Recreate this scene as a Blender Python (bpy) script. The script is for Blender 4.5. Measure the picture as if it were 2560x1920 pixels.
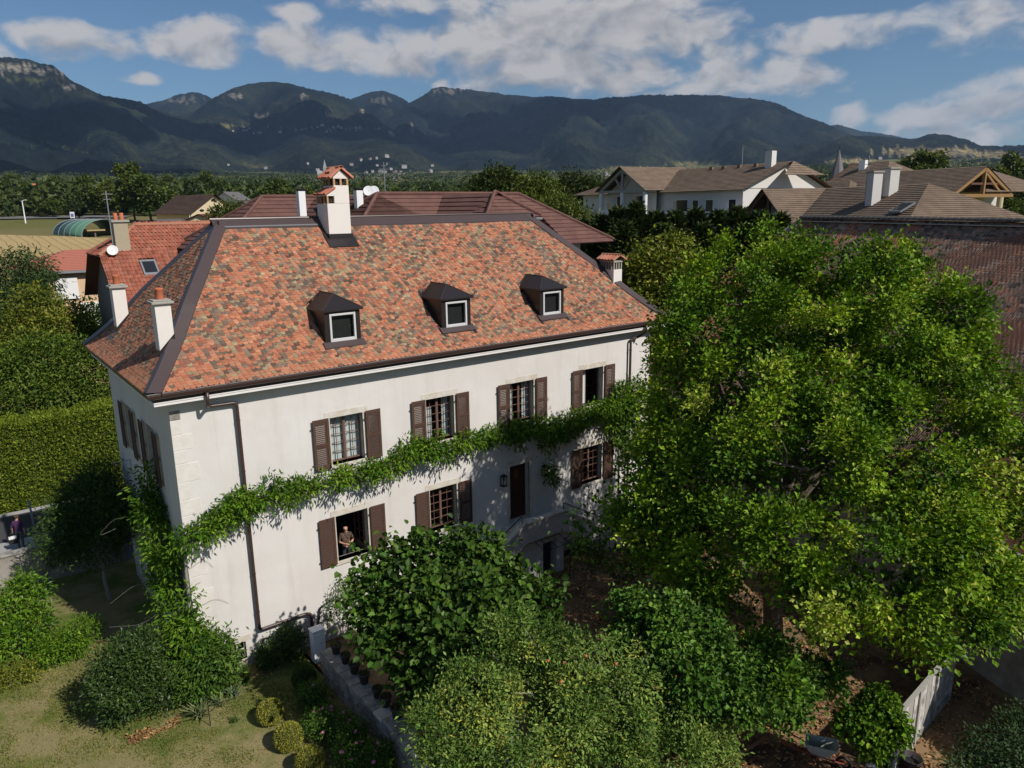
import bpy, bmesh, math, random
import numpy as np
from mathutils import Vector, Matrix, Quaternion

for _o in list(bpy.data.objects):
    bpy.data.objects.remove(_o, do_unlink=True)
SC = bpy.context.scene
COL = SC.collection
R = math.radians

# ------------------------------------------------------------------ camera
CX, CY, CZ, YAW, PITCH, ROLL, FPX = (-4.9348, -23.3081, 14.3295, 0.655132, -0.233569, -0.013312, 1858.71)
_f = np.array([math.sin(YAW)*math.cos(PITCH), math.cos(YAW)*math.cos(PITCH), math.sin(PITCH)])
_r = np.array([math.cos(YAW), -math.sin(YAW), 0.0]); _u = np.cross(_r, _f)
_c, _s = math.cos(ROLL), math.sin(ROLL)
CR, CU, CF = _c*_r+_s*_u, -_s*_r+_c*_u, _f
CP = np.array([CX, CY, CZ])
cam = bpy.data.cameras.new('camera'); camo = bpy.data.objects.new('camera', cam); COL.objects.link(camo)
cam.sensor_fit = 'HORIZONTAL'; cam.sensor_width = 36.0; cam.lens = FPX/2560*36.0
cam.clip_start = 0.1; cam.clip_end = 40000
camo.matrix_world = Matrix(((CR[0], CU[0], -CF[0], CX), (CR[1], CU[1], -CF[1], CY), (CR[2], CU[2], -CF[2], CZ), (0, 0, 0, 1)))
SC.camera = camo

def ray(px, py): return CF+CR*(px-1280)/FPX-CU*(py-960)/FPX
def at(px, py, d): return CP+ray(px, py)*d            # a measured image point at a surveyed depth -> world
def onY(px, py, y): q = ray(px, py); return CP+q*(y-CP[1])/q[1]
def onX(px, py, x): q = ray(px, py); return CP+q*(x-CP[0])/q[0]
def onZ(px, py, z): q = ray(px, py); return CP+q*(z-CP[2])/q[2]

# ------------------------------------------------------------------ light
SUN_AZ, SUN_EL = R(163), R(41.5)         # clockwise from +Y
sd = Vector((math.sin(SUN_AZ)*math.cos(SUN_EL), math.cos(SUN_AZ)*math.cos(SUN_EL), math.sin(SUN_EL)))
sun = bpy.data.lights.new('sun', 'SUN'); sun.energy = 5.0; sun.angle = R(0.53); sun.color = (1.0, 0.94, 0.86)
suno = bpy.data.objects.new('sun', sun); COL.objects.link(suno)
suno.rotation_euler = (-sd).to_track_quat('-Z', 'Y').to_euler(); suno.location = (20, -60, 60)

SC.view_settings.view_transform = 'Standard'; SC.view_settings.look = 'None'
SC.view_settings.exposure = 0.0; SC.view_settings.gamma = 1.0; SC.view_settings.use_curve_mapping = False
SC.render.engine = 'CYCLES'
SC.cycles.max_bounces = 6; SC.cycles.diffuse_bounces = 3; SC.cycles.glossy_bounces = 3; SC.cycles.transmission_bounces = 4
SC.cycles.transparent_max_bounces = 6; SC.cycles.volume_bounces = 0; SC.cycles.use_denoising = True
SC.cycles.caustics_reflective = False; SC.cycles.caustics_refractive = False

# ------------------------------------------------------------------ sky (directions are azimuth / elevation in radians)
world = bpy.data.worlds.new('World'); SC.world = world; world.use_nodes = True
class NT:
    def __init__(s, tree): s.t = tree; s.n = tree.nodes; s.l = tree.links
    def node(s, typ, **kw):
        n = s.n.new(typ)
        for k, v in kw.items():
            setattr(n, k, v)
        return n
    def put(s, sock, v):
        if hasattr(v, 'is_output'): s.l.new(v, sock)
        else: sock.default_value = v
    def math(s, op, a, b=None, c=None, clamp=False):
        n = s.node('ShaderNodeMath', operation=op, use_clamp=clamp); s.put(n.inputs[0], a)
        if b is not None: s.put(n.inputs[1], b)
        if c is not None: s.put(n.inputs[2], c)
        return n.outputs[0]
    def vmath(s, op, a, b=None):
        n = s.node('ShaderNodeVectorMath', operation=op); s.put(n.inputs[0], a)
        if b is not None: s.put(n.inputs[1], b)
        return n.outputs['Value'] if op in ('DOT_PRODUCT', 'LENGTH') else n.outputs[0]
    def noise(s, vec, scale, detail=4, rough=0.5, lac=2.0, dist=0.0):
        n = s.node('ShaderNodeTexNoise'); s.put(n.inputs['Vector'], vec); s.put(n.inputs['Scale'], scale)
        n.inputs['Detail'].default_value = detail; n.inputs['Roughness'].default_value = rough
        n.inputs['Lacunarity'].default_value = lac; n.inputs['Distortion'].default_value = dist
        return n.outputs['Fac']
    def mix(s, fac, a, b, blend='MIX'):
        n = s.node('ShaderNodeMix', data_type='RGBA', blend_type=blend); s.put(n.inputs[0], fac)
        s.put(n.inputs[6], a); s.put(n.inputs[7], b); return n.outputs[2]
    def ramp(s, x, a, b, lo=0.0, hi=1.0):
        n = s.node('ShaderNodeMapRange', interpolation_type='SMOOTHSTEP'); s.put(n.inputs[0], x)
        n.inputs[1].default_value = a; n.inputs[2].default_value = b; n.inputs[3].default_value = lo; n.inputs[4].default_value = hi
        return n.outputs[0]

w = NT(world.node_tree); w.n.clear()
wo = w.node('ShaderNodeOutputWorld'); bg = w.node('ShaderNodeBackground')
sky = w.node('ShaderNodeTexSky', sky_type='NISHITA', sun_disc=False, sun_elevation=SUN_EL, sun_rotation=SUN_AZ, altitude=450.0, air_density=1.0, dust_density=0.6, ozone_density=1.6)
tc = w.node('ShaderNodeTexCoord').outputs['Generated']
sep = w.node('ShaderNodeSeparateXYZ'); w.l.new(tc, sep.inputs[0])
az = w.math('ARCTAN2', sep.outputs[0], sep.outputs[1]); el = w.math('ARCSINE', sep.outputs[2])
cmb = w.node('ShaderNodeCombineXYZ'); w.put(cmb.inputs[0], az); w.put(cmb.inputs[1], w.math('MULTIPLY', el, 1.6))
P0 = cmb.outputs[0]
wn = w.node('ShaderNodeTexNoise'); wn.inputs['Scale'].default_value = 11; wn.inputs['Detail'].default_value = 2; w.l.new(P0, wn.inputs['Vector'])
warp = w.vmath('MULTIPLY', w.vmath('SUBTRACT', wn.outputs['Color'], (0.5, 0.5, 0.5)), (0.055, 0.055, 0.0))
P1 = w.vmath('ADD', P0, warp)
# clouds seen in the photograph: centre px, centre py, half width px, half height px, weight
CLOUDS = [(110, 80, 80, 34, .8), (215, 105, 120, 42, .95), (490, 100, 160, 58, 1.05), (360, 203, 55, 14, .7), (742, 38, 72, 36, .9),
          (735, 110, 110, 62, 1.05), (860, 135, 110, 52, 1.0), (1000, 135, 130, 62, 1.1), (1060, 12, 230, 34, .8), (1220, 115, 170, 95, 1.2),
          (1390, 60, 260, 95, 1.25), (1610, 50, 210, 85, 1.15), (1400, 170, 280, 66, 1.15), (1720, 80, 150, 55, .9), (1560, 190, 160, 50, 1.0),
          (1800, 165, 110, 66, 1.0), (1985, 178, 100, 52, 1.0), (1800, 222, 260, 36, .8), (2080, 78, 200, 34, .9), (2010, 100, 80, 26, .9), (2470, 45, 190, 66, .75),
          (2380, 103, 60, 14, .6), (2140, 285, 62, 30, .85), (2340, 285, 150, 40, .95), (2480, 245, 120, 52, 1.0), (2420, 330, 260, 45, .7),
          (1110, 205, 30, 22, .7), (2560, 230, 90, 50, 1.0), (-40, 115, 60, 30, .8), (1250, 215, 120, 26, .7)]
def cloud_field(Pv):
    D = None
    for (px, py, hw, hh, wt) in CLOUDS:
        q = ray(px, py); a0 = math.atan2(q[0], q[1]); e0 = math.asin(q[2]/np.linalg.norm(q))
        d = w.vmath('MULTIPLY', w.vmath('SUBTRACT', Pv, (a0, e0*1.6, 0)), (FPX/hw*0.80, FPX/hh/1.6*0.80, 0))
        g = w.math('MULTIPLY_ADD', w.vmath('DOT_PRODUCT', d, d), -0.80*wt, wt*0.52)
        D = g if D is None else w.math('SMOOTH_MAX', D, g, 0.10)
    return D
D = cloud_field(P1); Dup = cloud_field(w.vmath('ADD', P1, (-0.006, 0.026, 0)))
# the same kind of cumulus goes on all round the horizon outside the picture
ang = w.math('ABSOLUTE', w.math('SUBTRACT', az, YAW))
away = w.ramp(ang, 0.66, 0.95)
gen = w.math('MULTIPLY', w.math('SUBTRACT', w.noise(P0, 3.2, 2, 0.55), 0.53), 3.2)
D = w.math('MAXIMUM', D, w.math('SUBTRACT', w.math('MULTIPLY', gen, away), w.math('SUBTRACT', 1.0, away)))
fb = w.noise(P1, 24, 7, 0.53); fbu = w.noise(w.vmath('ADD', P1, (-0.006, 0.016, 0)), 26, 3, 0.5)
dens = w.math('ADD', D, w.math('MULTIPLY', w.math('SUBTRACT', fb, 0.53), 1.15))
cov = w.ramp(dens, 0.0, 0.46)
grad = w.math('MULTIPLY', w.math('MAXIMUM', w.math('MINIMUM', w.math('SUBTRACT', D, Dup), 0.5), -0.5), 0.55)
lit = w.math('ADD', w.math('MULTIPLY_ADD', w.math('SUBTRACT', fb, fbu), 1.3, 0.72), grad, clamp=True)
thick = w.ramp(w.math('ADD', D, w.math('MULTIPLY', w.math('SUBTRACT', wn.outputs['Fac'], 0.5), 1.2)), 0.35, 1.0)
shade = w.math('MULTIPLY', lit, w.math('MULTIPLY_ADD', thick, -0.42, 1.15), clamp=True)
ccol = w.mix(shade, (3.4, 3.6, 4.2, 1), (11.0, 10.7, 10.6, 1))
skyc = w.mix(1.0, sky.outputs[0], (0.96, 1.22, 1.42, 1), 'MULTIPLY')
full = w.mix(w.math('MULTIPLY', cov, 0.95), skyc, ccol)
w.l.new(full, bg.inputs[0]); bg.inputs[1].default_value = 0.052
w.l.new(bg.outputs[0], wo.inputs[0])

# ------------------------------------------------------------------ mesh helpers
RNG = np.random.default_rng(7)
random.seed(11)
def link(name, me, parent=None, mats=None):
    o = bpy.data.objects.new(name, me); COL.objects.link(o)
    if parent is not None: o.parent = parent
    if mats is not None and me is not None and not len(me.materials):
        for m in (mats if isinstance(mats, (list, tuple)) else [mats]): me.materials.append(m)
    return o
def empty(name, loc=(0, 0, 0), rz=0.0):
    o = bpy.data.objects.new(name, None); COL.objects.link(o); o.location = loc; o.rotation_euler = (0, 0, rz); o.empty_display_size = 0.3
    return o
def tag(o, label=None, cat=None, group=None, kind=None):
    if label: o['label'] = label
    if cat: o['category'] = cat
    if group: o['group'] = group
    if kind: o['kind'] = kind
    return o
def copy_tree(o, parent=None):
    c = o.copy(); COL.objects.link(c); c.parent = parent
    for ch in list(o.children):
        k = copy_tree(ch, c); k.matrix_parent_inverse = ch.matrix_parent_inverse.copy()
    return c
def np_mesh(name, verts, faces, col=None, smooth=False, mat_idx=None):
    verts = np.asarray(verts, dtype=np.float32); faces = np.asarray(faces, dtype=np.int32)
    me = bpy.data.meshes.new(name); n, k = faces.shape
    me.vertices.add(len(verts)); me.vertices.foreach_set('co', verts.ravel())
    me.loops.add(n*k); me.loops.foreach_set('vertex_index', faces.ravel())
    me.polygons.add(n); me.polygons.foreach_set('loop_start', np.arange(n, dtype=np.int32)*k)
    try: me.polygons.foreach_set('loop_total', np.full(n, k, dtype=np.int32))
    except Exception: pass
    if mat_idx is not None: me.polygons.foreach_set('material_index', np.asarray(mat_idx, dtype=np.int32))
    me.polygons.foreach_set('use_smooth', np.full(n, bool(smooth)))
    me.update(calc_edges=True)
    if col is not None:
        c = np.ones((len(verts), 4), dtype=np.float32); c[:, :3] = col
        a = me.attributes.new('Col', 'FLOAT_COLOR', 'POINT'); a.data.foreach_set('color', c.ravel())
    return me
class MB:
    def __init__(s): s.v = []; s.f = []; s.m = []; s.M = None
    def add(s, vs, fs, m=0):
        b = len(s.v)
        if s.M is not None: vs = [tuple(s.M @ Vector(p)) for p in vs]
        s.v += [tuple(float(c) for c in p) for p in vs]; s.f += [tuple(b+i for i in f) for f in fs]; s.m += [m]*len(fs)
        return s
    def box(s, x0, x1, y0, y1, z0, z1, m=0):
        vs = [(x0, y0, z0), (x1, y0, z0), (x1, y1, z0), (x0, y1, z0), (x0, y0, z1), (x1, y0, z1), (x1, y1, z1), (x0, y1, z1)]
        return s.add(vs, [(0, 3, 2, 1), (4, 5, 6, 7), (0, 1, 5, 4), (1, 2, 6, 5), (2, 3, 7, 6), (3, 0, 4, 7)], m)
    def quad(s, *p, m=0): return s.add(p, [tuple(range(len(p)))], m)
    def prism(s, poly, h, m=0):                       # poly: list of 3d points, h: extrusion vector
        n = len(poly); h = np.array(h); p2 = [tuple(np.array(p)+h) for p in poly]
        return s.add(list(poly)+p2, [tuple(range(n-1, -1, -1)), tuple(range(n, 2*n))]+[(i, (i+1) % n, n+(i+1) % n, n+i) for i in range(n)], m)
    def bar(s, a, b, w, h=None, m=0, up=(0, 0, 1)):
        a, b = Vector(a), Vector(b); h = h or w; d = (b-a).normalized(); u = Vector(up)
        if abs(d.dot(u)) > 0.98: u = Vector((0, 1, 0))
        sx = d.cross(u).normalized()*w/2; sy = sx.cross(d).normalized()*h/2
        vs = [a-sx-sy, a+sx-sy, a+sx+sy, a-sx+sy, b-sx-sy, b+sx-sy, b+sx+sy, b-sx+sy]
        return s.add(vs, [(0, 3, 2, 1), (4, 5, 6, 7), (0, 1, 5, 4), (1, 2, 6, 5), (2, 3, 7, 6), (3, 0, 4, 7)], m)
    def tube(s, path, r, n=8, m=0, cap=True):
        path = [Vector(p) for p in path]; k = len(path); rs = r if isinstance(r, (list, tuple, np.ndarray)) else [r]*k
        prev = None; vs = []
        for i, p in enumerate(path):
            d = (path[min(i+1, k-1)]-path[max(i-1, 0)]).normalized()
            if prev is None: x = d.orthogonal().normalized()
            else: x = (prev-d*prev.dot(d)); x = x.normalized() if x.length > 1e-6 else d.orthogonal().normalized()
            prev = x; y = d.cross(x)
            for j in range(n):
                a = 2*math.pi*j/n; vs.append(p+(x*math.cos(a)+y*math.sin(a))*rs[i])
        fs = [(i*n+j, i*n+(j+1) % n, (i+1)*n+(j+1) % n, (i+1)*n+j) for i in range(k-1) for j in range(n)]
        if cap: fs += [tuple(range(n-1, -1, -1)), tuple((k-1)*n+j for j in range(n))]
        return s.add(vs, fs, m)
    def lathe(s, prof, c=(0, 0, 0), n=16, m=0):       # prof: (r, z)
        vs = []; k = len(prof)
        for (r, z) in prof:
            for j in range(n):
                a = 2*math.pi*j/n; vs.append((c[0]+r*math.cos(a), c[1]+r*math.sin(a), c[2]+z))
        fs = [(i*n+j, i*n+(j+1) % n, (i+1)*n+(j+1) % n, (i+1)*n+j) for i in range(k-1) for j in range(n)]
        return s.add(vs, fs, m)
    def mesh(s, name, smooth=False):
        me = bpy.data.meshes.new(name); me.from_pydata(s.v, [], s.f)
        me.polygons.foreach_set('material_index', s.m)
        if smooth: me.polygons.foreach_set('use_smooth', [True]*len(s.f))
        me.update(); return me
    def obj(s, name, mats, parent=None, smooth=False, bevel=0):
        me = s.mesh(name, smooth)
        o = link(name, me, parent, mats)
        if bevel:
            b = o.modifiers.new('bevel', 'BEVEL'); b.width = bevel; b.segments = 2; b.limit_method = 'ANGLE'
        return o

# ------------------------------------------------------------------ materials
def mat(name, col, rough=0.8, var=0.0, vscale=3.0, bump=0.0, bscale=20.0, spec=0.3, metal=0.0, col2=None, attr=False, detail=4):
    m = bpy.data.materials.new(name); m.use_nodes = True; t = NT(m.node_tree); b = m.node_tree.nodes['Principled BSDF']
    b.inputs['Roughness'].default_value = rough; b.inputs['Specular IOR Level'].default_value = spec; b.inputs['Metallic'].default_value = metal
    oc = t.node('ShaderNodeTexCoord').outputs['Object']
    if attr:
        c = t.node('ShaderNodeAttribute', attribute_name='Col').outputs['Color']
    else:
        c = t.node('ShaderNodeRGB'); c.outputs[0].default_value = (*col, 1); c = c.outputs[0]
    if var or col2:
        n = t.noise(oc, vscale, detail, 0.6)
        if col2: c = t.mix(t.ramp(n, 0.35, 0.65), c, (*col2, 1))
        if var: c = t.mix(1.0, c, t.mix(t.noise(oc, vscale*2.7, detail, 0.65), (1-var,)*3+(1,), (1+var,)*3+(1,)), 'MULTIPLY')
    t.put(b.inputs['Base Color'], c)
    if bump:
        bn = t.node('ShaderNodeBump'); bn.inputs['Strength'].default_value = bump; bn.inputs['Distance'].default_value = 0.05
        t.put(bn.inputs['Height'], t.noise(oc, bscale, 5, 0.6)); t.l.new(bn.outputs[0], b.inputs['Normal'])
    return m
def leaf_mat(name, trans=0.22, rough=0.5, spec=0.16):
    m = bpy.data.materials.new(name); m.use_nodes = True; t = NT(m.node_tree); b = m.node_tree.nodes['Principled BSDF']
    out = m.node_tree.nodes['Material Output']
    c = t.node('ShaderNodeAttribute', attribute_name='Col').outputs['Color']
    t.put(b.inputs['Base Color'], c); b.inputs['Roughness'].default_value = rough; b.inputs['Specular IOR Level'].default_value = spec
    tr = t.node('ShaderNodeBsdfTranslucent'); t.put(tr.inputs[0], t.mix(1.0, c, (1.25, 1.2, 0.35, 1), 'MULTIPLY'))
    mx = t.node('ShaderNodeMixShader'); mx.inputs[0].default_value = trans
    t.l.new(b.outputs[0], mx.inputs[1]); t.l.new(tr.outputs[0], mx.inputs[2]); t.l.new(mx.outputs[0], out.inputs[0])
    return m
def glass_mat(name, col=(0.02, 0.025, 0.03), alpha=0.45):
    m = bpy.data.materials.new(name); m.use_nodes = True; t = NT(m.node_tree); out = m.node_tree.nodes['Material Output']
    m.node_tree.nodes.remove(m.node_tree.nodes['Principled BSDF'])
    g = t.node('ShaderNodeBsdfGlossy'); g.inputs['Roughness'].default_value = 0.03; g.inputs[0].default_value = (0.9, 0.95, 1, 1)
    tr = t.node('ShaderNodeBsdfTransparent'); tr.inputs[0].default_value = (0.86, 0.9, 0.88, 1)
    fr = t.node('ShaderNodeLayerWeight'); fr.inputs[0].default_value = 0.5
    mx = t.node('ShaderNodeMixShader'); t.put(mx.inputs[0], t.math('MULTIPLY_ADD', t.math('POWER', fr.outputs['Facing'], 4.0), 0.7, 0.06, clamp=True))
    t.l.new(tr.outputs[0], mx.inputs[1]); t.l.new(g.outputs[0], mx.inputs[2]); t.l.new(mx.outputs[0], out.inputs[0])
    return m
M = {}
def render_mat(name, c1, c2):
    m = mat(name, c1, 0.92, 0.05, 0.45, 0.08, 6, 0.12, col2=c2); t = NT(m.node_tree); b = m.node_tree.nodes['Principled BSDF']
    src = b.inputs['Base Color'].links[0].from_socket; oc = t.node('ShaderNodeTexCoord').outputs['Object']
    sp = t.node('ShaderNodeSeparateXYZ'); t.l.new(oc, sp.inputs[0])
    st = t.noise(t.vmath('MULTIPLY', oc, (2.6, 2.6, 0.22)), 1.0, 5, 0.65); fine = t.noise(t.vmath('MULTIPLY', oc, (9.0, 9.0, 0.5)), 1.0, 4, 0.6)
    c = t.mix(t.math('MULTIPLY', t.ramp(st, 0.50, 0.72), t.math('MULTIPLY_ADD', fine, 0.5, 0.1)), src, (0.47, 0.44, 0.40, 1))          # rain streaks
    patchy = t.noise(oc, 1.1, 6, 0.62); c = t.mix(t.math('MULTIPLY', t.ramp(patchy, 0.58, 0.70), 0.28), c, (0.70, 0.68, 0.64, 1))       # limewash repairs
    low = t.math('ADD', sp.outputs[2], t.math('MULTIPLY', t.math('SUBTRACT', patchy, 0.5), 2.4))
    c = t.mix(t.ramp(low, -0.75, 0.45, 0.62, 0.0), c, (0.37, 0.33, 0.27, 1))                                                            # damp, splashed foot
    t.l.new(c, b.inputs['Base Color']); return m
M['render'] = render_mat('lime_render', (0.632, 0.610, 0.588), (0.595, 0.568, 0.540))
M['quoin'] = mat('quoin_stone', (0.645, 0.615, 0.575), 0.9, 0.06, 3, 0.15, 10, 0.15, col2=(0.60, 0.565, 0.52))
M['stone'] = mat('dressed_stone', (0.58, 0.55, 0.50), 0.9, 0.10, 3, 0.3, 16, 0.15, col2=(0.50, 0.45, 0.37))
M['oldstone'] = mat('weathered_stone', (0.34, 0.32, 0.29), 0.95, 0.25, 3, 0.8, 12, 0.1, col2=(0.20, 0.19, 0.17))
M['cornice'] = mat('cornice_paint', (0.70, 0.68, 0.66), 0.7, 0.04, 2)
M['brownmetal'] = mat('brown_metal', (0.052, 0.030, 0.026), 0.38, 0.12, 2, 0, 20, 0.5)
M['flash'] = mat('brown_flashing', (0.060, 0.041, 0.041), 0.45, 0.10, 1.3, 0, 20, 0.5)
M['grey_metal'] = mat('grey_metal', (0.20, 0.21, 0.22), 0.4, 0.08, 3, 0, 20, 0.5)
M['dormer'] = mat('dormer_zinc', (0.022, 0.018, 0.018), 0.36, 0.15, 1.5, 0.05, 3, 0.5)
M['alu'] = mat('light_frame', (0.55, 0.55, 0.55), 0.4)
M['shutter'] = mat('shutter_paint', (0.078, 0.042, 0.029), 0.65, 0.15, 5)
M['sash'] = mat('sash_wood', (0.165, 0.092, 0.070), 0.55, 0.15, 6)
M['doorwood'] = mat('door_wood', (0.055, 0.018, 0.013), 0.5, 0.2, 6)
M['glass'] = glass_mat('window_glass')
M['curtain'] = mat('curtain', (0.62, 0.63, 0.64), 0.9, 0.05, 4)
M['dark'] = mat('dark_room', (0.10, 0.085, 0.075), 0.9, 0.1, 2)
M['iron'] = mat('black_iron', (0.02, 0.02, 0.022), 0.5)
M['pot'] = mat('terracotta_pot', (0.42, 0.13, 0.065), 0.8, 0.12, 8)
M['brick'] = mat('brick', (0.46, 0.27, 0.14), 0.9, 0.2, 12)
M['chim'] = mat('chimney_render', (0.68, 0.64, 0.60), 0.9, 0.05, 2)
M['cap'] = mat('concrete_cap', (0.34, 0.32, 0.28), 0.95, 0.25, 9, 0.4, 20)
M['white'] = mat('white_paint', (0.72, 0.72, 0.72), 0.6, 0.05, 3)
M['leaf'] = leaf_mat('leaf'); M['leafgloss'] = leaf_mat('leaf_gloss', 0.18, 0.40, 0.30); M['needle'] = leaf_mat('needle', 0.12, 0.6, 0.2)
M['bark'] = mat('bark', (0.13, 0.105, 0.085), 0.95, 0.3, 8, 0.6, 20, 0.1)
M['palebark'] = mat('pale_bark', (0.27, 0.25, 0.22), 0.95, 0.3, 8, 0.6, 20, 0.1)
M['tile'] = mat('clay_tile', (1, 1, 1), 0.86, 0.28, 22, 0.25, 40, 0.2, attr=True)
M['fartile'] = mat('old_clay_tile', (1, 1, 1), 0.9, 0.35, 14, 0.3, 30, 0.15, attr=True)

# ------------------------------------------------------------------ foliage
def unit(a): return a/np.maximum(np.linalg.norm(a, axis=-1, keepdims=True), 1e-9)
def leaf_mesh(name, pos, dirv, nrm, L, Wd, col, fold=0.22, oval=False):
    pos = np.asarray(pos, float); n = len(pos); d = unit(dirv); s = unit(np.cross(d, nrm)); nn = np.cross(s, d)
    L = np.broadcast_to(np.asarray(L, float), (n,))[:, None]; Wd = np.broadcast_to(np.asarray(Wd, float), (n,))[:, None]
    if oval:
        lift = nn*Wd*fold*2
        v = np.stack([pos, pos+d*L*.22+s*Wd*.42+lift*.8, pos+d*L*.62+s*Wd*.46+lift*.7-nn*L*.06, pos+d*L-nn*L*.16, pos+d*L*.62-s*Wd*.46+lift*.7-nn*L*.06, pos+d*L*.22-s*Wd*.42+lift*.8], 1)
        base = np.arange(n)[:, None]*6; f = np.concatenate([base+np.array([[0, 1, 2, 3]]), base+np.array([[0, 3, 4, 5]])], 0); k = 6
    else:
        v = np.stack([pos, pos+d*L*.45+s*Wd*.5+nn*Wd*fold, pos+d*L, pos+d*L*.45-s*Wd*.5+nn*Wd*fold], 1)
        base = np.arange(n)[:, None]*4; f = np.concatenate([base+np.array([[0, 1, 2]]), base+np.array([[0, 2, 3]])], 0); k = 4
    return np_mesh(name, v.reshape(-1, 3), f, np.repeat(np.clip(col, 0, 1), k, 0))
def palette(pal, t, rng, jit=0.12):
    pal = np.asarray(pal, float); x = np.clip(t, 0, .9999)*(len(pal)-1); i = x.astype(int); f = (x-i)[:, None]
    c = pal[i]*(1-f)+pal[np.minimum(i+1, len(pal)-1)]*f
    return c*(1+rng.normal(0, jit, (len(t), 1)))*(1+rng.normal(0, .05, (len(t), 3)))
def crown(name, lobes, ncl, per, size, pal, rng, clr=0.28, aspect=0.6, droop=0.25, up=0.7, oval=False, shell=0.55, flat=0.6, minz=None, jit=0.16, matk='leaf', parent=None, tone=None, fold=0.22, nj=.45, axw=.55):
    lobes = np.asarray(lobes, float)                    # cx cy cz rx ry rz
    wts = (lobes[:, 3]*lobes[:, 4]*lobes[:, 5])**(2/3.); wts /= wts.sum()
    li = rng.choice(len(lobes), int(ncl*1.6), p=wts); u = unit(rng.normal(size=(len(li), 3)))
    rr = shell+(1.04-shell)*rng.random(len(li))**0.7
    p = lobes[li, :3]+u*lobes[li, 3:]*rr[:, None]
    q = np.linalg.norm((p[:, None, :]-lobes[None, :, :3])/lobes[None, :, 3:], axis=2); q[np.arange(len(li)), li] = 9
    keep = (q.min(1) > 0.62) | (rng.random(len(li)) < 0.15)
    if minz is not None: keep &= p[:, 2] > minz
    p, u, li = p[keep][:ncl], u[keep][:ncl], li[keep][:ncl]
    ax = unit(u*0.8+np.array([0, 0, .45])+rng.normal(0, .35, p.shape)); k = len(p)
    ct = rng.random(k)**1.25*0.72+0.12 if tone is None else tone(p, rng)
    idx = np.repeat(np.arange(k), per); n = len(idx)
    off = rng.normal(0, 1, (n, 3))*clr; off -= ax[idx]*(off*ax[idx]).sum(1, keepdims=True)*(1-flat)
    pos = p[idx]+off
    dv = unit(ax[idx]*0.45+unit(off)*0.7+rng.normal(0, .5, (n, 3))-np.array([0, 0, droop]))
    nr = unit(np.array([0, 0, up])+ax[idx]*axw+rng.normal(0, nj, (n, 3)))
    L = size*(0.65+0.7*rng.random(n)); t = np.clip(ct[idx]+rng.normal(0, .13, n), 0, 1)
    me = leaf_mesh(name, pos, dv, nr, L, L*aspect, palette(pal, t, rng, jit), fold, oval)
    me.materials.append(M[matk])
    return link(name, me, parent)
def limb_paths(base, top, lobes, rng, nmax=26, r0=0.2, fork=0.35):
    """tapered trunk and limbs running from the base to the lobes"""
    mb = MB(); base = np.asarray(base, float); top = np.asarray(top, float)
    pts = [base+(top-base)*t+rng.normal(0, .04, 3)*np.linalg.norm(top-base)*(t*(1-t)*2) for t in np.linspace(0, 1, 6)]
    mb.tube(pts, [r0*1.25, r0, r0*.85, r0*.7, r0*.55, r0*.4], 9)
    lb = list(lobes); rng.shuffle(lb)
    for l in lb[:nmax]:
        t = fork+(1-fork)*rng.random()*0.85; s = base+(top-base)*t; e = np.array(l[:3])+rng.normal(0, .3, 3)*np.array(l[3:6])
        m1 = s*.6+e*.4+np.array([0, 0, .12*np.linalg.norm(e-s)]); m2 = s*.25+e*.75+rng.normal(0, .06, 3)*np.linalg.norm(e-s)
        rr = r0*(0.5-.28*t)
        mb.tube([s, m1, m2, e], [rr, rr*.7, rr*.42, rr*.16], 6)
        for _ in range(3):
            a = e*.5+m2*.5; d = unit(rng.normal(size=3)+np.array([0, 0, .4]))*np.array(l[3:6])*.85
            mb.tube([a, a+d*.5+rng.normal(0, .05, 3), a+d], [rr*.3, rr*.18, rr*.06], 5)
    return mb
def lobes_on(c, rad, n, lr, rng, zmin=-1.0, flatten=0.8):
    """lobes spread over an ellipsoid so that the outline is uneven"""
    out = []; c = np.asarray(c, float); rad = np.asarray(rad, float)
    i = 0
    while len(out) < n:
        u = unit(rng.normal(size=3)); i += 1
        if u[2] < zmin: continue
        k = 0.5+0.42*rng.random()**.5; s = lr*(0.7+0.6*rng.random())
        out.append([*(c+u*rad*k), s, s, s*flatten])
    return out
# ------------------------------------------------------------------ terrain
_vg = np.random.default_rng(3).random((256, 256))
def vnoise(x, y):
    xi = np.floor(x).astype(int); yi = np.floor(y).astype(int); fx = x-xi; fy = y-yi
    fx = fx*fx*(3-2*fx); fy = fy*fy*(3-2*fy); a = lambda i, j: _vg[(xi+i) % 256, (yi+j) % 256]
    return (a(0, 0)*(1-fx)+a(1, 0)*fx)*(1-fy)+(a(0, 1)*(1-fx)+a(1, 1)*fx)*fy
def fbm(x, y, o=5):
    s = 0; k = 1.0; t = 0
    for i in range(o): s = s+k*vnoise(x*2**i+17*i, y*2**i+5*i); t += k; k *= .55
    return s/t
GD = [0, 52, 80, 120, 200, 300, 500, 800, 1500, 2600, 3600]
GZ = [-1.15, -1.15, -0.4, 3.0, 7.5, 11.9, 17.0, 27, 62, 120, 190]
def gz(x, y):
    d = np.hypot(np.asarray(x)-CX, np.asarray(y)-CY); base = np.interp(d, GD, GZ)
    return base+(fbm(np.asarray(x)/180.0, np.asarray(y)/180.0, 3)-.5)*np.clip((d-260)/600, 0, 1)*14
def ground_at(px, py, dmin=40, dmax=3500):
    q = ray(px, py); lo = None; prev = None
    for t in np.geomspace(dmin, dmax, 400):
        p = CP+q*t; h = p[2]-float(gz(p[0], p[1]))
        if h < 0: return p
    return CP+q*dmax
def on_ground(px, d):
    """point on the terrain at depth d straight below image column px"""
    p = at(px, 520, d); return np.array([p[0], p[1], float(gz(p[0], p[1]))])

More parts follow.
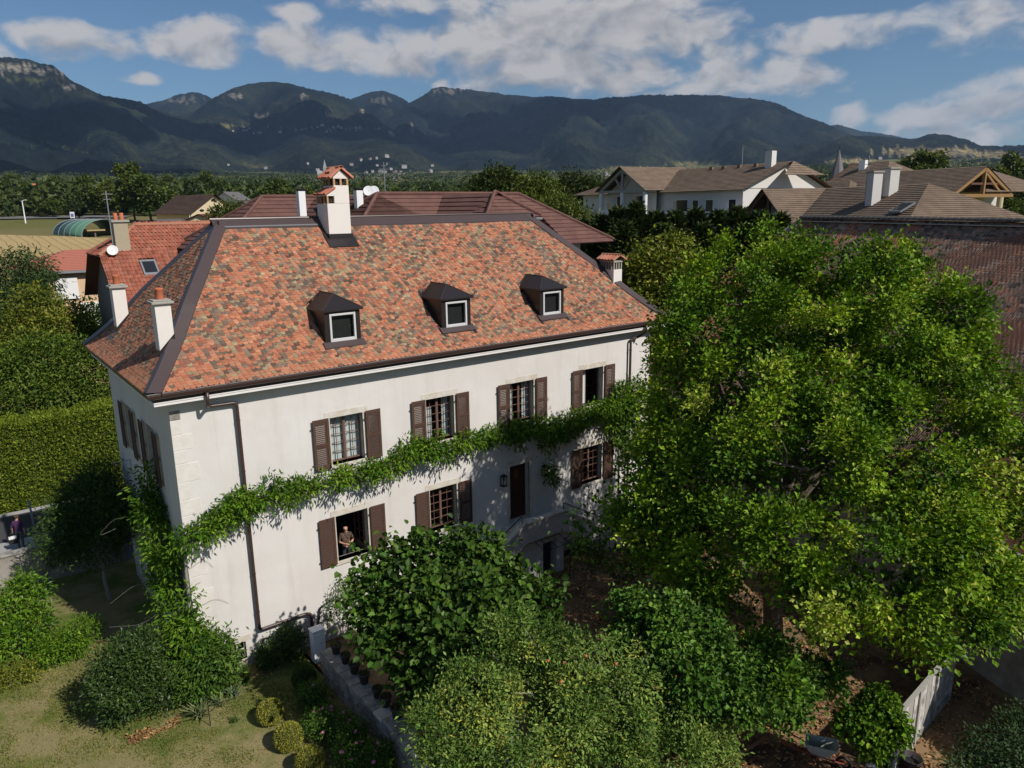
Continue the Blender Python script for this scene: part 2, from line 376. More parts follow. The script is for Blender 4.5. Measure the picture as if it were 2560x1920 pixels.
M['terrain'] = mat('terrain', (1, 1, 1), 0.95, 0.30, 0.35, 0.0, 1, 0.1, attr=True, detail=8)
rad = np.concatenate([np.linspace(0.5, 60, 12), np.geomspace(70, 3300, 110)]); na = 540
ang_ = np.linspace(0, 2*np.pi, na, endpoint=False); A_, D_ = np.meshgrid(ang_, rad)
tx = CX+D_*np.sin(A_); ty = CY+D_*np.cos(A_); tz = gz(tx, ty)
nz_ = fbm(tx/70.0, ty/70.0, 4); nb_ = fbm(tx/260.0+9, ty/260.0, 3)
ca = np.array([0.125, 0.125, 0.040]); cb = np.array([0.17, 0.145, 0.065]); cc = np.array([0.055, 0.070, 0.026])
tcol = ca+(cb-ca)*np.clip((nz_-.42)*5, 0, 1)[..., None]; k_ = np.clip((nb_-.48)*6, 0, 1)*np.clip((D_-300)/300, 0, 1)
tcol = tcol*(1-k_[..., None])+cc*k_[..., None]
nr_ = len(rad); i_, j_ = np.meshgrid(np.arange(nr_-1), np.arange(na), indexing='ij'); j2 = (j_+1) % na
tf = np.stack([i_*na+j_, i_*na+j2, (i_+1)*na+j2, (i_+1)*na+j_], -1).reshape(-1, 4)[:, ::-1]
terr = link('terrain', np_mesh('terrain', np.stack([tx, ty, tz], -1).reshape(-1, 3), tf, tcol.reshape(-1, 3), True), None, M['terrain'])
tag(terr, kind='structure')

# ------------------------------------------------------------------ mountains
def prof(pts):
    a, e = [], []
    for px, py in pts:
        q = ray(px, py); a.append(math.atan2(q[0], q[1])); e.append(q[2]/math.hypot(q[0], q[1]))
    return np.array(a), np.array(e)
RIDGES = [  # distance, front width, back width, crest measured in the photograph
    (3100, 900, 900, [(-300, 280), (0, 312), (40, 322), (80, 340), (130, 360), (200, 388), (300, 402), (400, 416), (600, 445), (800, 470)]),
    (5200, 2300, 1500, [(-500, 150), (0, 146), (40, 149), (75, 153), (110, 166), (135, 171), (160, 190), (190, 215), (240, 240), (290, 252), (350, 260), (400, 281), (470, 302), (600, 345), (800, 400)]),
    (7600, 2600, 1200, [(250, 290), (360, 263), (415, 250), (445, 238), (480, 231), (500, 234), (530, 246), (600, 280), (700, 320)]),
    (5700, 2100, 1500, [(400, 330), (480, 290), (530, 247), (580, 223), (620, 211), (670, 204), (720, 208), (770, 220), (830, 232), (870, 246), (930, 285), (960, 312), (1000, 335), (1060, 370), (1200, 420)]),
    (7900, 2600, 1200, [(800, 300), (880, 248), (930, 231), (955, 227), (990, 240), (1015, 252), (1060, 290), (1100, 320)]),
    (7300, 3000, 1300, [(930, 330), (1015, 262), (1045, 249), (1060, 240), (1080, 223), (1105, 217), (1140, 222), (1200, 230), (1280, 238), (1330, 242), (1400, 246), (1480, 251), (1600, 262), (1800, 300), (2000, 330)]),
    (6200, 2900, 1500, [(1000, 380), (1200, 330), (1350, 290), (1420, 264), (1500, 251), (1600, 244), (1720, 240), (1800, 243), (1880, 250), (1940, 265), (2000, 290), (2060, 313), (2120, 340), (2200, 375), (2400, 420)]),
    (8300, 2000, 1000, [(1950, 330), (2060, 314), (2100, 311), (2150, 327), (2200, 333), (2230, 338), (2300, 355), (2700, 380)]),
    (4300, 1300, 1200, [(1700, 440), (1900, 405), (2000, 380), (2080, 356), (2120, 343), (2160, 340), (2200, 341), (2240, 346), (2285, 350), (2330, 337), (2370, 341), (2420, 355), (2450, 368), (2500, 372), (2560, 370), (2900, 350)]),
    (4300, 1300, 1100, [(-100, 430), (250, 402), (320, 352), (400, 340), (550, 336), (700, 331), (850, 334), (950, 346), (1000, 360), (1100, 368), (1300, 385), (1500, 408), (1700, 430)]),
    (3900, 900, 900, [(1400, 455), (1600, 440), (1900, 425), (2300, 405), (2560, 395), (2800, 390)]),
]
nA, nD = 760, 260
maz = np.linspace(YAW-0.92, YAW+0.92, nA); mdd = np.linspace(2500, 9400, nD); MA, MD = np.meshgrid(maz, mdd)
mx_ = CX+MD*np.sin(MA); my_ = CY+MD*np.cos(MA)
base_ = np.interp(MD, [2500, 3600, 9400], [112, 165, 210]); mz = base_.copy()
gul = .5-1.6*np.abs(fbm(mx_/560.0, my_/560.0, 5)-.5)-.28; fine = fbm(mx_/130.0, my_/130.0, 3)-.5
for (dd, wf, wb, pts) in RIDGES:
    pa, pe = prof(pts); e = np.interp(maz, pa, pe, left=pe[0]-.2*0, right=pe[-1])
    lim = np.clip(1-np.maximum(pa[0]-maz, maz-pa[-1])/0.06, 0, 1)
    dv = dd*(1+0.05*np.sin(maz*23)+0.03*np.sin(maz*57+1)); H = CZ+dv*e
    t = np.where(MD < dv, (MD-(dv-wf))/wf, 1-(MD-dv)/wb); t = np.clip(t, 0, 1)
    sh = np.where(MD < dv, 0.62*t+0.38*t*t*(3-2*t), t)
    zi = base_+(H-base_)*lim*sh+gul*np.clip(t*(1-t)*4, 0, 1)*np.clip(H-base_, 0, 900)*0.46+fine*42*np.clip((1-t)*3, 0, 1)
    mz = np.maximum(mz, zi)
rngm = np.random.default_rng(5)
mz += (rngm.random(mz.shape)-.5)*9*np.clip((mz-base_)/90, 0, 1)
mz -= np.clip((MD-8800)/600, 0, 1)*mz*0.6
# what grows where: conifer, beech, meadow, bare limestone
f1 = fbm(mx_/420.0+3, my_/420.0, 4); f2 = fbm(mx_/110.0, my_/110.0, 3)
con = np.array([0.006, 0.010, 0.011]); bee = np.array([0.017, 0.021, 0.014]); mea = np.array([0.13, 0.12, 0.05]); roc = np.array([0.16, 0.145, 0.12]); straw = np.array([0.20, 0.16, 0.085])
k = np.clip((f1-.40)*4+(f2-.5)*2.0, 0, 1)[..., None]; mc = con*(1-k)+bee*k
km = (np.clip((fbm(mx_/240.0+40, my_/240.0, 3)-.66)*14, 0, 1)*np.clip(1-(mz-base_)/70, 0, 1)*.7)[..., None]; mc = mc*(1-km)+mea*km
V = np.stack([mx_, my_, mz], -1)-CP; zc = V@CF; ppx = 1280+FPX*(V@CR)/zc; ppy = 960-FPX*(V@CU)/zc
def patch(cx, cy, rx, ry, col, dlo, dhi, thr=.72, soft=5):
    global mc
    g = 1-((ppx-cx)/rx)**2-((ppy-cy)/ry)**2; kk = np.clip((g+(fbm(ppx/5.0, ppy/13.0, 4)-.5)*3.4-thr+.3)*soft, 0, 1)*((MD > dlo) & (MD < dhi)); kk = kk[..., None]
    mc = mc*(1-kk)+np.array(col)*kk
for c_ in [(40, 168, 70, 13), (110, 180, 45, 12), (172, 218, 18, 8)]: patch(*c_, roc, 4000, 5400)
patch(90, 200, 80, 8, (0.055, 0.06, 0.026), 4000, 5400, .6)
for c_ in [(460, 250, 45, 12), (950, 250, 28, 8), (1120, 228, 40, 8)]: patch(*c_, roc*.7, 6000, 8200)
for c_ in [(590, 240, 40, 7), (758, 238, 14, 6), (650, 290, 20, 6), (826, 288, 14, 9), (905, 286, 10, 18), (975, 335, 14, 9), (1030, 322, 4, 14)]: patch(*c_, roc, 3600, 7000)
for c_ in [(840, 322, 110, 5), (570, 317, 40, 6)]: patch(*c_, mea*1.2, 3000, 6000)
for c_ in [(2330, 380, 130, 13), (2480, 385, 60, 8), (2150, 405, 80, 7)]: patch(*c_, straw, 2600, 4600, .35)
for c_ in [(1580, 428, 110, 10), (1740, 410, 60, 6), (2420, 420, 120, 14)]: patch(*c_, mea, 2500, 4600, .3)
M['forest'] = mat('mountain_forest', (1, 1, 1), 0.97, 0, 1, 0.0, 1, 0.05, attr=True)
t = NT(M['forest'].node_tree); b = M['forest'].node_tree.nodes['Principled BSDF']; src = b.inputs['Base Color'].links[0].from_socket; oc = t.node('ShaderNodeTexCoord').outputs['Object']
grain = t.mix(t.ramp(t.noise(oc, 0.045, 6, .7), .38, .64), (.46, .48, .52, 1), (1.5, 1.47, 1.38, 1)); stand = t.mix(t.ramp(t.noise(oc, 0.006, 5, .6), .36, .64), (.62, .66, .74, 1), (1.35, 1.32, 1.2, 1))
t.l.new(t.mix(1.0, t.mix(1.0, src, grain, 'MULTIPLY'), stand, 'MULTIPLY'), b.inputs['Base Color'])
mi, mj = np.meshgrid(np.arange(nD-1), np.arange(nA-1), indexing='ij')
mf = np.stack([mi*nA+mj, mi*nA+mj+1, (mi+1)*nA+mj+1, (mi+1)*nA+mj], -1).reshape(-1, 4)[:, ::-1]
mountains = link('mountains', np_mesh('mountains', np.stack([mx_, my_, mz], -1).reshape(-1, 3), mf, mc.reshape(-1, 3), True), None, M['forest'])
tag(mountains, kind='structure')
def hill_z(x, y):
    d = math.hypot(x-CX, y-CY); a = math.atan2(x-CX, y-CY)
    if d < 2700: return float(gz(x, y))
    i = min(max(int(round((d-2500)/(6900/(nD-1)))), 0), nD-1); j = min(max(int(round((a-maz[0])/(maz[1]-maz[0]))), 0), nA-1)
    return float(mz[i, j])
def hill_at(px, py, dmin=2600, dmax=8000):
    q = ray(px, py)
    for t in np.linspace(dmin, dmax, 500):
        p = CP+q*t
        if p[2] < hill_z(p[0], p[1]): return np.array([p[0], p[1], hill_z(p[0], p[1])])
    return None

# ------------------------------------------------------------------ fields on the left
def sheet(name, poly_px, mat_, lift, n=26):
    c = [ground_at(*p) for p in poly_px]     # four corners
    s = np.linspace(0, 1, n); S, T = np.meshgrid(s, s); c = [np.array(q) for q in c]
    p = (c[0]*((1-S)*(1-T))[..., None]+c[1]*(S*(1-T))[..., None]+c[2]*(S*T)[..., None]+c[3]*((1-S)*T)[..., None])
    p[..., :2] += ((fbm(p[..., 0]/14, p[..., 1]/14, 3)-.5)*5)[..., None]
    p[..., 2] = gz(p[..., 0], p[..., 1])+lift; i, j = np.meshgrid(np.arange(n-1), np.arange(n-1), indexing='ij')
    f = np.stack([i*n+j, i*n+j+1, (i+1)*n+j+1, (i+1)*n+j], -1).reshape(-1, 4)
    return tag(link(name, np_mesh(name, p.reshape(-1, 3), f, None, True), None, mat_), kind='structure')
mw = bpy.data.materials.new('wheat_stubble'); mw.use_nodes = True; t = NT(mw.node_tree); b = mw.node_tree.nodes['Principled BSDF']
oc = t.node('ShaderNodeTexCoord').outputs['Object']; wv = t.node('ShaderNodeTexWave'); t.put(wv.inputs['Vector'], oc); wv.inputs['Scale'].default_value = 0.16; wv.inputs['Distortion'].default_value = 3.0
wv.inputs['Detail'].default_value = 2; wv.inputs['Detail Scale'].default_value = 0.3
c = t.mix(t.noise(oc, 0.08, 5, 0.6), (0.34, 0.24, 0.095, 1), (0.46, 0.34, 0.15, 1)); c = t.mix(t.ramp(wv.outputs['Fac'], 0.93, 1.0), c, (0.22, 0.16, 0.07, 1))
t.put(b.inputs['Base Color'], c); b.inputs['Roughness'].default_value = 0.95
sheet('wheat_field', [(-160, 760), (420, 720), (330, 600), (-220, 586)], mw, 0.35)
M['roadfar'] = mat('far_road', (0.16, 0.155, 0.15), 0.9, 0.1, 0.5)
sheet('valley_road', [(-100, 552), (320, 546), (330, 541), (-100, 546)], M['roadfar'], 0.4)

# ------------------------------------------------------------------ woods, orchard trees and the town in the valley
rngw = np.random.default_rng(21)
G_A = [(0.030, 0.052, 0.012), (0.068, 0.100, 0.020), (0.120, 0.150, 0.032)]
G_B = [(0.040, 0.060, 0.013), (0.088, 0.120, 0.022), (0.155, 0.175, 0.036)]
G_C = [(0.024, 0.040, 0.013), (0.048, 0.070, 0.020), (0.085, 0.108, 0.030)]
def tree_proto(name, h, wd, pal, seed, n=1500, trunk=True):
    rng = np.random.default_rng(seed); root = empty(name)
    lobes = lobes_on((0, 0, h*.60), (wd*.5, wd*.5, h*.42), 16, wd*.19, rng, -.85)+[[0, 0, h*.6, wd*.3, wd*.3, h*.3]]
    crown('crown', lobes, n, 4, wd*.085, pal, rng, clr=wd*.05, aspect=.75, shell=.5, parent=root)
    limb_paths((0, 0, -.5), (0, 0, h*.75), lobes, rng, 8, wd*.03).obj('trunk', M['bark'], root)
    return root
ORD = 'first second third fourth fifth sixth seventh eighth ninth tenth eleventh twelfth thirteenth fourteenth fifteenth sixteenth seventeenth eighteenth nineteenth twentieth twenty-first twenty-second twenty-third twenty-fourth twenty-fifth twenty-sixth twenty-seventh twenty-eighth'.split()
def ranks(xs):
    o = sorted(range(len(xs)), key=lambda i: xs[i]); r = [0]*len(xs)
    for k, i in enumerate(o): r[i] = ORD[k]
    return r
protos = [tree_proto('valley_tree', 12, 11, G_A, 31), tree_proto('valley_tree', 13, 9, G_B, 32), tree_proto('valley_tree', 10, 11, G_C, 33), tree_proto('valley_tree', 15, 8.5, G_B, 34)]
used = [False]*4
def put_tree(kind, p, s, label, group, rz=None):
    o = protos[kind] if not used[kind] else copy_tree(protos[kind]); used[kind] = True
    o.location = p; o.scale = (s, s, s*(0.9+.25*random.random())); o.rotation_euler = (0, 0, random.random()*6.3 if rz is None else rz)
    return tag(o, label, 'tree', group)
spots = [(10, 470, 330, 1.0), (60, 480, 300, .8), (-20, 500, 290, .9), (95, 505, 285, .62), (128, 490, 270, .55), (160, 485, 300, .75), (185, 505, 262, .62),
         (150, 470, 380, 1.0), (235, 470, 300, 1.05), (262, 480, 262, .95), (300, 470, 300, 1.15), (335, 470, 250, 1.2), (375, 470, 245, 1.2), (400, 470, 300, 1.1), (430, 480, 330, 1.0),
         (40, 450, 420, 1.1), (110, 450, 440, 1.1), (200, 450, 420, 1.1), (270, 450, 400, 1.2), (330, 450, 410, 1.2), (390, 440, 400, 1.35), (440, 440, 420, 1.35), (475, 445, 380, 1.2), (515, 450, 360, 1.1), (560, 455, 330, 1.0), (600, 455, 350, 1.0), (640, 460, 330, .95)]
RK = ranks([q[0] for q in spots])
for i, (px, py, d, s) in enumerate(spots):
    put_tree(i % 4, on_ground(px, d), s, RK[i]+' tree from the left among those beyond the harvested field', 'trees beyond the field')
spots2 = [(690, 455, 240, .95, 0), (730, 450, 190, .85, 3), (775, 455, 210, .8, 1), (820, 460, 230, .8, 1), (860, 465, 250, .8, 0), (905, 470, 240, .75, 2), (950, 470, 230, .75, 1), (1000, 470, 220, .8, 0), (1050, 470, 200, .75, 2), (1095, 470, 190, .8, 1), (1140, 460, 170, .85, 2)]
RK = ranks([q[0] for q in spots2])
for i, (px, py, d, s, k) in enumerate(spots2):
    put_tree(k, on_ground(px, d), s, RK[i]+' tree from the left rising behind the brown roofed building', 'trees behind the brown roof')
# far woodland that reads as one mass
def woods(name, n, dlo, dhi, azr, pal, hmin, hmax, ntri, seed, thr=.46):
    rng = np.random.default_rng(seed); a = YAW+rng.uniform(azr[0], azr[1], n*3); d = dlo*(dhi/dlo)**rng.random(n*3)
    x = CX+d*np.sin(a); y = CY+d*np.cos(a); keep = fbm(x/230.0+5, y/230.0, 3) > thr; x, y = x[keep][:n], y[keep][:n]; m = len(x)
    z = np.array([hill_z(*q) for q in zip(x, y)]); h = rng.uniform(hmin, hmax, m); wd = h*rng.uniform(.35, .6, m)
    idx = np.repeat(np.arange(m), ntri); u = unit(rng.normal(size=(len(idx), 3)))*(rng.random((len(idx), 1))**.3); u[:, 2] = np.abs(u[:, 2])*1.6-.55
    pos = np.stack([x[idx]+u[:, 0]*wd[idx], y[idx]+u[:, 1]*wd[idx], z[idx]+h[idx]*(.45+.5*u[:, 2])], 1)
    t = np.clip(rng.random(m)[idx]+rng.normal(0, .1, len(idx)), 0, 1); L = h[idx]*.20
    me = leaf_mesh(name, pos, unit(rng.normal(size=pos.shape)), unit(np.array([0, 0, .8])+rng.normal(0, .5, pos.shape)), L, L*.8, palette(pal, t, rng, .12))
    me.materials.append(M['leaf']); return me
me = woods('woodland', 2600, 330, 1000, (-.72, .72), G_C, 8, 15, 46, 41); tag(link('woodland', me), 'mixed woodland covering the valley floor', 'woodland', kind='stuff')
me = woods('woodland_slope', 4200, 1000, 3300, (-.75, .75), G_C, 12, 20, 16, 42, .42); tag(link('distant_woodland', me), 'far woodland at the foot of the mountains', 'woodland', kind='stuff')
# houses of the town: gabled boxes, a few pixels each
M['farwall'] = mat('far_wall', (0.34, 0.33, 0.32), 0.9); M['farroof'] = mat('far_roof', (0.20, 0.10, 0.075), 0.9); M['fargrey'] = mat('far_grey_roof', (0.17, 0.16, 0.165), 0.9)
def far_house_mesh(nm, l, wd, h, rf):
    mb = MB(); mb.box(-l/2, l/2, -wd/2, wd/2, -3, h, 0)
    e = .5; r = h+wd*.32
    mb.prism([(-l/2-e, -wd/2-e, h), (-l/2-e, wd/2+e, h), (-l/2-e, 0, r)], (l+2*e, 0, 0), 1)
    for k in range(3): mb.box(-l/2+l*(.15+.3*k), -l/2+l*(.15+.3*k)+1.2, -wd/2-.06, -wd/2+.1, h*.35, h*.7, 2)
    me = mb.mesh(nm); me.materials.append(M['farwall']); me.materials.append(rf); me.materials.append(M['dark']); return me
hm = [far_house_mesh('far_house', 14, 10, 6.5, M['farroof']), far_house_mesh('far_house', 20, 12, 8, M['fargrey']), far_house_mesh('far_house', 11, 9, 6, M['farroof'])]
town = [(rngw.uniform(560, 1120), rngw.uniform(434, 454)) for _ in range(60)]+[(rngw.uniform(560, 1120), rngw.uniform(415, 436)) for _ in range(14)]
town += [(rngw.uniform(900, 970), rngw.uniform(392, 420)) for _ in range(5)]+[(490, 437), (505, 437), (520, 438)]
for i, (px, py) in enumerate(town):
    p = hill_at(px, py, 900, 5200)
    if p is None: continue
    o = link('town_house', hm[i % 3]); o.location = p; s = np.linalg.norm(p-CP)/3200.0*(0.6+.5*rngw.random()); s = min(max(s, .5), 1.0); o.scale = (s, s, s)
    o.rotation_euler = (0, 0, rngw.uniform(0, 3.1))
    tag(o, 'small pale house of the far town below the mountains', 'house', 'houses of the far town')
up = [(rngw.uniform(520, 940), rngw.uniform(322, 336)) for _ in range(16)]
for i, (px, py) in enumerate(up):
    p = hill_at(px, py, 3000, 6000)
    if p is None: continue
    o = link('hillside_house', hm[(i*2) % 3]); o.location = p; o.scale = (.9,)*3; o.rotation_euler = (0, 0, rngw.uniform(0, 3.1))
    tag(o, 'white speck of a house on the mountain shelf', 'house', 'houses on the mountain shelf')
for i, (px, py) in enumerate([(rngw.uniform(1330, 1900), rngw.uniform(420, 452)) for _ in range(14)]+[(rngw.uniform(2080, 2540), rngw.uniform(395, 440)) for _ in range(16)]):
    p = hill_at(px, py, 1200, 5000)
    if p is None: continue
    o = link('farm_house', hm[i % 3]); o.location = p; o.scale = (.75,)*3; o.rotation_euler = (0, 0, rngw.uniform(0, 3.1))
    tag(o, 'tiny house among fields at the foot of the right mountain', 'house', 'houses on the right valley side')
# village church with a pale spire
p = hill_at(805, 448, 900, 5200); s = np.linalg.norm(p-CP)/1858
ch = empty('church', p); tag(ch, 'pale church with a pointed spire in the far town', 'church')
mb = MB(); mb.box(-9*s, 5*s, -7*s, 7*s, -4, 13*s); mb.prism([(-9*s, -7*s, 13*s), (-9*s, 7*s, 13*s), (-9*s, 0, 19*s)], (14*s, 0, 0)); mb.obj('nave', M['farwall'], ch)
MB().box(5*s, 12*s, -4*s, 4*s, -4, 24*s).obj('tower', M['farwall'], ch)
MB().add([(5*s, -4*s, 24*s), (12*s, -4*s, 24*s), (12*s, 4*s, 24*s), (5*s, 4*s, 24*s), (8.5*s, 0, 44*s)], [(0, 1, 4), (1, 2, 4), (2, 3, 4), (3, 0, 4)]).obj('spire', M['farwall'], ch)
ch.rotation_euler = (0, 0, -YAW)
# orange roofs at the left wood edge
for k, (px, d, l) in enumerate([(95, 640, 20), (125, 620, 14), (205, 600, 12), (150, 660, 16)]):
    me = far_house_mesh('villa', l, 10, 6, M['pot']); o = link('villa', me); p = on_ground(px, d); o.location = (p[0], p[1], p[2]+5); o.rotation_euler = (0, 0, .3*k)
    tag(o, ['leftmost', 'second from left', 'rightmost', 'third from left'][k]+' orange roofed house half hidden in the left wood', 'house', 'orange roofed houses in the wood')

# polytunnel on the meadow edge
pt = empty('polytunnel'); tag(pt, 'green polytunnel barn with an open end beside the harvested field', 'polytunnel')
g = ground_at(205, 597); dpt = np.linalg.norm(g-CP); sc = dpt/1858.0
pt.location = g; wx = 108*sc; ln = 150*sc; hh = 40*sc
M['poly'] = leaf_mat('x'); M['poly'] = mat('green_sheet', (0.075, 0.20, 0.135), 0.45, 0.2, 0.6, 0, 20, 0.4); M['hay'] = mat('hay', (0.36, 0.27, 0.13), 0.95, 0.2, 2)
arc = [(wx/2*(1-math.cos(math.pi*k/14)), hh*math.sin(math.pi*k/14)**.8) for k in range(15)]
mb = MB(); vs = [(x, 0, z) for x, z in arc]+[(x, ln, z) for x, z in arc]; mb.add(vs, [(k, k+1, 16+k, 15+k) for k in range(14)])
cv = mb.obj('cover', M['poly'], pt, True); sm = cv.modifiers.new('s', 'SOLIDIFY'); sm.thickness = .12
for k in range(6):
    y = ln*k/5.0; MB().tube([(x, y, z) for x, z in arc], .12, 5).obj('hoop', M['grey_metal'], pt)
MB().box(.1*wx, .9*wx, ln*.55, ln*.95, 0, hh*.42).obj('hay_stack', M['hay'], pt)
MB().box(.15*wx, .5*wx, ln*.06, ln*.14, .38*hh, .46*hh).obj('table_top', M['hay'], pt); MB().box(.3*wx, .33*wx, ln*.09, ln*.11, 0, .38*hh).obj('post', M['bark'], pt)
pt.rotation_euler = (0, 0, R(14))
# street lamp mast and notice board by the valley road
p = on_ground(58, 235); mb = MB(); mb.tube([(0, 0, 0), (0, 0, 7)], [.22, .14], 8); mb.tube([(0, 0, 6.9), (.6, 0, 7.2), (1.3, 0, 7.2)], .08, 6)
o = mb.obj('road_mast', M['white']); o.location = p; tag(o, 'tall white mast standing by the valley road', 'mast')
p = on_ground(178, 250); s_ = empty('notice_board', p); tag(s_, 'white and blue notice board under the valley trees', 'sign')
MB().box(-.7, .7, 0, .12, 1.0, 3.0).obj('panel', M['white'], s_); MB().box(-.45, .45, -.05, -.01, 1.4, 2.4).obj('print', mat('sign_blue', (.12, .16, .42), .6), s_)
for sx in (-.6, .6): MB().tube([(sx, .06, -.5), (sx, .06, 1.0)], .09, 6).obj('leg', M['grey_metal'], s_)
s_.rotation_euler = (0, 0, -YAW+.2)

# ------------------------------------------------------------------ cumulus over the valley (above the picture); their shadows lie on the slopes
M['cloud'] = mat('cloud', (0.85, 0.86, 0.88), 1.0)
def cloud(px, py, d, wx, wy, seed, z=2000.0):
    p = at(px, py, d); t_ = (z-p[2])/sd.z; c = p+np.array(sd)*t_; r = np.random.default_rng(seed); bm = bmesh.new()
    for k in range(26):
        u = r.normal(0, .33, 2); s = (0.30+.16*r.random())*(1.25-min(np.hypot(*u), 1)); m4 = Matrix.Translation((u[0]*wx, u[1]*wy, abs(r.normal(0, 60)))) @ Matrix.Diagonal((s*wx*.62, s*wy*.62, 90+80*s, 1)); bmesh.ops.create_icosphere(bm, subdivisions=3, radius=1, matrix=m4)
    for v in bm.verts: v.co += Vector(r.normal(0, 16, 3))
    me = bpy.data.meshes.new('cloud'); bm.to_mesh(me); bm.free(); o = link('cloud', me, None, M['cloud']); o.location = c; o.rotation_euler = (0, 0, -YAW); tag(o, kind='structure')
cloud(650, 405, 4000, 1500, 900, 1); cloud(1400, 345, 5500, 2000, 1900, 2); cloud(1130, 400, 4600, 1200, 1100, 5); cloud(110, 375, 3000, 620, 700, 3); cloud(1750, 320, 5700, 900, 1100, 4)
# ------------------------------------------------------------------ the manor house
HL, HD, ZB = 21.18, 9.63, -1.4
EX, EZ, RX0, RX1, RY, RZ = 0.54, 9.22, 3.44, 17.77, HD/2, 13.94
house = empty('manor_house', (0, 0, 0))
tag(house, 'long white rendered manor house with mottled red tile roof and brown shutters', 'house')
def wall_holes(mb, a, ux, L, z0, z1, holes, nrm, depth, m=0, mr=1):
    """wall in the plane through a along ux, holes = (s0, s1, z0, z1), reveals run inwards"""
    a = np.array(a, float); ux = np.array(ux, float); nrm = np.array(nrm, float)
    ss = sorted({0.0, L, *[h[0] for h in holes], *[h[1] for h in holes]}); zs = sorted({z0, z1, *[h[2] for h in holes], *[h[3] for h in holes]})
    pt = lambda s, z, d=0.0: tuple(a+ux*s+np.array([0, 0, z])-nrm*d)
    for s0, s1 in zip(ss, ss[1:]):
        for q0, q1 in zip(zs, zs[1:]):
            cx, cz = (s0+s1)/2, (q0+q1)/2
            if any(h[0] < cx < h[1] and h[2] < cz < h[3] for h in holes): continue
            mb.quad(pt(s0, q0), pt(s1, q0), pt(s1, q1), pt(s0, q1), m=m)
    for (s0, s1, q0, q1) in holes:
        mb.quad(pt(s0, q0), pt(s0, q1), pt(s0, q1, depth), pt(s0, q0, depth), m=mr); mb.quad(pt(s1, q1), pt(s1, q0), pt(s1, q0, depth), pt(s1, q1, depth), m=mr)
        mb.quad(pt(s0, q1), pt(s1, q1), pt(s1, q1, depth), pt(s0, q1, depth), m=mr); mb.quad(pt(s1, q0), pt(s0, q0), pt(s0, q0, depth), pt(s1, q0, depth), m=mr)
UPZ, LOZ = (5.66, 7.36), (2.03, 3.75)
UPC, LOC = (5.67, 9.51, 13.48, 17.50), (5.63, 9.52, 17.50)
HWID = 0.62
fh = [(c-HWID, c+HWID, *UPZ) for c in UPC]+[(c-HWID, c+HWID, *LOZ) for c in LOC]+[(12.79, 13.83, 1.31, 3.82), (0.95, 1.5, -0.40, 0.22)]
mb = MB(); wall_holes(mb, (0, 0, 0), (1, 0, 0), HL, ZB, 9.0, fh, (0, -1, 0), 0.34); mb.obj('wall', [M['render'], M['stone']], house)
LWC = (6.55, 3.12)                                     # left wall windows (y of the centre)
lh = [(HD-c-.6, HD-c+.6, 5.58, 7.36) for c in LWC]
mb = MB(); wall_holes(mb, (0, HD, 0), (0, -1, 0), HD, ZB, 9.0, lh, (-1, 0, 0), 0.34); mb.obj('wall', [M['render'], M['stone']], house)
MB().quad((HL, 0, ZB), (HL, HD, ZB), (HL, HD, 9.0), (HL, 0, 9.0)).obj('wall', M['render'], house)
MB().quad((HL, HD, ZB), (0, HD, ZB), (0, HD, 9.0), (HL, HD, 9.0)).obj('wall', M['render'], house)
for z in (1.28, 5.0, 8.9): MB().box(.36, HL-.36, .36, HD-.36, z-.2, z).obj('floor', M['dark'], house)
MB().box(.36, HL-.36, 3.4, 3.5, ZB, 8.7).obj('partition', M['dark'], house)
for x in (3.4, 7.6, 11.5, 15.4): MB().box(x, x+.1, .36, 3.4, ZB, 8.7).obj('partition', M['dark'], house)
# quoins of the left corner, slightly proud
rq = random.Random(4); z = 8.2; k = 0
while z > -0.9:
    h = rq.uniform(.42, .62); wq = (0.62 if k % 2 else 0.36)+rq.uniform(-.06, .10); z0 = z-h+.015
    o = MB().box(-.006, wq, -.007, .3, z0, z).obj('quoin', M['quoin'], house, bevel=.012)
    z -= h; k += 1
z = 8.2; k = 0
while z > -0.9:
    h = rq.uniform(.42, .62); wq = (0.55 if k % 2 else 0.36)+rq.uniform(-.06, .10)
    MB().box(HL-wq, HL+.006, -.007, .3, z-h+.015, z).obj('quoin', M['quoin'], house, bevel=.012); z -= h; k += 1
MB().box(.0, .30, -.02, .02, 8.22, 8.5).obj('corner_band', M['oldstone'], house)
# cornice, fascia, gutter on the four sides
def ring(mb, d0, d1, z0, z1, m=0):
    o_ = [(-d1, -d1), (HL+d1, -d1), (HL+d1, HD+d1), (-d1, HD+d1)]; i_ = [(-d0, -d0), (HL+d0, -d0), (HL+d0, HD+d0), (-d0, HD+d0)]
    for k in range(4):
        a, b = o_[k], o_[(k+1) % 4]; c, d = i_[(k+1) % 4], i_[k]
        mb.quad((*a, z0), (*b, z0), (*b, z1), (*a, z1), m=m); mb.quad((*d, z0), (*c, z0), (*b, z0), (*a, z0), m=m); mb.quad((*a, z1), (*b, z1), (*c, z1), (*d, z1), m=m)
mb = MB(); ring(mb, -.01, .25, 8.74, 8.82); ring(mb, .0, .47, 8.82, 8.875); ring(mb, .0, .45, 8.875, 8.90); ring(mb, .0, .475, 8.90, 8.935); mb.obj('cornice', M['cornice'], house)
mb = MB(); ring(mb, .0, .43, 8.94, 9.17); mb.obj('fascia', M['brownmetal'], house)
mb = MB()
gp = [(d, z+.04) for d, z in [(-.55, 9.20), (-.55, 9.10), (-.60, 9.04), (-.67, 9.03), (-.73, 9.07), (-.75, 9.14), (-.75, 9.20), (-.765, 9.21), (-.765, 9.185), (-.77, 9.13), (-.74, 9.04), (-.67, 9.005), (-.59, 9.02), (-.54, 9.08), (-.54, 9.20)]]
gp = [(-(abs(q[0])-.11), q[1]) for q in gp]
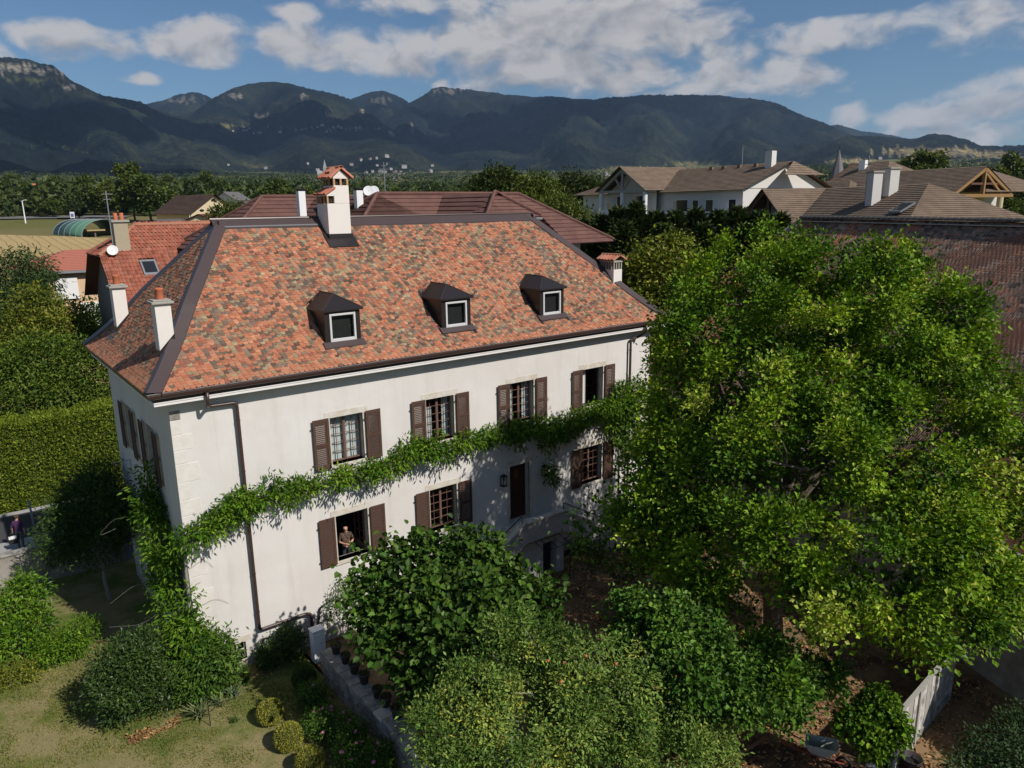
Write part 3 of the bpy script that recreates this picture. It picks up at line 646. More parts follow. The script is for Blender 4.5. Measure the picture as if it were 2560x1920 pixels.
for k in range(len(gp)-1):
    (d0, z0), (d1, z1) = gp[k], gp[k+1]; d0, d1 = -d0, -d1
    A = [(-d0, -d0), (HL+d0, -d0), (HL+d0, HD+d0), (-d0, HD+d0)]; B = [(-d1, -d1), (HL+d1, -d1), (HL+d1, HD+d1), (-d1, HD+d1)]
    for q in range(4): mb.quad((*A[q], z0), (*A[(q+1) % 4], z0), (*B[(q+1) % 4], z1), (*B[q], z1), m=(1 if k in (5, 6, 7) else 0))
mb.obj('gutter', [M['brownmetal'], M['grey_metal']], house)
# downpipes
def smooth_path(pts, r=.12, n=5):
    out = [Vector(pts[0])]
    for a, b, c in zip(pts, pts[1:], pts[2:]):
        a, b, c = Vector(a), Vector(b), Vector(c); p = b+(a-b).normalized()*min(r, (a-b).length*.45); q = b+(c-b).normalized()*min(r, (c-b).length*.45)
        for k in range(n+1): t_ = k/n; out.append(p*(1-t_)**2+b*2*t_*(1-t_)+q*t_*t_)
    return out+[Vector(pts[-1])]
yp = -.14
for pts in ([(1.0, -.58, 9.05), (1.0, -.57, 8.66), (1.08, yp, 8.50), (1.96, yp, 8.48), (1.96, yp, .52), (3.6, yp, .52), (3.78, yp, .45), (3.80, yp, -.6)],
            [(20.25, -.58, 9.05), (20.25, -.57, 8.72), (20.2, yp, 8.45), (19.72, yp, 8.40), (19.72, yp, -.9)]):
    dp = MB().tube(smooth_path(pts), .056, 10).obj('downpipe', M['brownmetal'], house, True)
    xx = pts[3][0] if pts[0][0] < 5 else 19.72
    for z in (7.9, 6.2, 4.4, 2.6, 1.2): MB().lathe([(.062, -.02), (.068, -.02), (.068, .02), (.062, .02)], (xx, yp, z), 10).box(xx-.012, xx+.012, yp+.05, -.0, z-.012, z+.012).obj('pipe_clip', M['brownmetal'], dp)

# shutters with louvres
def shutter_mesh():
    w_, h_ = .58, 1.80; mb = MB(); t_ = .035; s_ = .085
    mb.box(0, s_, 0, t_, 0, h_); mb.box(w_-s_, w_, 0, t_, 0, h_)
    for z0, z1 in ((0, .13), (.86, .95), (h_-.11, h_)): mb.box(s_, w_-s_, .002, t_-.002, z0, z1)
    me = mb.mesh('shutter'); me.materials.append(M['shutter'])
    ml = MB()
    for z0, z1 in ((.13, .86), (.95, h_-.11)):
        n_ = int((z1-z0)/.062)
        for k in range(n_): 
            zz = z0+(k+.5)*(z1-z0)/n_; ml.prism([(s_, .003, zz-.004), (s_, .003, zz-.016), (s_, t_-.003, zz+.002), (s_, t_-.003, zz+.014)], (w_-2*s_, 0, 0))
    m2 = ml.mesh('louvre'); m2.materials.append(M['shutter']); return me, m2
SHM, LVM = shutter_mesh()
mh = MB(); mh.box(-.05, .06, .01, .05, .22, .26); mh.box(-.05, .06, .01, .05, 1.5, 1.54); HGM = mh.mesh('hinge'); HGM.materials.append(M['iron'])
def shutter(M4, hs=1.0):
    s = link('shutter', SHM, house); s.matrix_local = M4 @ Matrix.Diagonal((1, 1, hs, 1)); l = link('louvre', LVM, s); h = link('hinge', HGM, s); return s
def T(x, y, z, rz=0.0): return Matrix.Translation((x, y, z)) @ Matrix.Rotation(rz, 4, 'Z')
rs = random.Random(8)
for c in UPC:
    shutter(T(c-HWID-.08, -.115, 5.60, math.pi+rs.uniform(.02, .06)) @ Matrix.Scale(-1, 4, (0, 1, 0)) if False else T(c-HWID-.66, -.115, 5.60, rs.uniform(-.01, .02))); shutter(T(c+HWID+.08, -.105, 5.60, rs.uniform(-.02, .02)))
for c in LOC:
    shutter(T(c-HWID-.66, -.115, 1.98, rs.uniform(-.01, .02)), 1.005); shutter(T(c+HWID+.08, -.105, 1.98, rs.uniform(-.02, .02)), 1.005)
for c in LWC:
    shutter(T(-.115, c+.6+.66, 5.54, -math.pi/2)); shutter(T(-.115, c-.6-.08, 5.54, -math.pi/2))
# stone window surrounds (a hair proud), sills
def surround(c, z0, z1, hw=HWID, sill=True):
    mb = MB(); b_ = .14; y0, y1 = -.010, .05
    mb.box(c-hw-b_, c-hw, y0, y1, z0, z1); mb.box(c+hw, c+hw+b_, y0, y1, z0, z1); mb.box(c-hw-b_-.05, c+hw+b_+.05, y0-.002, y1, z1, z1+.22)
    mb.obj('surround', M['stone'], house)
    if sill: MB().box(c-hw-.12, c+hw+.12, -.05, .33, z0-.14, z0).obj('sill', M['stone'], house, bevel=.012)
for c in UPC: surround(c, *UPZ)
for c in LOC: surround(c, *LOZ)
surround(13.31, 1.31, 3.82, .52, False); surround(1.225, -.40, .22, .275)
# casement windows: frame and glazing bars, one pane object per light
PANE = MB().quad((-.5, 0, -.5), (.5, 0, -.5), (.5, 0, .5), (-.5, 0, .5)).mesh('pane'); PANE.materials.append(M['glass'])
def leaf_sash(mb, x0, x1, z0, z1, y, rows, cols=2, fr=.034, br=.014):
    mb.box(x0, x0+fr, y, y+.05, z0, z1); mb.box(x1-fr, x1, y, y+.05, z0, z1); mb.box(x0+fr, x1-fr, y+.001, y+.049, z0, z0+fr*1.3); mb.box(x0+fr, x1-fr, y+.001, y+.049, z1-fr, z1)
    xs = np.linspace(x0+fr, x1-fr, cols+1); zs = np.linspace(z0+fr*1.3, z1-fr, rows+1)
    for x in xs[1:-1]: mb.box(x-br/2, x+br/2, y+.006, y+.044, z0+fr, z1-fr)
    for z in zs[1:-1]: mb.box(x0+fr, x1-fr, y+.008, y+.042, z-br/2, z+br/2)
    return [((a+b)/2, (c+d)/2, b-a, d-c) for a, b in zip(xs, xs[1:]) for c, d in zip(zs, zs[1:])]
def add_panes(par, cells, y, tilt=None):
    for (x, z, w_, h_) in cells:
        o = link('pane', PANE, par); o.location = (x, y, z); o.scale = (w_, 1, h_); o.rotation_euler = (random.uniform(-.006, .006), 0, random.uniform(-.006, .006))
def casement(c, z0, z1, rows=5, hw=HWID, y=.24, parent=house, M4=None):
    mb = MB(); c1 = leaf_sash(mb, c-hw+.02, c-.012, z0+.03, z1-.02, y, rows); c2 = leaf_sash(mb, c+.012, c+hw-.02, z0+.03, z1-.02, y, rows)
    mb.box(c-hw, c+hw, y+.052, y+.09, z0, z0+.03); mb.box(c-.018, c+.018, y-.012, y+.0, z0+.05, z1-.03)
    o = mb.obj('window', M['sash'], parent); add_panes(o, c1+c2, y+.025)
    if M4 is not None: o.matrix_local = M4
    return o
def curtain(par, x0, x1, z0, z1, y):
    n = 26; vs = []; 
    for i in range(n+1):
        x = x0+(x1-x0)*i/n; yy = y+.035*math.sin(i*1.9)+.015*math.sin(i*4.1); vs += [(x, yy, z0), (x, yy, z1)]
    MB().add(vs, [(2*i, 2*i+2, 2*i+3, 2*i+1) for i in range(n)]).obj('curtain', M['curtain'], par, True)
w1 = casement(UPC[0], *UPZ); curtain(w1, 5.07, 5.66, 5.7, 7.32, .40); curtain(w1, 5.70, 6.28, 5.7, 7.32, .40)
w2 = casement(UPC[1], *UPZ); curtain(w2, 8.92, 9.34, 5.7, 6.95, .40); curtain(w2, 9.85, 10.12, 5.7, 7.3, .46)
w3 = casement(UPC[2], *UPZ); curtain(w3, 12.9, 13.25, 5.7, 7.32, .40); curtain(w3, 13.8, 14.1, 5.7, 7.32, .44)
casement(LOC[1], *LOZ, rows=5); casement(LOC[2], *LOZ, rows=5)
for c in LWC:
    casement(0, 5.58, 7.36, hw=.6, M4=Matrix.Translation((0, c, 0)) @ Matrix.Rotation(-math.pi/2, 4, 'Z'))
# open casements (ground floor left, upper floor right): leaves swung inwards
def open_leaf(c, z0, z1, side, ang):
    mb = MB(); cells = leaf_sash(mb, 0, HWID-.03, z0+.03, z1-.02, 0, 5); o = mb.obj('window', M['sash'], house); add_panes(o, cells, .025)
    o.matrix_local = T(c+side*(HWID-.02), .28, 0, (math.pi-ang if side > 0 else ang))
open_leaf(LOC[0], *LOZ, 1, R(80)); open_leaf(LOC[0], *LOZ, -1, R(95))
open_leaf(UPC[3], *UPZ, 1, R(75)); open_leaf(UPC[3], *UPZ, -1, R(92))
cw = MB().box(UPC[3]-HWID, UPC[3]+HWID, .26, .32, 7.30, 7.36).obj('window_head', M['sash'], house); curtain(cw, UPC[3]-.6, UPC[3]-.12, 5.7, 7.32, .38)
# cellar window
mb = MB(); mb.box(.95, 1.5, .10, .14, -.12, -.08); mb.box(1.21, 1.25, .10, .14, -.4, .22); mb.box(.95, .99, .10, .14, -.4, .22); mb.box(1.46, 1.5, .10, .14, -.4, .22); mb.box(.95, 1.5, .101, .139, .18, .22)
cwn = mb.obj('cellar_window', M['stone'], house); add_panes(cwn, [(1.1, .05, .22, .26), (1.35, .05, .22, .26), (1.1, -.26, .22, .28), (1.35, -.26, .22, .28)], .13)
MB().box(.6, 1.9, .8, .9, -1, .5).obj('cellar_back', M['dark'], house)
# front door of planks
dr = MB().box(12.79, 13.83, .30, .36, 1.31, 3.82).obj('door', M['doorwood'], house)
for k in range(6): MB().box(12.80+k*.172, 12.80+k*.172+.164, .275, .30, 1.34, 3.80).obj('plank', M['doorwood'], dr, bevel=.006)
MB().lathe([(.0, -.03), (.03, -.03), (.035, 0), (.03, .03), (0, .03)], (12.95, .24, 2.35), 10).obj('handle', M['iron'], dr)
# vine brackets on the left wall, square iron brackets on the front
for y in (7.45, 5.72):
    mb = MB(); mb.bar((-.0, y, 5.0), (-.62, y, 5.0), .025); mb.bar((-.0, y, 4.42), (-.62, y, 5.0), .025); mb.bar((-.01, y, 4.42), (-.01, y, 5.0), .025); mb.obj('wall_bracket', M['grey_metal'], house)
for x in (3.5, 6.0, 8.0, 10.2, 12.6, 14.6):
    mb = MB(); mb.bar((x, -.0, 5.1), (x, -.5, 5.1), .03); mb.bar((x, -.0, 4.75), (x, -.45, 5.08), .03); mb.bar((x, -.015, 4.7), (x, -.015, 5.15), .03); mb.obj('vine_bracket', M['grey_metal'], house)

# ---------------------------------------------------------------- roof
SB = 0.30                                                 # flare ends at this fraction of the run
def zprof(s): return EZ+np.where(np.asarray(s) < SB, np.asarray(s)*SLOPE0+np.asarray(s)**2*SLOPE2, 0) if False else np.interp(s, PS, PZ)
PS = np.linspace(0, 1, 41); _z = []
for s in PS:                                              # gentle bell-cast eaves, straight above
    _z.append(EZ+0.02+(RZ-EZ-0.02)*(0.80*s+0.20*min(s/0.45, 1)**1.0*s if s > .45 else 0.80*s+0.20*(s/0.45)*s))
PZ = np.array(_z)
FY0, FY1 = -EX-.05, RY
def roof_grid(f, n=24):
    s = np.linspace(0, 1, n+1); mb = MB()
    for a, b in zip(s, s[1:]): mb.quad(*f(a, b))
    return mb
zz = lambda s: float(np.interp(s, PS, PZ))
XL = lambda s: -EX-.05+(RX0+EX+.05)*s; XR = lambda s: HL+EX+.05-(HL+EX+.05-RX1)*s; YF = lambda s: FY0+(RY-FY0)*s; YB = lambda s: HD+EX+.05-(HD+EX+.05-RY)*s
mb = MB(); g = lambda s, x, y: (x(s), y(s), zz(s)-.035)
for a, b in zip(np.linspace(0, 1, 25), np.linspace(0, 1, 25)[1:]):
    mb.quad(g(a, XL, YF), g(a, XR, YF), g(b, XR, YF), g(b, XL, YF)); mb.quad(g(a, XR, YF), g(a, XR, YB), g(b, XR, YB), g(b, XR, YF))
    mb.quad(g(a, XR, YB), g(a, XL, YB), g(b, XL, YB), g(b, XR, YB)); mb.quad(g(a, XL, YB), g(a, XL, YF), g(b, XL, YF), g(b, XL, YB))
mb.quad((-.5, -.5, 9.18), (-.5, HD+.5, 9.18), (HL+.5, HD+.5, 9.18), (HL+.5, -.5, 9.18))
M['underroof'] = mat('old_tile_bed', (0.20, 0.09, 0.06), 0.95, 0.3, 4)
roof = mb.obj('roof', M['underroof'], house)

# scalloped clay tile: width 1 x length 1 in its own plane (x right, y up the slope), thickness along z
def tile_geo(w_, l_, th, tip=True, n=6):
    pts = [(-w_/2, l_)]
    if tip:
        for k in range(n+1):
            a = math.pi+math.pi*k/n; pts.append((math.cos(a)*w_/2*.985, (math.sin(a)+1)*w_*.46))
    else: pts += [(-w_/2, 0), (w_/2, 0)]
    pts.append((w_/2, l_)); m_ = len(pts)
    top = [(x, y, th) for x, y in pts]; bot = [(x, y, 0.0) for x, y in pts]; tri = []
    for k in range(1, m_-1): tri.append((0, k, k+1))
    for k in range(m_-1): tri += [(k, m_+k, m_+k+1), (k, m_+k+1, k+1)]
    return np.array(top+bot, float), np.array(tri, int)
def roman_geo(w_, l_, th):
    xs = [(-.5, .0), (-.2, 0.0), (-.08, .6), (.12, 1.0), (.34, .7), (.5, .1)]; h = w_*.20; v = []
    for y in (0, l_): v += [(x*w_, y, th+q*h) for x, q in xs]
    v += [(x*w_, 0, q*h) for x, q in xs]; t = []
    for k in range(5): t += [(k, k+1, 7+k), (k, 7+k, 6+k), (12+k, 13+k, k+1), (12+k, k+1, k)]
    return np.array(v, float), np.array(t, int)
TPAL = np.array([(0.37, 0.138, 0.076), (0.35, 0.145, 0.085), (0.40, 0.178, 0.106), (0.30, 0.112, 0.066), (0.33, 0.158, 0.096), (0.23, 0.085, 0.06), (0.15, 0.10, 0.072), (0.085, 0.057, 0.045), (0.235, 0.18, 0.105), (0.29, 0.23, 0.14), (0.10, 0.088, 0.07), (0.18, 0.135, 0.10)])
TPAL = TPAL.mean(0)+(TPAL-TPAL.mean(0))*.96+np.array([.016, .008, .003])
TW = np.array([16, 16, 13, 11, 12, 6, 7, 6, 5, 4, 5, 7], float); TW /= TW.sum()
def tile_frames(x_of, nrows, row_pts, w_, rng, stag=True, jit=.012):
    """row_pts(i) -> (origin fn along row)"""
class TileField:
    def __init__(s, w_, l_, th, rng, pal=TPAL, wts=TW, tip=True, roman=False, moss=None): s.roman = roman; s.moss = moss; s.w, s.l, s.th, s.rng, s.pal, s.wts, s.tip = w_, l_, th, rng, pal, wts, tip; s.F = []; s.c = []
    def row(s, A, B, V, i, cid=None, lift=.027):
        """tiles from A to B (eave-wards edge), V unit vector up the slope, tail lifted a little"""
        A, B, V = np.array(A, float), np.array(B, float), np.array(V, float); L = np.linalg.norm(B-A); U = (B-A)/L; N = np.cross(U, V); N /= np.linalg.norm(N)
        x = (0.5 if i % 2 else 0.0)*s.w
        while x < L+.001:
            r = s.rng; a = r.normal(0, .022); tl = lift+r.normal(0, .006)
            u = U*math.cos(a)+V*math.sin(a); v = V*math.cos(a)-U*math.sin(a); v2 = v-N*tl/s.l*1.0; v2 /= np.linalg.norm(v2); n2 = np.cross(u, v2)
            o = A+U*(x+r.normal(0, .004))+V*r.normal(0, .006)+N*(tl+.006)
            o = o+N*(float(fbm(np.array([o[0]/2.1+7]), np.array([(o[1]*.6+o[2])/1.6]), 3)[0])-.5)*.06
            if s.moss is not None and cid is None:
                q = float(fbm(np.array([o[0]/.9+3]), np.array([(o[1]*.7+o[2])/.9+9]), 4)[0]); cid2 = int(r.choice(len(s.pal), p=s.moss if q > .53+r.normal(0, .05) else s.wts))
            else: cid2 = int(r.choice(len(s.pal), p=s.wts)) if cid is None else cid
            s.F.append((u, v2, n2, o)); s.c.append(cid2); x += s.w*(1+r.normal(0, .006))
    def cut(s, inside):
        k = [not inside(f[3]) for f in s.F]; s.F = [f for f, q in zip(s.F, k) if q]; s.c = [c for c, q in zip(s.c, k) if q]
    def build(s, parent, mtl, nind=300, name='tile'):
        v, tri = roman_geo(s.w, s.l, s.th) if s.roman else tile_geo(s.w*.985, s.l, s.th, s.tip); n = len(s.F); c = np.array(s.c)
        O = np.array([f[3] for f in s.F]); dist = np.linalg.norm(O-CP, axis=1); order = np.argsort(dist); ind = set(order[:nind].tolist())
        rng = s.rng; meshes = {}
        for i in order[:nind]:
            if c[i] not in meshes:
                me = np_mesh(name, v, tri, np.tile(s.pal[c[i]], (len(v), 1))); me.materials.append(mtl); meshes[c[i]] = me
            u, vv, nn, o = s.F[i]; ob = link(name, meshes[c[i]], parent)
            ob.matrix_local = Matrix(((u[0], vv[0], nn[0], o[0]), (u[1], vv[1], nn[1], o[1]), (u[2], vv[2], nn[2], o[2]), (0, 0, 0, 1)))
        rest = order[nind:]
        Rm = np.array([[s.F[i][0], s.F[i][1], s.F[i][2]] for i in rest]); vv = np.einsum('vk,nkj->nvj', v, Rm)+O[rest][:, None, :]
        ff = (tri[None]+(np.arange(len(rest))*len(v))[:, None, None]).reshape(-1, 3)
        col = s.pal[c[rest]]*(1+rng.normal(0, .10, (len(rest), 1))); col = np.repeat(np.clip(col, 0, 1), len(v), 0)
        me = np_mesh('tiles', vv.reshape(-1, 3), ff, col); me.materials.append(mtl); o = link('tile_courses', me, parent); o['kind'] = 'stuff'
rt = np.random.default_rng(77)
MW = np.array([5, 6, 5, 5, 7, 6, 14, 13, 13, 10, 13, 13.]); MW = MW/MW.sum()
tf_ = TileField(.168, .30, .021, rt, moss=MW)
ss = np.linspace(0, 1, 2001); yy = YF(ss); zf = np.interp(ss, PS, PZ); arc_f = np.concatenate([[0], np.cumsum(np.hypot(np.diff(yy), np.diff(zf)))])
EXPO = .108; nrow = int((arc_f[-1]-.42)/EXPO)
for i in range(nrow):
    a = i*EXPO-.05; s = float(np.interp(a, arc_f, ss)); s2 = float(np.interp(a+.2, arc_f, ss)); ex = min(a, 0)
    V = unit(np.array([0, YF(s2)-YF(s), zz(s2)-zz(s)])); w_ = [0.0]
    tf_.row((XL(s)+.20, YF(s)+ex, zz(s)+ex*.7), (XR(s)-.20, YF(s)+ex, zz(s)+ex*.7), V, i, None if i > 1 or rt.random() < .0 else None)
# eave courses and the ridge course were renewed in plain red tile
for k, f in enumerate(tf_.F):
    y_ = f[3][1]
    if (y_ < FY0+.16 or y_ > RY-.42) and rt.random() < .8: tf_.c[k] = int(rt.choice([0, 1, 2, 4]))
DORM = [(5.21, 6.51), (9.85, 11.15), (14.62, 15.92)]
def in_cut(p):
    if any(a+.03 < p[0] < b-.03 and .2 < p[1] < 1.6 for a, b in DORM): return True
    return 7.25 < p[0] < 8.17 and p[1] > 3.75
tf_.cut(in_cut)
tf_.build(roof, M['tile'], 300)
tl_ = TileField(.168, .30, .021, rt, TPAL, np.array([9, 8, 8, 8, 10, 9, 12, 9, 8, 6, 8, 10.])/105)
xx = XL(ss); arc_l = np.concatenate([[0], np.cumsum(np.hypot(np.diff(xx), np.diff(zf)))]); nrow = int((arc_l[-1]-.3)/EXPO)
for i in range(nrow):
    a = i*EXPO-.05; s = float(np.interp(a, arc_l, ss)); s2 = float(np.interp(a+.2, arc_l, ss)); ex = min(a, 0)
    V = unit(np.array([XL(s2)-XL(s), 0, zz(s2)-zz(s)]))
    tl_.row((XL(s)+ex, YB(s)-.20, zz(s)+ex*.7), (XL(s)+ex, YF(s)+.20, zz(s)+ex*.7), V, i)
for k, f in enumerate(tl_.F):
    if f[3][0] < -EX+.22 and rt.random() < .8: tl_.c[k] = int(rt.choice([2, 4, 1]))
LCH = [(.15, .61, .86, 1.36), (.13, .58, 7.25, 7.75)]
tl_.cut(lambda p: any(a+.02 < p[0] < b and c+.0 < p[1] < d for a, b, c, d in LCH))
tl_.build(roof, M['tile'], 120)
# metal hips and ridge
def hip_strip(xf, yf, name, w_=.40):
    n = 24; mb = MB(); s = np.linspace(-.02, .985, n+1); pts = [np.array([xf(max(q, 0))+(xf(.01)-xf(0))*min(q, 0)*100, yf(max(q, 0))+(yf(.01)-yf(0))*min(q, 0)*100, zz(max(q, 0))+min(q, 0)*4]) for q in s]
    dx = np.sign(xf(1)-xf(0)); dy = np.sign(yf(1)-yf(0))
    for a, b, qa, qb in zip(pts, pts[1:], s, s[1:]):
        up = np.array([0, 0, .155])
        def off(p, q):
            q = min(max(q, 0), .97); dq = .02; sl_f = (zz(q+dq)-zz(q))/(dq*abs(yf(1)-yf(0))); sl_l = (zz(q+dq)-zz(q))/(dq*abs(xf(1)-xf(0)))
            # along the front slope (keeps y, moves in x towards the inside) and along the side slope
            return p+np.array([dx*w_, 0, .115]), p+np.array([0, dy*w_, .115])
        a1, a2 = off(a, qa); b1, b2 = off(b, qb)
        mb.quad(tuple(a+up), tuple(b+up), tuple(b1), tuple(a1)); mb.quad(tuple(a2), tuple(b2), tuple(b+up), tuple(a+up))
        dn = np.array([0, 0, .12]); mb.quad(tuple(a1), tuple(b1), tuple(b1-dn), tuple(a1-dn)); mb.quad(tuple(b2), tuple(a2), tuple(a2-dn), tuple(b2-dn))
    return mb.obj(name, M['flash'], roof)
hip_strip(XL, YF, 'hip_flashing'); hip_strip(XR, YF, 'hip_flashing'); hip_strip(XL, YB, 'hip_flashing'); hip_strip(XR, YB, 'hip_flashing')
mb = MB(); sl = (zz(1)-zz(.9))/(.1*(RY-FY0)); wr = .36
for sg in (-1, 1):
    mb.quad((RX0-.25, RY, RZ+.10), (RX1+.25, RY, RZ+.10), (RX1+.25, RY+sg*wr, RZ+.10-sl*wr), (RX0-.25, RY+sg*wr, RZ+.10-sl*wr)); 
    mb.quad((RX0-.25, RY+sg*wr, RZ+.10-sl*wr), (RX1+.25, RY+sg*wr, RZ+.10-sl*wr), (RX1+.25, RY+sg*wr, RZ-.02-sl*wr), (RX0-.25, RY+sg*wr, RZ-.02-sl*wr))
mb.obj('ridge_flashing', M['flash'], roof)
MB().tube([(RX0-.3, RY, RZ+.10), (RX1+.3, RY, RZ+.10)], .05, 8).obj('ridge_roll', M['brownmetal'], roof)
MB().box(RX0+.1, 7.1, RY-.05-wr*.75, RY-.02-wr*.75, RZ-.02-sl*wr*.6, RZ+.05-sl*wr*.6).obj('ridge_trim', M['grey_metal'], roof)

# dormers
def dormer(x0, x1):
    yf, zb = .18, float(np.interp((.18-FY0)/(RY-FY0), PS, PZ)); ze = zb+1.22; cx_ = (x0+x1)/2
    zof = lambda y: float(np.interp((y-FY0)/(RY-FY0), PS, PZ)); yat = lambda z: FY0+(RY-FY0)*float(np.interp(z, PZ, PS))
    mb = MB(); yb = yat(ze)+.15
    mb.box(x0, x0+.15, yf, yf+.12, zb-.1, ze); mb.box(x1-.15, x1, yf, yf+.12, zb-.1, ze); mb.box(x0+.15, x1-.15, yf+.001, yf+.12, ze-.12, ze-.001); mb.box(x0+.15, x1-.15, yf+.001, yf+.12, zb-.1, zb+.10)
    ys = np.linspace(yf+.1, yb, 6)
    for xa in (x0, x1):
        poly = [(xa, y, zof(y)-.12) for y in ys]+[(xa, yb, ze), (xa, yf+.1, ze)]; mb.prism(poly, (.03 if xa == x0 else -.03, 0, 0))
    d = mb.obj('dormer', M['dormer'], house)
    e = .09; za = ze+.46; yh = yf+.62; yr = yat(za)+.1; r = MB()
    A, B = (x0-e, yf-.10, ze), (x1+e, yf-.10, ze); H_, K = (cx_, yh, za), (cx_, yr, za); C_, D2 = (x0-e, yat(ze)+.1, ze), (x1+e, yat(ze)+.1, ze)
    r.add([A, B, H_, K, C_, D2], [(0, 1, 2), (0, 2, 3, 4), (1, 5, 3, 2)])
    lo = [tuple(np.array(p)-np.array([0, 0, .06])) for p in (A, B, D2, C_)]
    r.quad(lo[0], lo[1], B, A); r.quad(lo[3], lo[0], A, C_); r.quad(lo[1], lo[2], D2, B); r.quad(lo[3], lo[2], lo[1], lo[0])
    ro = r.obj('dormer_roof', M['dormer'], d)
    seam = MB(); up = np.array([0, 0, .012])
    for a, b in ((A, H_), (B, H_), (H_, K)): seam.bar(tuple(np.array(a)+up), tuple(np.array(b)+up), .022)
    seam.bar((x0-e+.02, yat(ze)-.15, ze+.16), (cx_-.06, yr-.25, za-.02), .018); seam.obj('roof_seam', M['flash'], d)
    fr = MB(); f0, f1, g0, g1 = x0+.17, x1-.17, zb+.12, ze-.14; b_ = .075
    fr.box(f0, f0+b_, yf-.02, yf+.06, g0, g1); fr.box(f1-b_, f1, yf-.02, yf+.06, g0, g1); fr.box(f0+b_, f1-b_, yf-.019, yf+.06, g0, g0+b_*1.4); fr.box(f0+b_, f1-b_, yf-.019, yf+.06, g1-b_, g1)
    wf = fr.obj('window_frame', M['alu'], d, bevel=.012); add_panes(d, [((f0+f1)/2, (g0+g1)/2, f1-f0-.1, g1-g0-.1)], yf+.04)
    MB().box(x0+.05, x1-.05, yf+.16, yf+.2, zb-.1, ze-.01).obj('dark_backing', M['iron'], d)  # black sheet added behind the pane in place of the shade inside
    fl = MB(); fl.prism([(x0-.11, yf-.20, zof(yf-.2)+.105), (x1+.11, yf-.20, zof(yf-.2)+.105), (x1+.11, yf+.02, zof(yf+.02)+.11), (x0-.11, yf+.02, zof(yf+.02)+.11)], (0, 0, .02)); fl.obj('apron', M['flash'], d)
    for xa, sg in ((x0, -1), (x1, 1)):
        sk = MB(); ys2 = np.linspace(yf-.28, yb, 7)
        for a, b in zip(ys2, ys2[1:]): sk.quad((xa, a, zof(a)+.06), (xa, b, zof(b)+.06), (xa+sg*.13, b, zof(b)+.05), (xa+sg*.13, a, zof(a)+.05)); sk.quad((xa+sg*.13, a, zof(a)+.05), (xa+sg*.13, b, zof(b)+.05), (xa+sg*.13, b, zof(b)-.03), (xa+sg*.13, a, zof(a)-.03))
        sk.obj('side_flashing', M['dormer'], d)
for a, b in DORM: dormer(a, b)

# chimneys
def canal_roof(par, x0, x1, y0, y1, z0, z1, n, axis, name='cap_tile'):
    """a slope of half round tiles from the low edge (z0) to the high edge (z1); axis x: slope runs along x"""
    rr = random.Random(int(z0*100+n))
    for k in range(n):
        f = (k+.5)/n
        if axis == 'x': a, b = (x0, y0+(y1-y0)*f, z0), (x1, y0+(y1-y0)*f, z1); wd_ = abs(y1-y0)/n
        else: a, b = (x0+(x1-x0)*f, y0, z0), (x0+(x1-x0)*f, y1, z1); wd_ = abs(x1-x0)/n
        a, b = np.array(a), np.array(b); d = unit(b-a); sd_ = np.array([0, 1, 0]) if axis == 'x' else np.array([1, 0, 0]); nn = np.cross(d, sd_); nn = nn if nn[2] > 0 else -nn
        jit_ = rr.uniform(-.02, .02); prof_ = [(math.cos(math.pi*q/6), math.sin(math.pi*q/6)) for q in range(7)]
        vs = [tuple(a+d*jit_+sd_*c*wd_*.56+nn*s_*wd_*.5) for c, s_ in prof_]+[tuple(b+sd_*c*wd_*.48+nn*s_*wd_*.42) for c, s_ in prof_]
        o = MB().add(vs, [(q, q+1, 8+q, 7+q) for q in range(6)]).obj(name, M['captile'+str(rr.randint(0, 2))], par); sm_ = o.modifiers.new('s', 'SOLIDIFY'); sm_.thickness = .015
for k, c_ in enumerate([(0.40, 0.135, 0.08), (0.34, 0.16, 0.10), (0.44, 0.18, 0.12)]): M['captile%d' % k] = mat('cap_tile_%d' % k, c_, 0.9, 0.3, 8)
ch = MB().box(7.25, 8.17, 3.88, 4.85, 12.6, 14.55).box(7.55, 8.17, 3.88, 4.85, 14.55, 15.22).obj('chimney', M['chim'], house, bevel=.015)
mb = MB(); mb.box(7.235, 8.185, 3.865, 4.9, 12.6, 13.42); mb.prism([(7.1, 3.55, 12.93), (8.32, 3.55, 12.93), (8.32, 3.87, 13.20), (7.1, 3.87, 13.20)], (0, 0, .03))
for xa, xb in ((7.10, 7.24), (8.18, 8.32)): mb.quad((xa, 3.6, 13.0), (xb, 3.6, 13.0), (xb, 4.85, 14.05), (xa, 4.85, 14.05))
mb.obj('skirt', M['dormer'], ch)
lv = MB()                                                 # lower vent, left side
for x, y in ((7.28, 3.91), (7.28, 4.2), (7.28, 4.5), (7.28, 4.8), (7.52, 4.8)): MB().box(x-.03, x+.03, y-.03, y+.03, 14.55, 14.83).obj('brick_pillar', M['brick'], ch)
lv.box(7.54, 7.56, 3.9, 4.84, 14.55, 15.0); lv.obj('vent_back', M['brick'], ch); MB().box(7.34, 7.54, 3.98, 4.8, 14.55, 14.82).obj('flue', M['iron'], ch)
MB().prism([(7.25, 3.88, 14.83), (7.56, 3.88, 14.83), (7.56, 3.88, 15.06), (7.25, 3.88, 14.87)], (0, .97, 0)).obj('vent_wall', M['chim'], ch)
canal_roof(ch, 7.16, 7.62, 3.82, 4.92, 14.86, 15.12, 6, 'x')
uv = MB()
for x in (7.59, 7.86, 8.13):
    for y in (3.92, 4.36, 4.81): MB().box(x-.035, x+.035, y-.035, y+.035, 15.22, 15.47).obj('brick_pillar', M['brick'], ch)
if 1: MB().box(7.66, 8.06, 4.0, 4.75, 15.22, 15.46).obj('flue', M['iron'], ch)
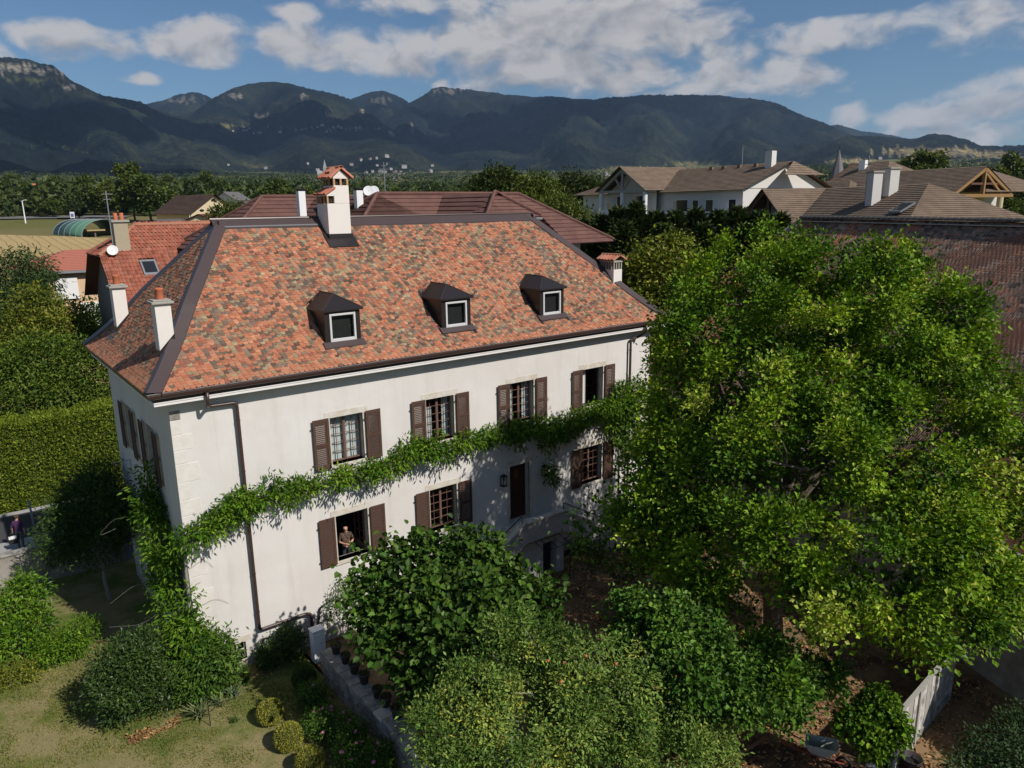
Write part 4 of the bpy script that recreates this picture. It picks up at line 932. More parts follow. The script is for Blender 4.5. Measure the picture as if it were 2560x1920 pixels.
MB().prism([(7.55, 3.88, 15.47), (8.17, 3.88, 15.47), (8.17, 3.88, 15.53), (7.86, 3.88, 15.78), (7.55, 3.88, 15.53)], (0, .97, 0)).obj('gable', M['chim'], ch)
canal_roof(ch, 7.40, 7.86, 3.78, 4.95, 15.47, 15.84, 6, 'x'); canal_roof(ch, 8.32, 7.86, 3.78, 4.95, 15.47, 15.84, 6, 'x'); canal_roof(ch, 7.78, 7.94, 3.78, 4.95, 15.86, 15.86, 1, 'y')
canal_roof(ch, 7.55, 7.80, 4.1, 4.5, 15.66, 15.86, 2, 'x')
for (x0, x1, y0, y1) in LCH:
    c_ = MB().box(x0, x1, y0, y1, 9.4, 11.62).obj('chimney', M['chim'], house, bevel=.012)
    MB().box(x0-.09, x1+.09, y0-.09, y1+.09, 11.62, 11.70).box(x0-.03, x1+.03, y0-.03, y1+.03, 11.70, 11.75).obj('cap', M['cap'], c_, bevel=.02)
    MB().lathe([(.12, 0), (.115, .26), (.13, .28), (.13, .34), (.10, .34), (.09, .1)], ((x0+x1)/2, (y0+y1)/2, 11.75), 14).obj('pot', M['pot'], c_, True)
    mb = MB(); zf_ = lambda x: float(np.interp((x+EX+.05)/(RX0+EX+.05), PS, PZ))
    mb.prism([(x0-.012, y0-.012, zf_(x0)-.1), (x1+.012, y0-.012, zf_(x1)-.1), (x1+.012, y0-.012, zf_(x1)+.16), (x0-.012, y0-.012, zf_(x0)+.20)], (0, y1-y0+.024, 0))
    mb.quad((x0-.30, y0-.1, zf_(x0-.3)+.05), (x0, y0-.1, zf_(x0)+.06), (x0, y1+.1, zf_(x0)+.06), (x0-.30, y1+.1, zf_(x0-.3)+.05)); mb.obj('skirt', M['dormer'], c_)
x0, x1, y0, y1 = 19.95, 20.50, 1.25, 2.15
c_ = MB().box(x0, x1, y0, y1, 9.6, 11.45).obj('chimney', M['chim'], house, bevel=.012)
for x in np.linspace(x0+.04, x1-.04, 4):
    for y in np.linspace(y0+.04, y1-.04, 6):
        if x in (x0+.04, x1-.04) or y in (y0+.04, y1-.04): MB().box(x-.03, x+.03, y-.03, y+.03, 11.45, 11.78).obj('brick_pillar', M['cap'], c_)
MB().box(x0+.1, x1-.1, y0+.1, y1-.1, 11.45, 11.76).obj('flue', M['iron'], c_); MB().box(x0-.03, x1+.03, y0-.03, y1+.03, 11.78, 11.86).obj('lintel', M['cap'], c_)
canal_roof(c_, x0-.16, (x0+x1)/2, y0-.14, y1+.14, 11.86, 12.08, 6, 'x'); canal_roof(c_, x1+.16, (x0+x1)/2, y0-.14, y1+.14, 11.86, 12.08, 6, 'x'); canal_roof(c_, (x0+x1)/2-.08, (x0+x1)/2+.08, y0-.14, y1+.14, 12.09, 12.09, 1, 'y')
# a dark cowl behind the ridge
p = at(800, 535, 30.2); MB().lathe([(.16, -.9), (.16, .1), (.26, .14), (.24, .2), (.02, .34)], tuple(p), 12).obj('flue_cowl', M['iron'], house)
# ------------------------------------------------------------------ neighbouring buildings
def courses(mb, e0, e1, r0, r1, n, lift=.05, m=0):
    """roof plane of lapped courses: e0-e1 eave, r0-r1 ridge (same left/right order)"""
    e0, e1, r0, r1 = [np.array(p, float) for p in (e0, e1, r0, r1)]
    nn = np.cross(e1-e0, (r0+r1)/2-(e0+e1)/2); nn = nn/np.linalg.norm(nn); nn = nn if nn[2] > 0 else -nn
    for k in range(n):
        a, b = k/n, (k+1)/n; p0, p1 = e0+(r0-e0)*a, e1+(r1-e1)*a; q0, q1 = e0+(r0-e0)*b, e1+(r1-e1)*b
        mb.quad(tuple(p0+nn*lift), tuple(p1+nn*lift), tuple(q1+nn*.006), tuple(q0+nn*.006), m=m); mb.quad(tuple(p0-nn*.02), tuple(p1-nn*.02), tuple(p1+nn*lift), tuple(p0+nn*lift), m=m)
def roofmat(name, c1, c2, tw=3.2, groove=0.35):
    m = mat(name, c1, 0.9, 0.22, 1.1, 0, 8, 0.12, col2=c2); t = NT(m.node_tree); b = m.node_tree.nodes['Principled BSDF']; return m
M['browntile'] = roofmat('brown_tile', (0.155, 0.082, 0.068), (0.125, 0.066, 0.055)); M['taupetile'] = roofmat('taupe_tile', (0.205, 0.155, 0.115), (0.165, 0.122, 0.09))
M['redtile'] = mat('red_tile', (1, 1, 1), 0.9, 0.15, 3, 0.2, 10, 0.15, attr=True)
M['apt'] = mat('apartment_wall', (0.60, 0.585, 0.55), 0.9, 0.05, 0.6); M['cream'] = mat('cream_wall', (0.56, 0.47, 0.30), 0.9, 0.05, 0.5); M['peach'] = mat('peach_wall', (0.60, 0.42, 0.27), 0.9, 0.05, 0.6)
M['wood'] = mat('larch_wood', (0.27, 0.155, 0.065), 0.8, 0.15, 3); M['brownwood'] = mat('brown_boarding', (0.12, 0.058, 0.036), 0.8, 0.2, 4); M['greytimber'] = mat('grey_timber', (0.33, 0.32, 0.29), 0.85, 0.12, 3)
M['greyrender'] = mat('grey_render', (0.19, 0.175, 0.155), 0.95, 0.12, 1)
def hip_block(mb, P, Q, run, drop, n, hipP=True, hipQ=True, m=0, caps=None):
    """hip roof on the ridge P-Q"""
    P, Q = np.array(P, float), np.array(Q, float); a = unit(Q-P); b = np.array([a[1], -a[0], 0]); dz = np.array([0, 0, drop])
    p0 = P-a*(run if hipP else .4)-dz; q0 = Q+a*(run if hipQ else .4)-dz; Pp = P if hipP else P-a*.4; Qq = Q if hipQ else Q+a*.4
    courses(mb, p0+b*run, q0+b*run, Pp, Qq, n, m=m); courses(mb, q0-b*run, p0-b*run, Qq, Pp, n, m=m)
    if hipP: courses(mb, p0-b*run, p0+b*run, P, P, n, m=m)
    if hipQ: courses(mb, q0+b*run, q0-b*run, Q, Q, n, m=m)
    if caps is not None:
        for h_, c_ in ((hipP, P), (hipQ, Q)):
            if h_:
                e_ = p0 if c_ is P else q0
                for s_ in (1, -1): caps.tube([c_+np.array([0, 0, .07]), e_+b*run*s_+np.array([0, 0, .07])], .11, 6)
        caps.tube([Pp+np.array([0, 0, .08]), Qq+np.array([0, 0, .08])], .11, 6)
def poly_walls(mb, pts, z0, z1, m=0):
    for a, b in zip(pts, pts[1:]+pts[:1]): mb.quad((a[0], a[1], z0), (b[0], b[1], z0), (b[0], b[1], z1), (a[0], a[1], z1), m=m)
def window_part(par, c, ux, nrm, w_, h_, glass=None, shut=None):
    """dark window standing 3 cm proud in a wall: frame + pane"""
    c, ux, nrm = [np.array(q, float) for q in (c, ux, nrm)]; z = np.array([0, 0, 1.0]); f = MB(); e = .07
    def bx(a0, a1, b0, b1, d0, d1, mb): 
        q = [c+ux*a+z*b_+nrm*d for d in (d0, d1) for a, b_ in ((a0, b0), (a1, b0), (a1, b1), (a0, b1))]; mb.add([tuple(p) for p in q], [(0, 1, 2, 3), (7, 6, 5, 4), (0, 4, 5, 1), (1, 5, 6, 2), (2, 6, 7, 3), (3, 7, 4, 0)])
    bx(-w_/2, -w_/2+e, -h_/2, h_/2, -.05, .05, f); bx(w_/2-e, w_/2, -h_/2, h_/2, -.05, .05, f); bx(-w_/2+e, w_/2-e, h_/2-e, h_/2, -.05, .05, f); bx(-w_/2+e, w_/2-e, -h_/2, -h_/2+e, -.05, .05, f)
    o = f.obj('window', M['white'], par); g = MB(); bx(-w_/2+e, w_/2-e, -h_/2+e, h_/2-e, -.02, .02, g); g.obj('pane', M['darkglass'], o); return o
M['darkglass'] = mat('dark_glass', (0.02, 0.022, 0.025), 0.08, spec=0.8)

# --- brown roofed building right behind the house: stepped hipped wings sharing one ridge height
bb = empty('brown_roofed_building'); tag(bb, 'large building with stepped brown tile roofs right behind the manor', 'building')
P0_ = at(1237, 482, 42); P1_ = at(1108, 487, 46); zr = float((P0_[2]+P1_[2])/2); P0_[2] = P1_[2] = zr; aa = unit(P0_-P1_); bv = np.array([aa[1], -aa[0], 0]); bv = bv if bv@CF < 0 else -bv
def along(P, v_, px):      # move from P along v_ until the image column px is reached
    lo, hi = 0.0, 40.0
    for _ in range(50):
        m_ = (lo+hi)/2; q = P+v_*m_-CP; x = 1280+FPX*(q@CR)/(q@CF)
        if x > px: lo = m_
        else: hi = m_
    return P+v_*lo
P2_ = along(P1_, bv, 942); P3_ = along(P2_, -aa, 790); P4_ = along(P3_, bv, 655)
mb = MB(); caps = MB(); run, drop = 4.6, 3.1
hip_block(mb, P1_-aa*2, P0_-aa*.01, 5.2, 3.6, 15, True, False, caps=None)
hip_block(mb, P1_-bv*6, P2_, run, drop, 13, caps=caps); hip_block(mb, P3_-aa*1, P2_, run, drop, 13); hip_block(mb, P3_-bv*4, P4_, run, drop, 13, caps=caps)
# half hip over the gable
hh_ = 1.35; rr_ = 5.2*hh_/3.6*1.0; G0 = P0_+aa*.45; gl, gr = G0+aa*1.3+bv*rr_-np.array([0, 0, hh_]), G0+aa*1.3-bv*rr_-np.array([0, 0, hh_])
courses(mb, gl, gr, P0_, P0_, 7)
courses(mb, P0_+bv*5.2-np.array([0, 0, 3.6]), P0_+aa*1.3+bv*5.2-np.array([0, 0, 3.6]), P0_+bv*rr_-np.array([0, 0, hh_]), gl, 9); courses(mb, P0_+aa*1.3-bv*5.2-np.array([0, 0, 3.6]), P0_-bv*5.2-np.array([0, 0, 3.6]), gr, P0_-bv*rr_-np.array([0, 0, hh_]), 9)
courses(mb, P0_+bv*rr_-np.array([0, 0, hh_]), gl, P0_, P0_, 5); courses(mb, gr, P0_-bv*rr_-np.array([0, 0, hh_]), P0_, P0_, 5)
ro = mb.obj('roof', M['browntile'], bb); caps.tube([P0_+np.array([0, 0, .08]), gl+np.array([0, 0, .1])], .11, 6); caps.tube([P0_+np.array([0, 0, .08]), gr+np.array([0, 0, .1])], .11, 6); caps.obj('ridge_cap', M['browntile'], ro)
MB().tube([gl-np.array([0, 0, .1])+aa*.06, gr-np.array([0, 0, .1])+aa*.06], .07, 6).obj('gutter', M['grey_metal'], bb)
mb = MB(); gw = P0_-aa*.2
mb.quad(*[tuple(gw+bv*s_*5.0*k_-np.array([0, 0, d_])) for s_, k_, d_ in ((1, 1, 3.55), (-1, 1, 3.55), (-1, rr_/5.2*1.05, hh_+.05), (1, rr_/5.2*1.05, hh_+.05))]); mb.obj('gable_boarding', M['brownwood'], bb)
mb = MB(); zg = -1.2
for (A, B, rw) in ((P1_-aa*4, P0_-aa*.2, 4.6), (P1_-bv*8, P2_+bv*3.9, 3.9), (P3_-aa*4, P2_+aa*3.9, 3.9), (P3_-bv*6, P4_+bv*3.9, 3.9)):
    d_ = unit(B-A); n_ = np.array([d_[1], -d_[0], 0]); poly_walls(mb, [A+n_*rw, B+n_*rw, B-n_*rw, A-n_*rw], zg, zr-2.7)
mb.obj('wall', M['apt'], bb)
for px, py0, h_, nm in ((896, 455, 2.2, 'chimney'), (752, 475, 1.5, 'chimney')):
    p = at(px, 492, 43); c_ = MB().box(p[0]-.2, p[0]+.2, p[1]-.2, p[1]+.2, zr-1.6, zr+.25).obj('chimney', M['white'], bb)
    MB().box(p[0]-.24, p[0]+.24, p[1]-.24, p[1]+.24, zr+.35, zr+.40).box(p[0]-.16, p[0]+.16, p[1]-.16, p[1]+.16, zr+.25, zr+.36).obj('chimney_cap', M['iron'], c_)
for px in (921, 935):
    p = at(px, 477, 43.5+(px-921)*.02); d_ = MB(); q = -CF*np.array([1, 1, 0]); q = unit(q+np.array([.1, 0, .35])); x_ = unit(np.cross(q, [0, 0, 1])); y_ = np.cross(x_, q)
    ring_ = [[tuple(p+(x_*math.cos(t_)+y_*math.sin(t_))*r_+q*(.35*r_*r_)) for t_ in np.linspace(0, 2*math.pi, 18, endpoint=False)] for r_ in (.02, .16, .30)]
    vs = sum(ring_, []); d_.add(vs, [(i*18+j, i*18+(j+1) % 18, (i+1)*18+(j+1) % 18, (i+1)*18+j) for i in range(2) for j in range(18)])
    o = d_.obj('satellite_dish', M['white']); s_ = o.modifiers.new('s', 'SOLIDIFY'); s_.thickness = .03
    MB().tube([tuple(p), tuple(p-q*.15), (p[0]-q[0]*.3, p[1]-q[1]*.3, zr-.1)], .03, 6).obj('dish_arm', M['grey_metal'], o)
    tag(o, ('left' if px == 921 else 'right')+' one of two white satellite dishes on the brown roof', 'satellite dish', 'satellite dishes on the brown roof')
p = at(963, 487, 45); mb = MB(); mb.tube([p, p+np.array([0, 0, 1.9])], .03, 6); mb.bar(p+np.array([-.3, 0, 1.5]), p+np.array([.3, 0, 1.5]), .02); mb.bar(p+np.array([-.2, 0, 1.7]), p+np.array([.2, 0, 1.7]), .02); tag(mb.obj('antenna', M['grey_metal']), 'thin aerial mast on the brown roof right of the dishes', 'antenna')
# distant sister roof behind it
mb = MB(); A, B = at(1030, 484, 66), at(1180, 480, 62); A[2] = B[2] = (A[2]+B[2])/2; hip_block(mb, A, B, 5, 3.4, 12)
s_ = empty('rear_building'); mb.obj('roof', M['browntile'], s_); d_ = unit(B-A); n_ = np.array([d_[1], -d_[0], 0]); mb = MB(); poly_walls(mb, [A-d_*4+n_*4.3, B+d_*4+n_*4.3, B+d_*4-n_*4.3, A-d_*4-n_*4.3], -1, A[2]-3.0); mb.obj('wall', M['apt'], s_)
tag(s_, 'second brown roof peeping over the ridge of the first', 'building')

# --- red tiled house behind the left slope, ridge along x, half hip at its left end
rh = empty('red_tiled_house'); tag(rh, 'grey walled house with a red interlocking tile roof left of the manor', 'house')
ry, rz_ = 30.0, 13.48; rx0, rx1 = 5.75, 16.0; eyf, ezf = 24.3, 8.75; slp = (rz_-ezf)/(ry-eyf); ex0 = 3.1
RP = np.array([(0.30, 0.105, 0.066), (0.27, 0.09, 0.058), (0.33, 0.125, 0.08), (0.22, 0.075, 0.05), (0.28, 0.115, 0.078)]); RPW = np.array([.3, .25, .2, .12, .13])
mb = MB(); hz = rz_-1.75; hy = ry-1.75/slp
mb.quad((ex0+.1, eyf, ezf-.04), (rx1, eyf, ezf-.04), (rx1, ry, rz_-.04), (rx0, ry, rz_-.04), (ex0+.1, hy, hz-.04)); mb.quad((rx1, 2*ry-eyf, ezf), (ex0, 2*ry-eyf, ezf), (ex0, 2*ry-hy, hz), (rx0, ry, rz_), (rx1, ry, rz_)); mb.quad((ex0, hy, hz-.03), (rx0, ry, rz_-.03), (ex0, 2*ry-hy, hz-.03))
rr2 = mb.obj('roof', M['underroof'], rh)
tr = TileField(.225, .42, .03, np.random.default_rng(8), RP, RPW, tip=False, roman=True); nrow = int(math.hypot(ry-eyf, rz_-ezf)/.335); Vv = unit(np.array([0, ry-eyf, rz_-ezf]))
for i in range(nrow+1):
    y = eyf+i*.335*Vv[1]-.06; z = ezf+i*.335*Vv[2]-.05; xl = ex0 if z < hz else ex0+(rx0-ex0)*(z-hz)/(rz_-hz)
    tr.row((xl+.15, y, z), (rx1, y, z), Vv, 0, lift=.035)
tr.cut(lambda p: 5.15 < p[0] < 6.15 and 26.35 < p[1] < 27.45)
tr.build(rr2, M['redtile'], 300)
th = TileField(.225, .42, .03, np.random.default_rng(9), RP, RPW, tip=False, roman=True); Vh = unit(np.array([rx0-ex0, 0, rz_-hz]))
for i in range(9):
    f = i/9.0; th.row((ex0+(rx0-ex0)*f, 2*ry-hy-(ry-hy)*f-.1, hz+(rz_-hz)*f), (ex0+(rx0-ex0)*f, hy+(ry-hy)*f+.1, hz+(rz_-hz)*f), Vh, 0, lift=.035)
th.build(rr2, M['redtile'], 0)
mb = MB(); mb.tube([(rx0, ry, rz_+.05), (rx1, ry, rz_+.05)], .12, 8); mb.tube([(rx0, ry, rz_+.05), (ex0, hy, hz+.06)], .11, 8); mb.tube([(rx0, ry, rz_+.05), (ex0, 2*ry-hy, hz+.06)], .11, 8); mb.obj('ridge_cap', M['captile1'], rr2)
mb = MB(); wx = ex0+.75
mb.quad((wx, eyf+.5, -1.2), (wx, 2*ry-eyf-.5, -1.2), (wx, 2*ry-eyf-.5, ezf+.2), (wx, 2*ry-hy, hz-.1), (wx, hy, hz-.1), (wx, eyf+.5, ezf+.2)); mb.quad((wx, eyf+.5, -1.2), (rx1, eyf+.5, -1.2), (rx1, eyf+.5, ezf+.3), (wx, eyf+.5, ezf+.3)); mb.obj('wall', M['greyrender'], rh)
MB().quad((ex0+.05, eyf, ezf-.12), (wx, eyf, ezf-.12), (wx, hy, hz-.14), (ex0+.05, hy, hz-.14)).quad((ex0+.05, hy, hz-.14), (wx, hy, hz-.14), (wx, 2*ry-hy, hz-.14), (ex0+.05, 2*ry-hy, hz-.14)).obj('soffit', M['brownwood'], rh)
MB().tube([(ex0+.1, eyf-.08, ezf-.06), (rx1, eyf-.08, ezf-.06)], .08, 6).obj('gutter', M['grey_metal'], rh)
for y in (27.0, 28.4, 29.8): window_part(rh, (wx, y, 4.5), (0, -1, 0), (-1, 0, 0), .9, 1.6)
zk = lambda y: ezf+(y-eyf)*slp
sk = MB(); sk.prism([(5.2, 26.4, zk(26.4)+.09), (6.1, 26.4, zk(26.4)+.09), (6.1, 27.4, zk(27.4)+.09), (5.2, 27.4, zk(27.4)+.09)], (0, 0, .05)); so = sk.obj('skylight', M['grey_metal'], rh)
MB().quad((5.3, 26.52, zk(26.52)+.145), (6.0, 26.52, zk(26.52)+.145), (6.0, 27.28, zk(27.28)+.145), (5.3, 27.28, zk(27.28)+.145)).obj('pane', M['darkglass'], so)
cp = at(293, 590, 54.5); c_ = MB().box(4.15, 4.95, 28.1, 28.8, 10.5, 13.75).obj('chimney', mat('old_chimney', (.36, .31, .22), .95, .15, 3), rh); MB().box(4.05, 5.05, 28.0, 28.9, 13.75, 13.88).obj('cap', M['cap'], c_)
for x in (4.38, 4.72): MB().lathe([(.13, 0), (.11, .42), (.09, .42), (.09, .2)], (x, 28.45, 13.88), 10).obj('pot', M['pot'], c_, True)
mb = MB(); mb.tube([(3.95, 27.9, 11.2), (3.95, 27.9, 15.6)], .035, 6); mb.bar((3.7, 27.9, 15.4), (4.3, 27.9, 15.4), .03); mb.bar((3.75, 27.9, 15.1), (4.2, 27.9, 15.1), .03); tag(mb.obj('antenna', M['grey_metal']), 'aerial mast strapped to the grey chimney of the red roof', 'antenna')
q = unit(np.array([-.3, -1, .4])); p = np.array([3.85, 27.65, 12.1]); x_ = unit(np.cross(q, [0, 0, 1])); y_ = np.cross(x_, q); d_ = MB()
vs = sum([[tuple(p+(x_*math.cos(t_)+y_*math.sin(t_))*r_+q*(.35*r_*r_)) for t_ in np.linspace(0, 2*math.pi, 18, endpoint=False)] for r_ in (.02, .16, .31)], [])
d_.add(vs, [(i*18+j, i*18+(j+1) % 18, (i+1)*18+(j+1) % 18, (i+1)*18+j) for i in range(2) for j in range(18)]); d_.bar(tuple(p), (3.95, 27.9, 12.0), .05); o = d_.obj('satellite_dish', M['white']); s_ = o.modifiers.new('s', 'SOLIDIFY'); s_.thickness = .03
tag(o, 'white satellite dish on the grey chimney of the red roofed house', 'satellite dish')

# --- peach garage house further left
gh = empty('peach_house'); tag(gh, 'small peach coloured house with a salmon roof beside the harvested field', 'house')
ap = at(182, 628, 62); zr2 = ap[2]; cx_, cy_ = ap[0]+2.2, ap[1]+3; ze2 = zr2-1.5
mb = MB(); hip_block(mb, (cx_-2.2, cy_, zr2), (cx_+6, cy_, zr2), 4.6, 1.5, 13); mb.obj('roof', mat('salmon_tile', (.40, .15, .105), .9, .12, 2), gh)
mb = MB(); poly_walls(mb, [(cx_-6.3, cy_-4.1), (cx_+10, cy_-4.1), (cx_+10, cy_+4.1), (cx_-6.3, cy_+4.1)], -1, ze2); mb.obj('wall', M['peach'], gh)
MB().box(cx_-6.9, cx_+10.6, cy_-4.72, cy_-4.6, ze2-.18, ze2+.02).obj('gutter', M['grey_metal'], gh)
wp = onY(163, 690, cy_-4.1); wp[2] = ze2-1.45; window_part(gh, wp, (1, 0, 0), (0, -1, 0), 1.5, 1.7); MB().box(wp[0]-.8, wp[0]+.8, wp[1]-.16, wp[1]-.07, wp[2]-.85, wp[2]+.85).obj('shutter', M['white'], gh)
wp = onY(240, 738, cy_-4.1); wp[2] = ze2-3.2; MB().box(wp[0]-1.3, wp[0]+1.3, wp[1]-.10, wp[1]-.01, wp[2]-2, wp[2]+.5).obj('garage_door', M['white'], gh)

# --- cream gabled house and its red lean-to, grey shed roof
def gable_house(name, label, apex, rz, wd, ln, wall_h, rise, rm, wm, cat='house', oh=.6, front_h=None, zbase=None):
    h = empty(name, (apex[0], apex[1], apex[2]-rise-wall_h)); h.rotation_euler = (0, 0, rz); tag(h, label, cat)
    mb = MB(); zt = wall_h+rise; w2 = wd/2; e = oh
    courses(mb, (w2+e, -e, wall_h-rise/w2*e), (w2+e, ln+e, wall_h-rise/w2*e), (0, -e, zt), (0, ln+e, zt), 16); courses(mb, (-w2-e, ln+e, wall_h-rise/w2*e), (-w2-e, -e, wall_h-rise/w2*e), (0, ln+e, zt), (0, -e, zt), 16); mb.obj('roof', rm, h)
    mb = MB(); g_ = lambda y: [(-w2, y, -12), (w2, y, -12), (w2, y, wall_h), (0, y, zt-.12), (-w2, y, wall_h)]; mb.quad(*g_(0)); mb.quad(*g_(ln)[::-1]); mb.quad((w2, 0, -12), (w2, ln, -12), (w2, ln, wall_h), (w2, 0, wall_h)); mb.quad((-w2, ln, -12), (-w2, 0, -12), (-w2, 0, wall_h), (-w2, ln, wall_h)); mb.obj('wall', wm, h)
    return h
M['darkbrowntile'] = roofmat('dark_brown_tile', (0.10, 0.066, 0.052), (0.075, 0.05, 0.04)); M['rustroof'] = mat('rust_roof', (0.24, 0.075, 0.05), 0.85, 0.2, 1)
apx = at(532, 486, 120); ch_ = gable_house('cream_house', 'cream gabled house with a dark brown roof beyond the red roof', apx, R(14), 8.2, 11, 5.5, 2.7, M['darkbrowntile'], M['cream'])
for x, z, w_, h_ in ((0, 7.1, .9, .5), (-2.2, 5.7, .8, .35), (2.2, 5.7, .8, .35)):
    mb = MB(); mb.add([(x+w_/2*math.cos(t_), -.04, z+h_*math.sin(t_)*(1 if w_ > .85 else .6)) for t_ in np.linspace(0, math.pi*(1 if w_ > .85 else 2), 14)], [tuple(range(14))]); mb.obj('vent_window', M['darkglass'], ch_)
mb = MB(); mb.tube([(-4.4, -.1, 5.2), (-4.4, -.1, -2)], .07, 6); mb.obj('downpipe', M['white'], ch_)
ap = at(497, 535, 108); gable_house('lean_to', 'low outbuilding with a rust red roof below the cream house', ap, R(-30), 4.6, 10, 2.2, 1.0, M['rustroof'], M['cream'], 'outbuilding', .5)
ap = at(385, 549, 100); gable_house('grey_shed', 'low grey roofed shed behind the ridge of the red roof', ap, R(-50), 3.4, 5, 2.4, .5, M['fargrey'], M['greyrender'], 'shed', .5)
ap = at(560, 479, 160); gable_house('slate_house', 'house with a dark slate roof behind the cream gable', ap, R(-50), 5, 5, 5, 1.5, M['fargrey'], M['apt'])
ap = at(610, 504, 135); gable_house('long_barn', 'low barn with a grey fibre roof beside the cream house', ap, R(-60), 5, 6, 4, .8, M['fargrey'], M['apt'], 'barn')
# tall small red roof left of the manor ridge
mb = MB(); A, B = np.array([17.0, 31, 13.75]), np.array([22, 31, 13.75]); hip_block(mb, A, B, 4, 3.2, 10, False, False); s_ = empty('red_annexe'); mb.obj('roof', mat('red_tile_plain', (.38, .14, .085), .9, .15, 3), s_); mb = MB(); poly_walls(mb, [(17, 27.5), (22, 27.5), (22, 34.5), (17, 34.5)], -1, 10.8); mb.obj('wall', M['greyrender'], s_); tag(s_, 'taller red tiled annexe at the right end of the red roof', 'annexe')

# --- apartment house A (pale, timber gable)
def local(P, Q):
    a = unit((Q-P)*np.array([1, 1, 0])); b = np.array([a[1], -a[0], 0]); b = b if b@CF < 0 else -b; return a, b
A_L, A_R = at(1610, 432, 95), at(1975, 406, 75); zA = 18.45; A_L[2] = A_R[2] = zA; a, b = local(A_L, A_R); Z = np.array([0, 0, 1.0])
ap_ = empty('apartment_house'); tag(ap_, 'white apartment house with a grey timber gable and taupe roof above the conifers', 'apartment house')
mb = MB(); rn, dr = 6.6, 2.75
hip_block(mb, A_L, A_R, rn, dr, 20, True, False)
G = A_L+a*(np.linalg.norm(A_R-A_L)*.27); GA = G+b*8.2
GA[2] = G[2] = zA+.25; hip_block(mb, G-b*1, GA, 4.9, 2.75, 18, False, False); 
# half hip on the right gable
hr = A_R+a*.4; hz1 = 1.2; k1 = rn*hz1/dr
courses(mb, hr+a*1.6+b*k1-Z*(hz1+.2), hr+a*1.6-b*k1-Z*(hz1+.2), hr, hr, 6); mb.obj('roof', M['taupetile'], ap_)
mb = MB(); w0 = 5.9; ze = zA-2.75; poly_walls(mb, [A_L-a*5+b*w0, A_R-a*.3+b*w0, A_R-a*.3-b*w0, A_L-a*5-b*w0], 0, ze+.1)
Rg = A_R-a*.28; mb.quad(tuple(Rg+b*w0-Z*2.6), tuple(Rg-b*w0-Z*2.6), tuple(Rg-b*.3-Z*.25), tuple(Rg+b*.3-Z*.25)); mb.obj('wall', M['apt'], ap_)
gp_ = GA-b*1.6; mb = MB(); mb.quad(tuple(gp_+a*4.4-Z*2.7), tuple(gp_-a*4.4-Z*2.7), tuple(gp_-Z*.15)); mb.quad(tuple(gp_+a*4.4-Z*12), tuple(gp_-a*4.4-Z*12), tuple(gp_-a*4.4-Z*2.6), tuple(gp_+a*4.4-Z*2.6)); mb.obj('gable_wall', M['apt'], ap_)
gf = GA-b*.15
for s_ in (-1, 1):
    MB().bar(tuple(gf-Z*.35), tuple(gf+a*s_*4.6-Z*2.85), .28, .28).obj('rafter', M['greytimber'], ap_); MB().bar(tuple(gf-Z*2.7), tuple(gf+a*s_*1.5-Z*1.2), .18).obj('brace', M['greytimber'], ap_)
    MB().tube([tuple(gf+a*s_*4.2-Z*12), tuple(gf+a*s_*4.2-Z*2.9)], .26, 12).obj('column', M['white'], ap_)
MB().bar(tuple(gf-a*4.5-Z*2.75), tuple(gf+a*4.5-Z*2.75), .26).obj('tie_beam', M['greytimber'], ap_); MB().bar(tuple(gf-Z*.5), tuple(gf-Z*2.7), .26).obj('king_post', M['greytimber'], ap_); MB().tube([tuple(gf-Z*12), tuple(gf-Z*2.9)], .24, 12).obj('column', M['white'], ap_)
mb = MB(); mb.prism([tuple(gf+a*4.6-Z*5.9), tuple(gf-a*4.6-Z*5.9), tuple(gf-a*4.6+b*.15-Z*5.9), tuple(gf+a*4.6+b*.15-Z*5.9)], (0, 0, 1.0)); mb.obj('balcony_front', M['white'], ap_)
fr_ = lambda t_, z_: A_L+a*(np.linalg.norm(A_R-A_L)*t_)+b*(w0+.02)-Z*z_
for t_, w_, h_ in ((.60, 2.4, 1.7), (.70, 1.0, 1.6), (.79, 1.2, 1.6), (.93, 1.1, 1.6), (.10, 1.2, 1.2), (.04, 1.0, 1.5)): window_part(ap_, fr_(t_, 4.4), a, b, w_, h_)
for s_ in (-2.2, 1.6): window_part(ap_, gp_+a*s_-Z*4.3+b*.03, a, b, 1.6, 2.1)
mb = MB(); q0 = fr_(.52, 5.9)+b*1.3; q1 = fr_(1.0, 5.9)+b*1.3; mb.prism([tuple(q0), tuple(q1), tuple(q1+b*.15), tuple(q0+b*.15)], (0, 0, 1.1)); mb.prism([tuple(q0), tuple(q1), tuple(q1-b*1.3), tuple(q0-b*1.3)], (0, 0, .15)); mb.obj('balcony', M['white'], ap_)
window_part(ap_, Rg+b*1.5-Z*4.6+a*.03, -b, a, 2.2, 2.0)
p = A_L+a*(np.linalg.norm(A_R-A_L)*.93)+b*1.0; MB().box(p[0]-.4, p[0]+.4, p[1]-.4, p[1]+.4, zA-1.2, zA+1.1).obj('chimney', M['apt'], ap_)
p = A_L+a*(np.linalg.norm(A_R-A_L)*.72); mb = MB(); mb.tube([p, p+Z*2.1], .05, 6); mb.bar(p+Z*2-a*.9, p+Z*2+a*.3, .04); mb.obj('aerial', M['grey_metal'], ap_)
for t_ in (.15, .28, .56, .64, .74, .84): 
    p = A_L+a*(np.linalg.norm(A_R-A_L)*t_)+b*.8-Z*.25; MB().box(p[0]-.18, p[0]+.18, p[1]-.18, p[1]+.18, p[2]-.1, p[2]+.22).obj('roof_vent', M['taupetile'], ap_)

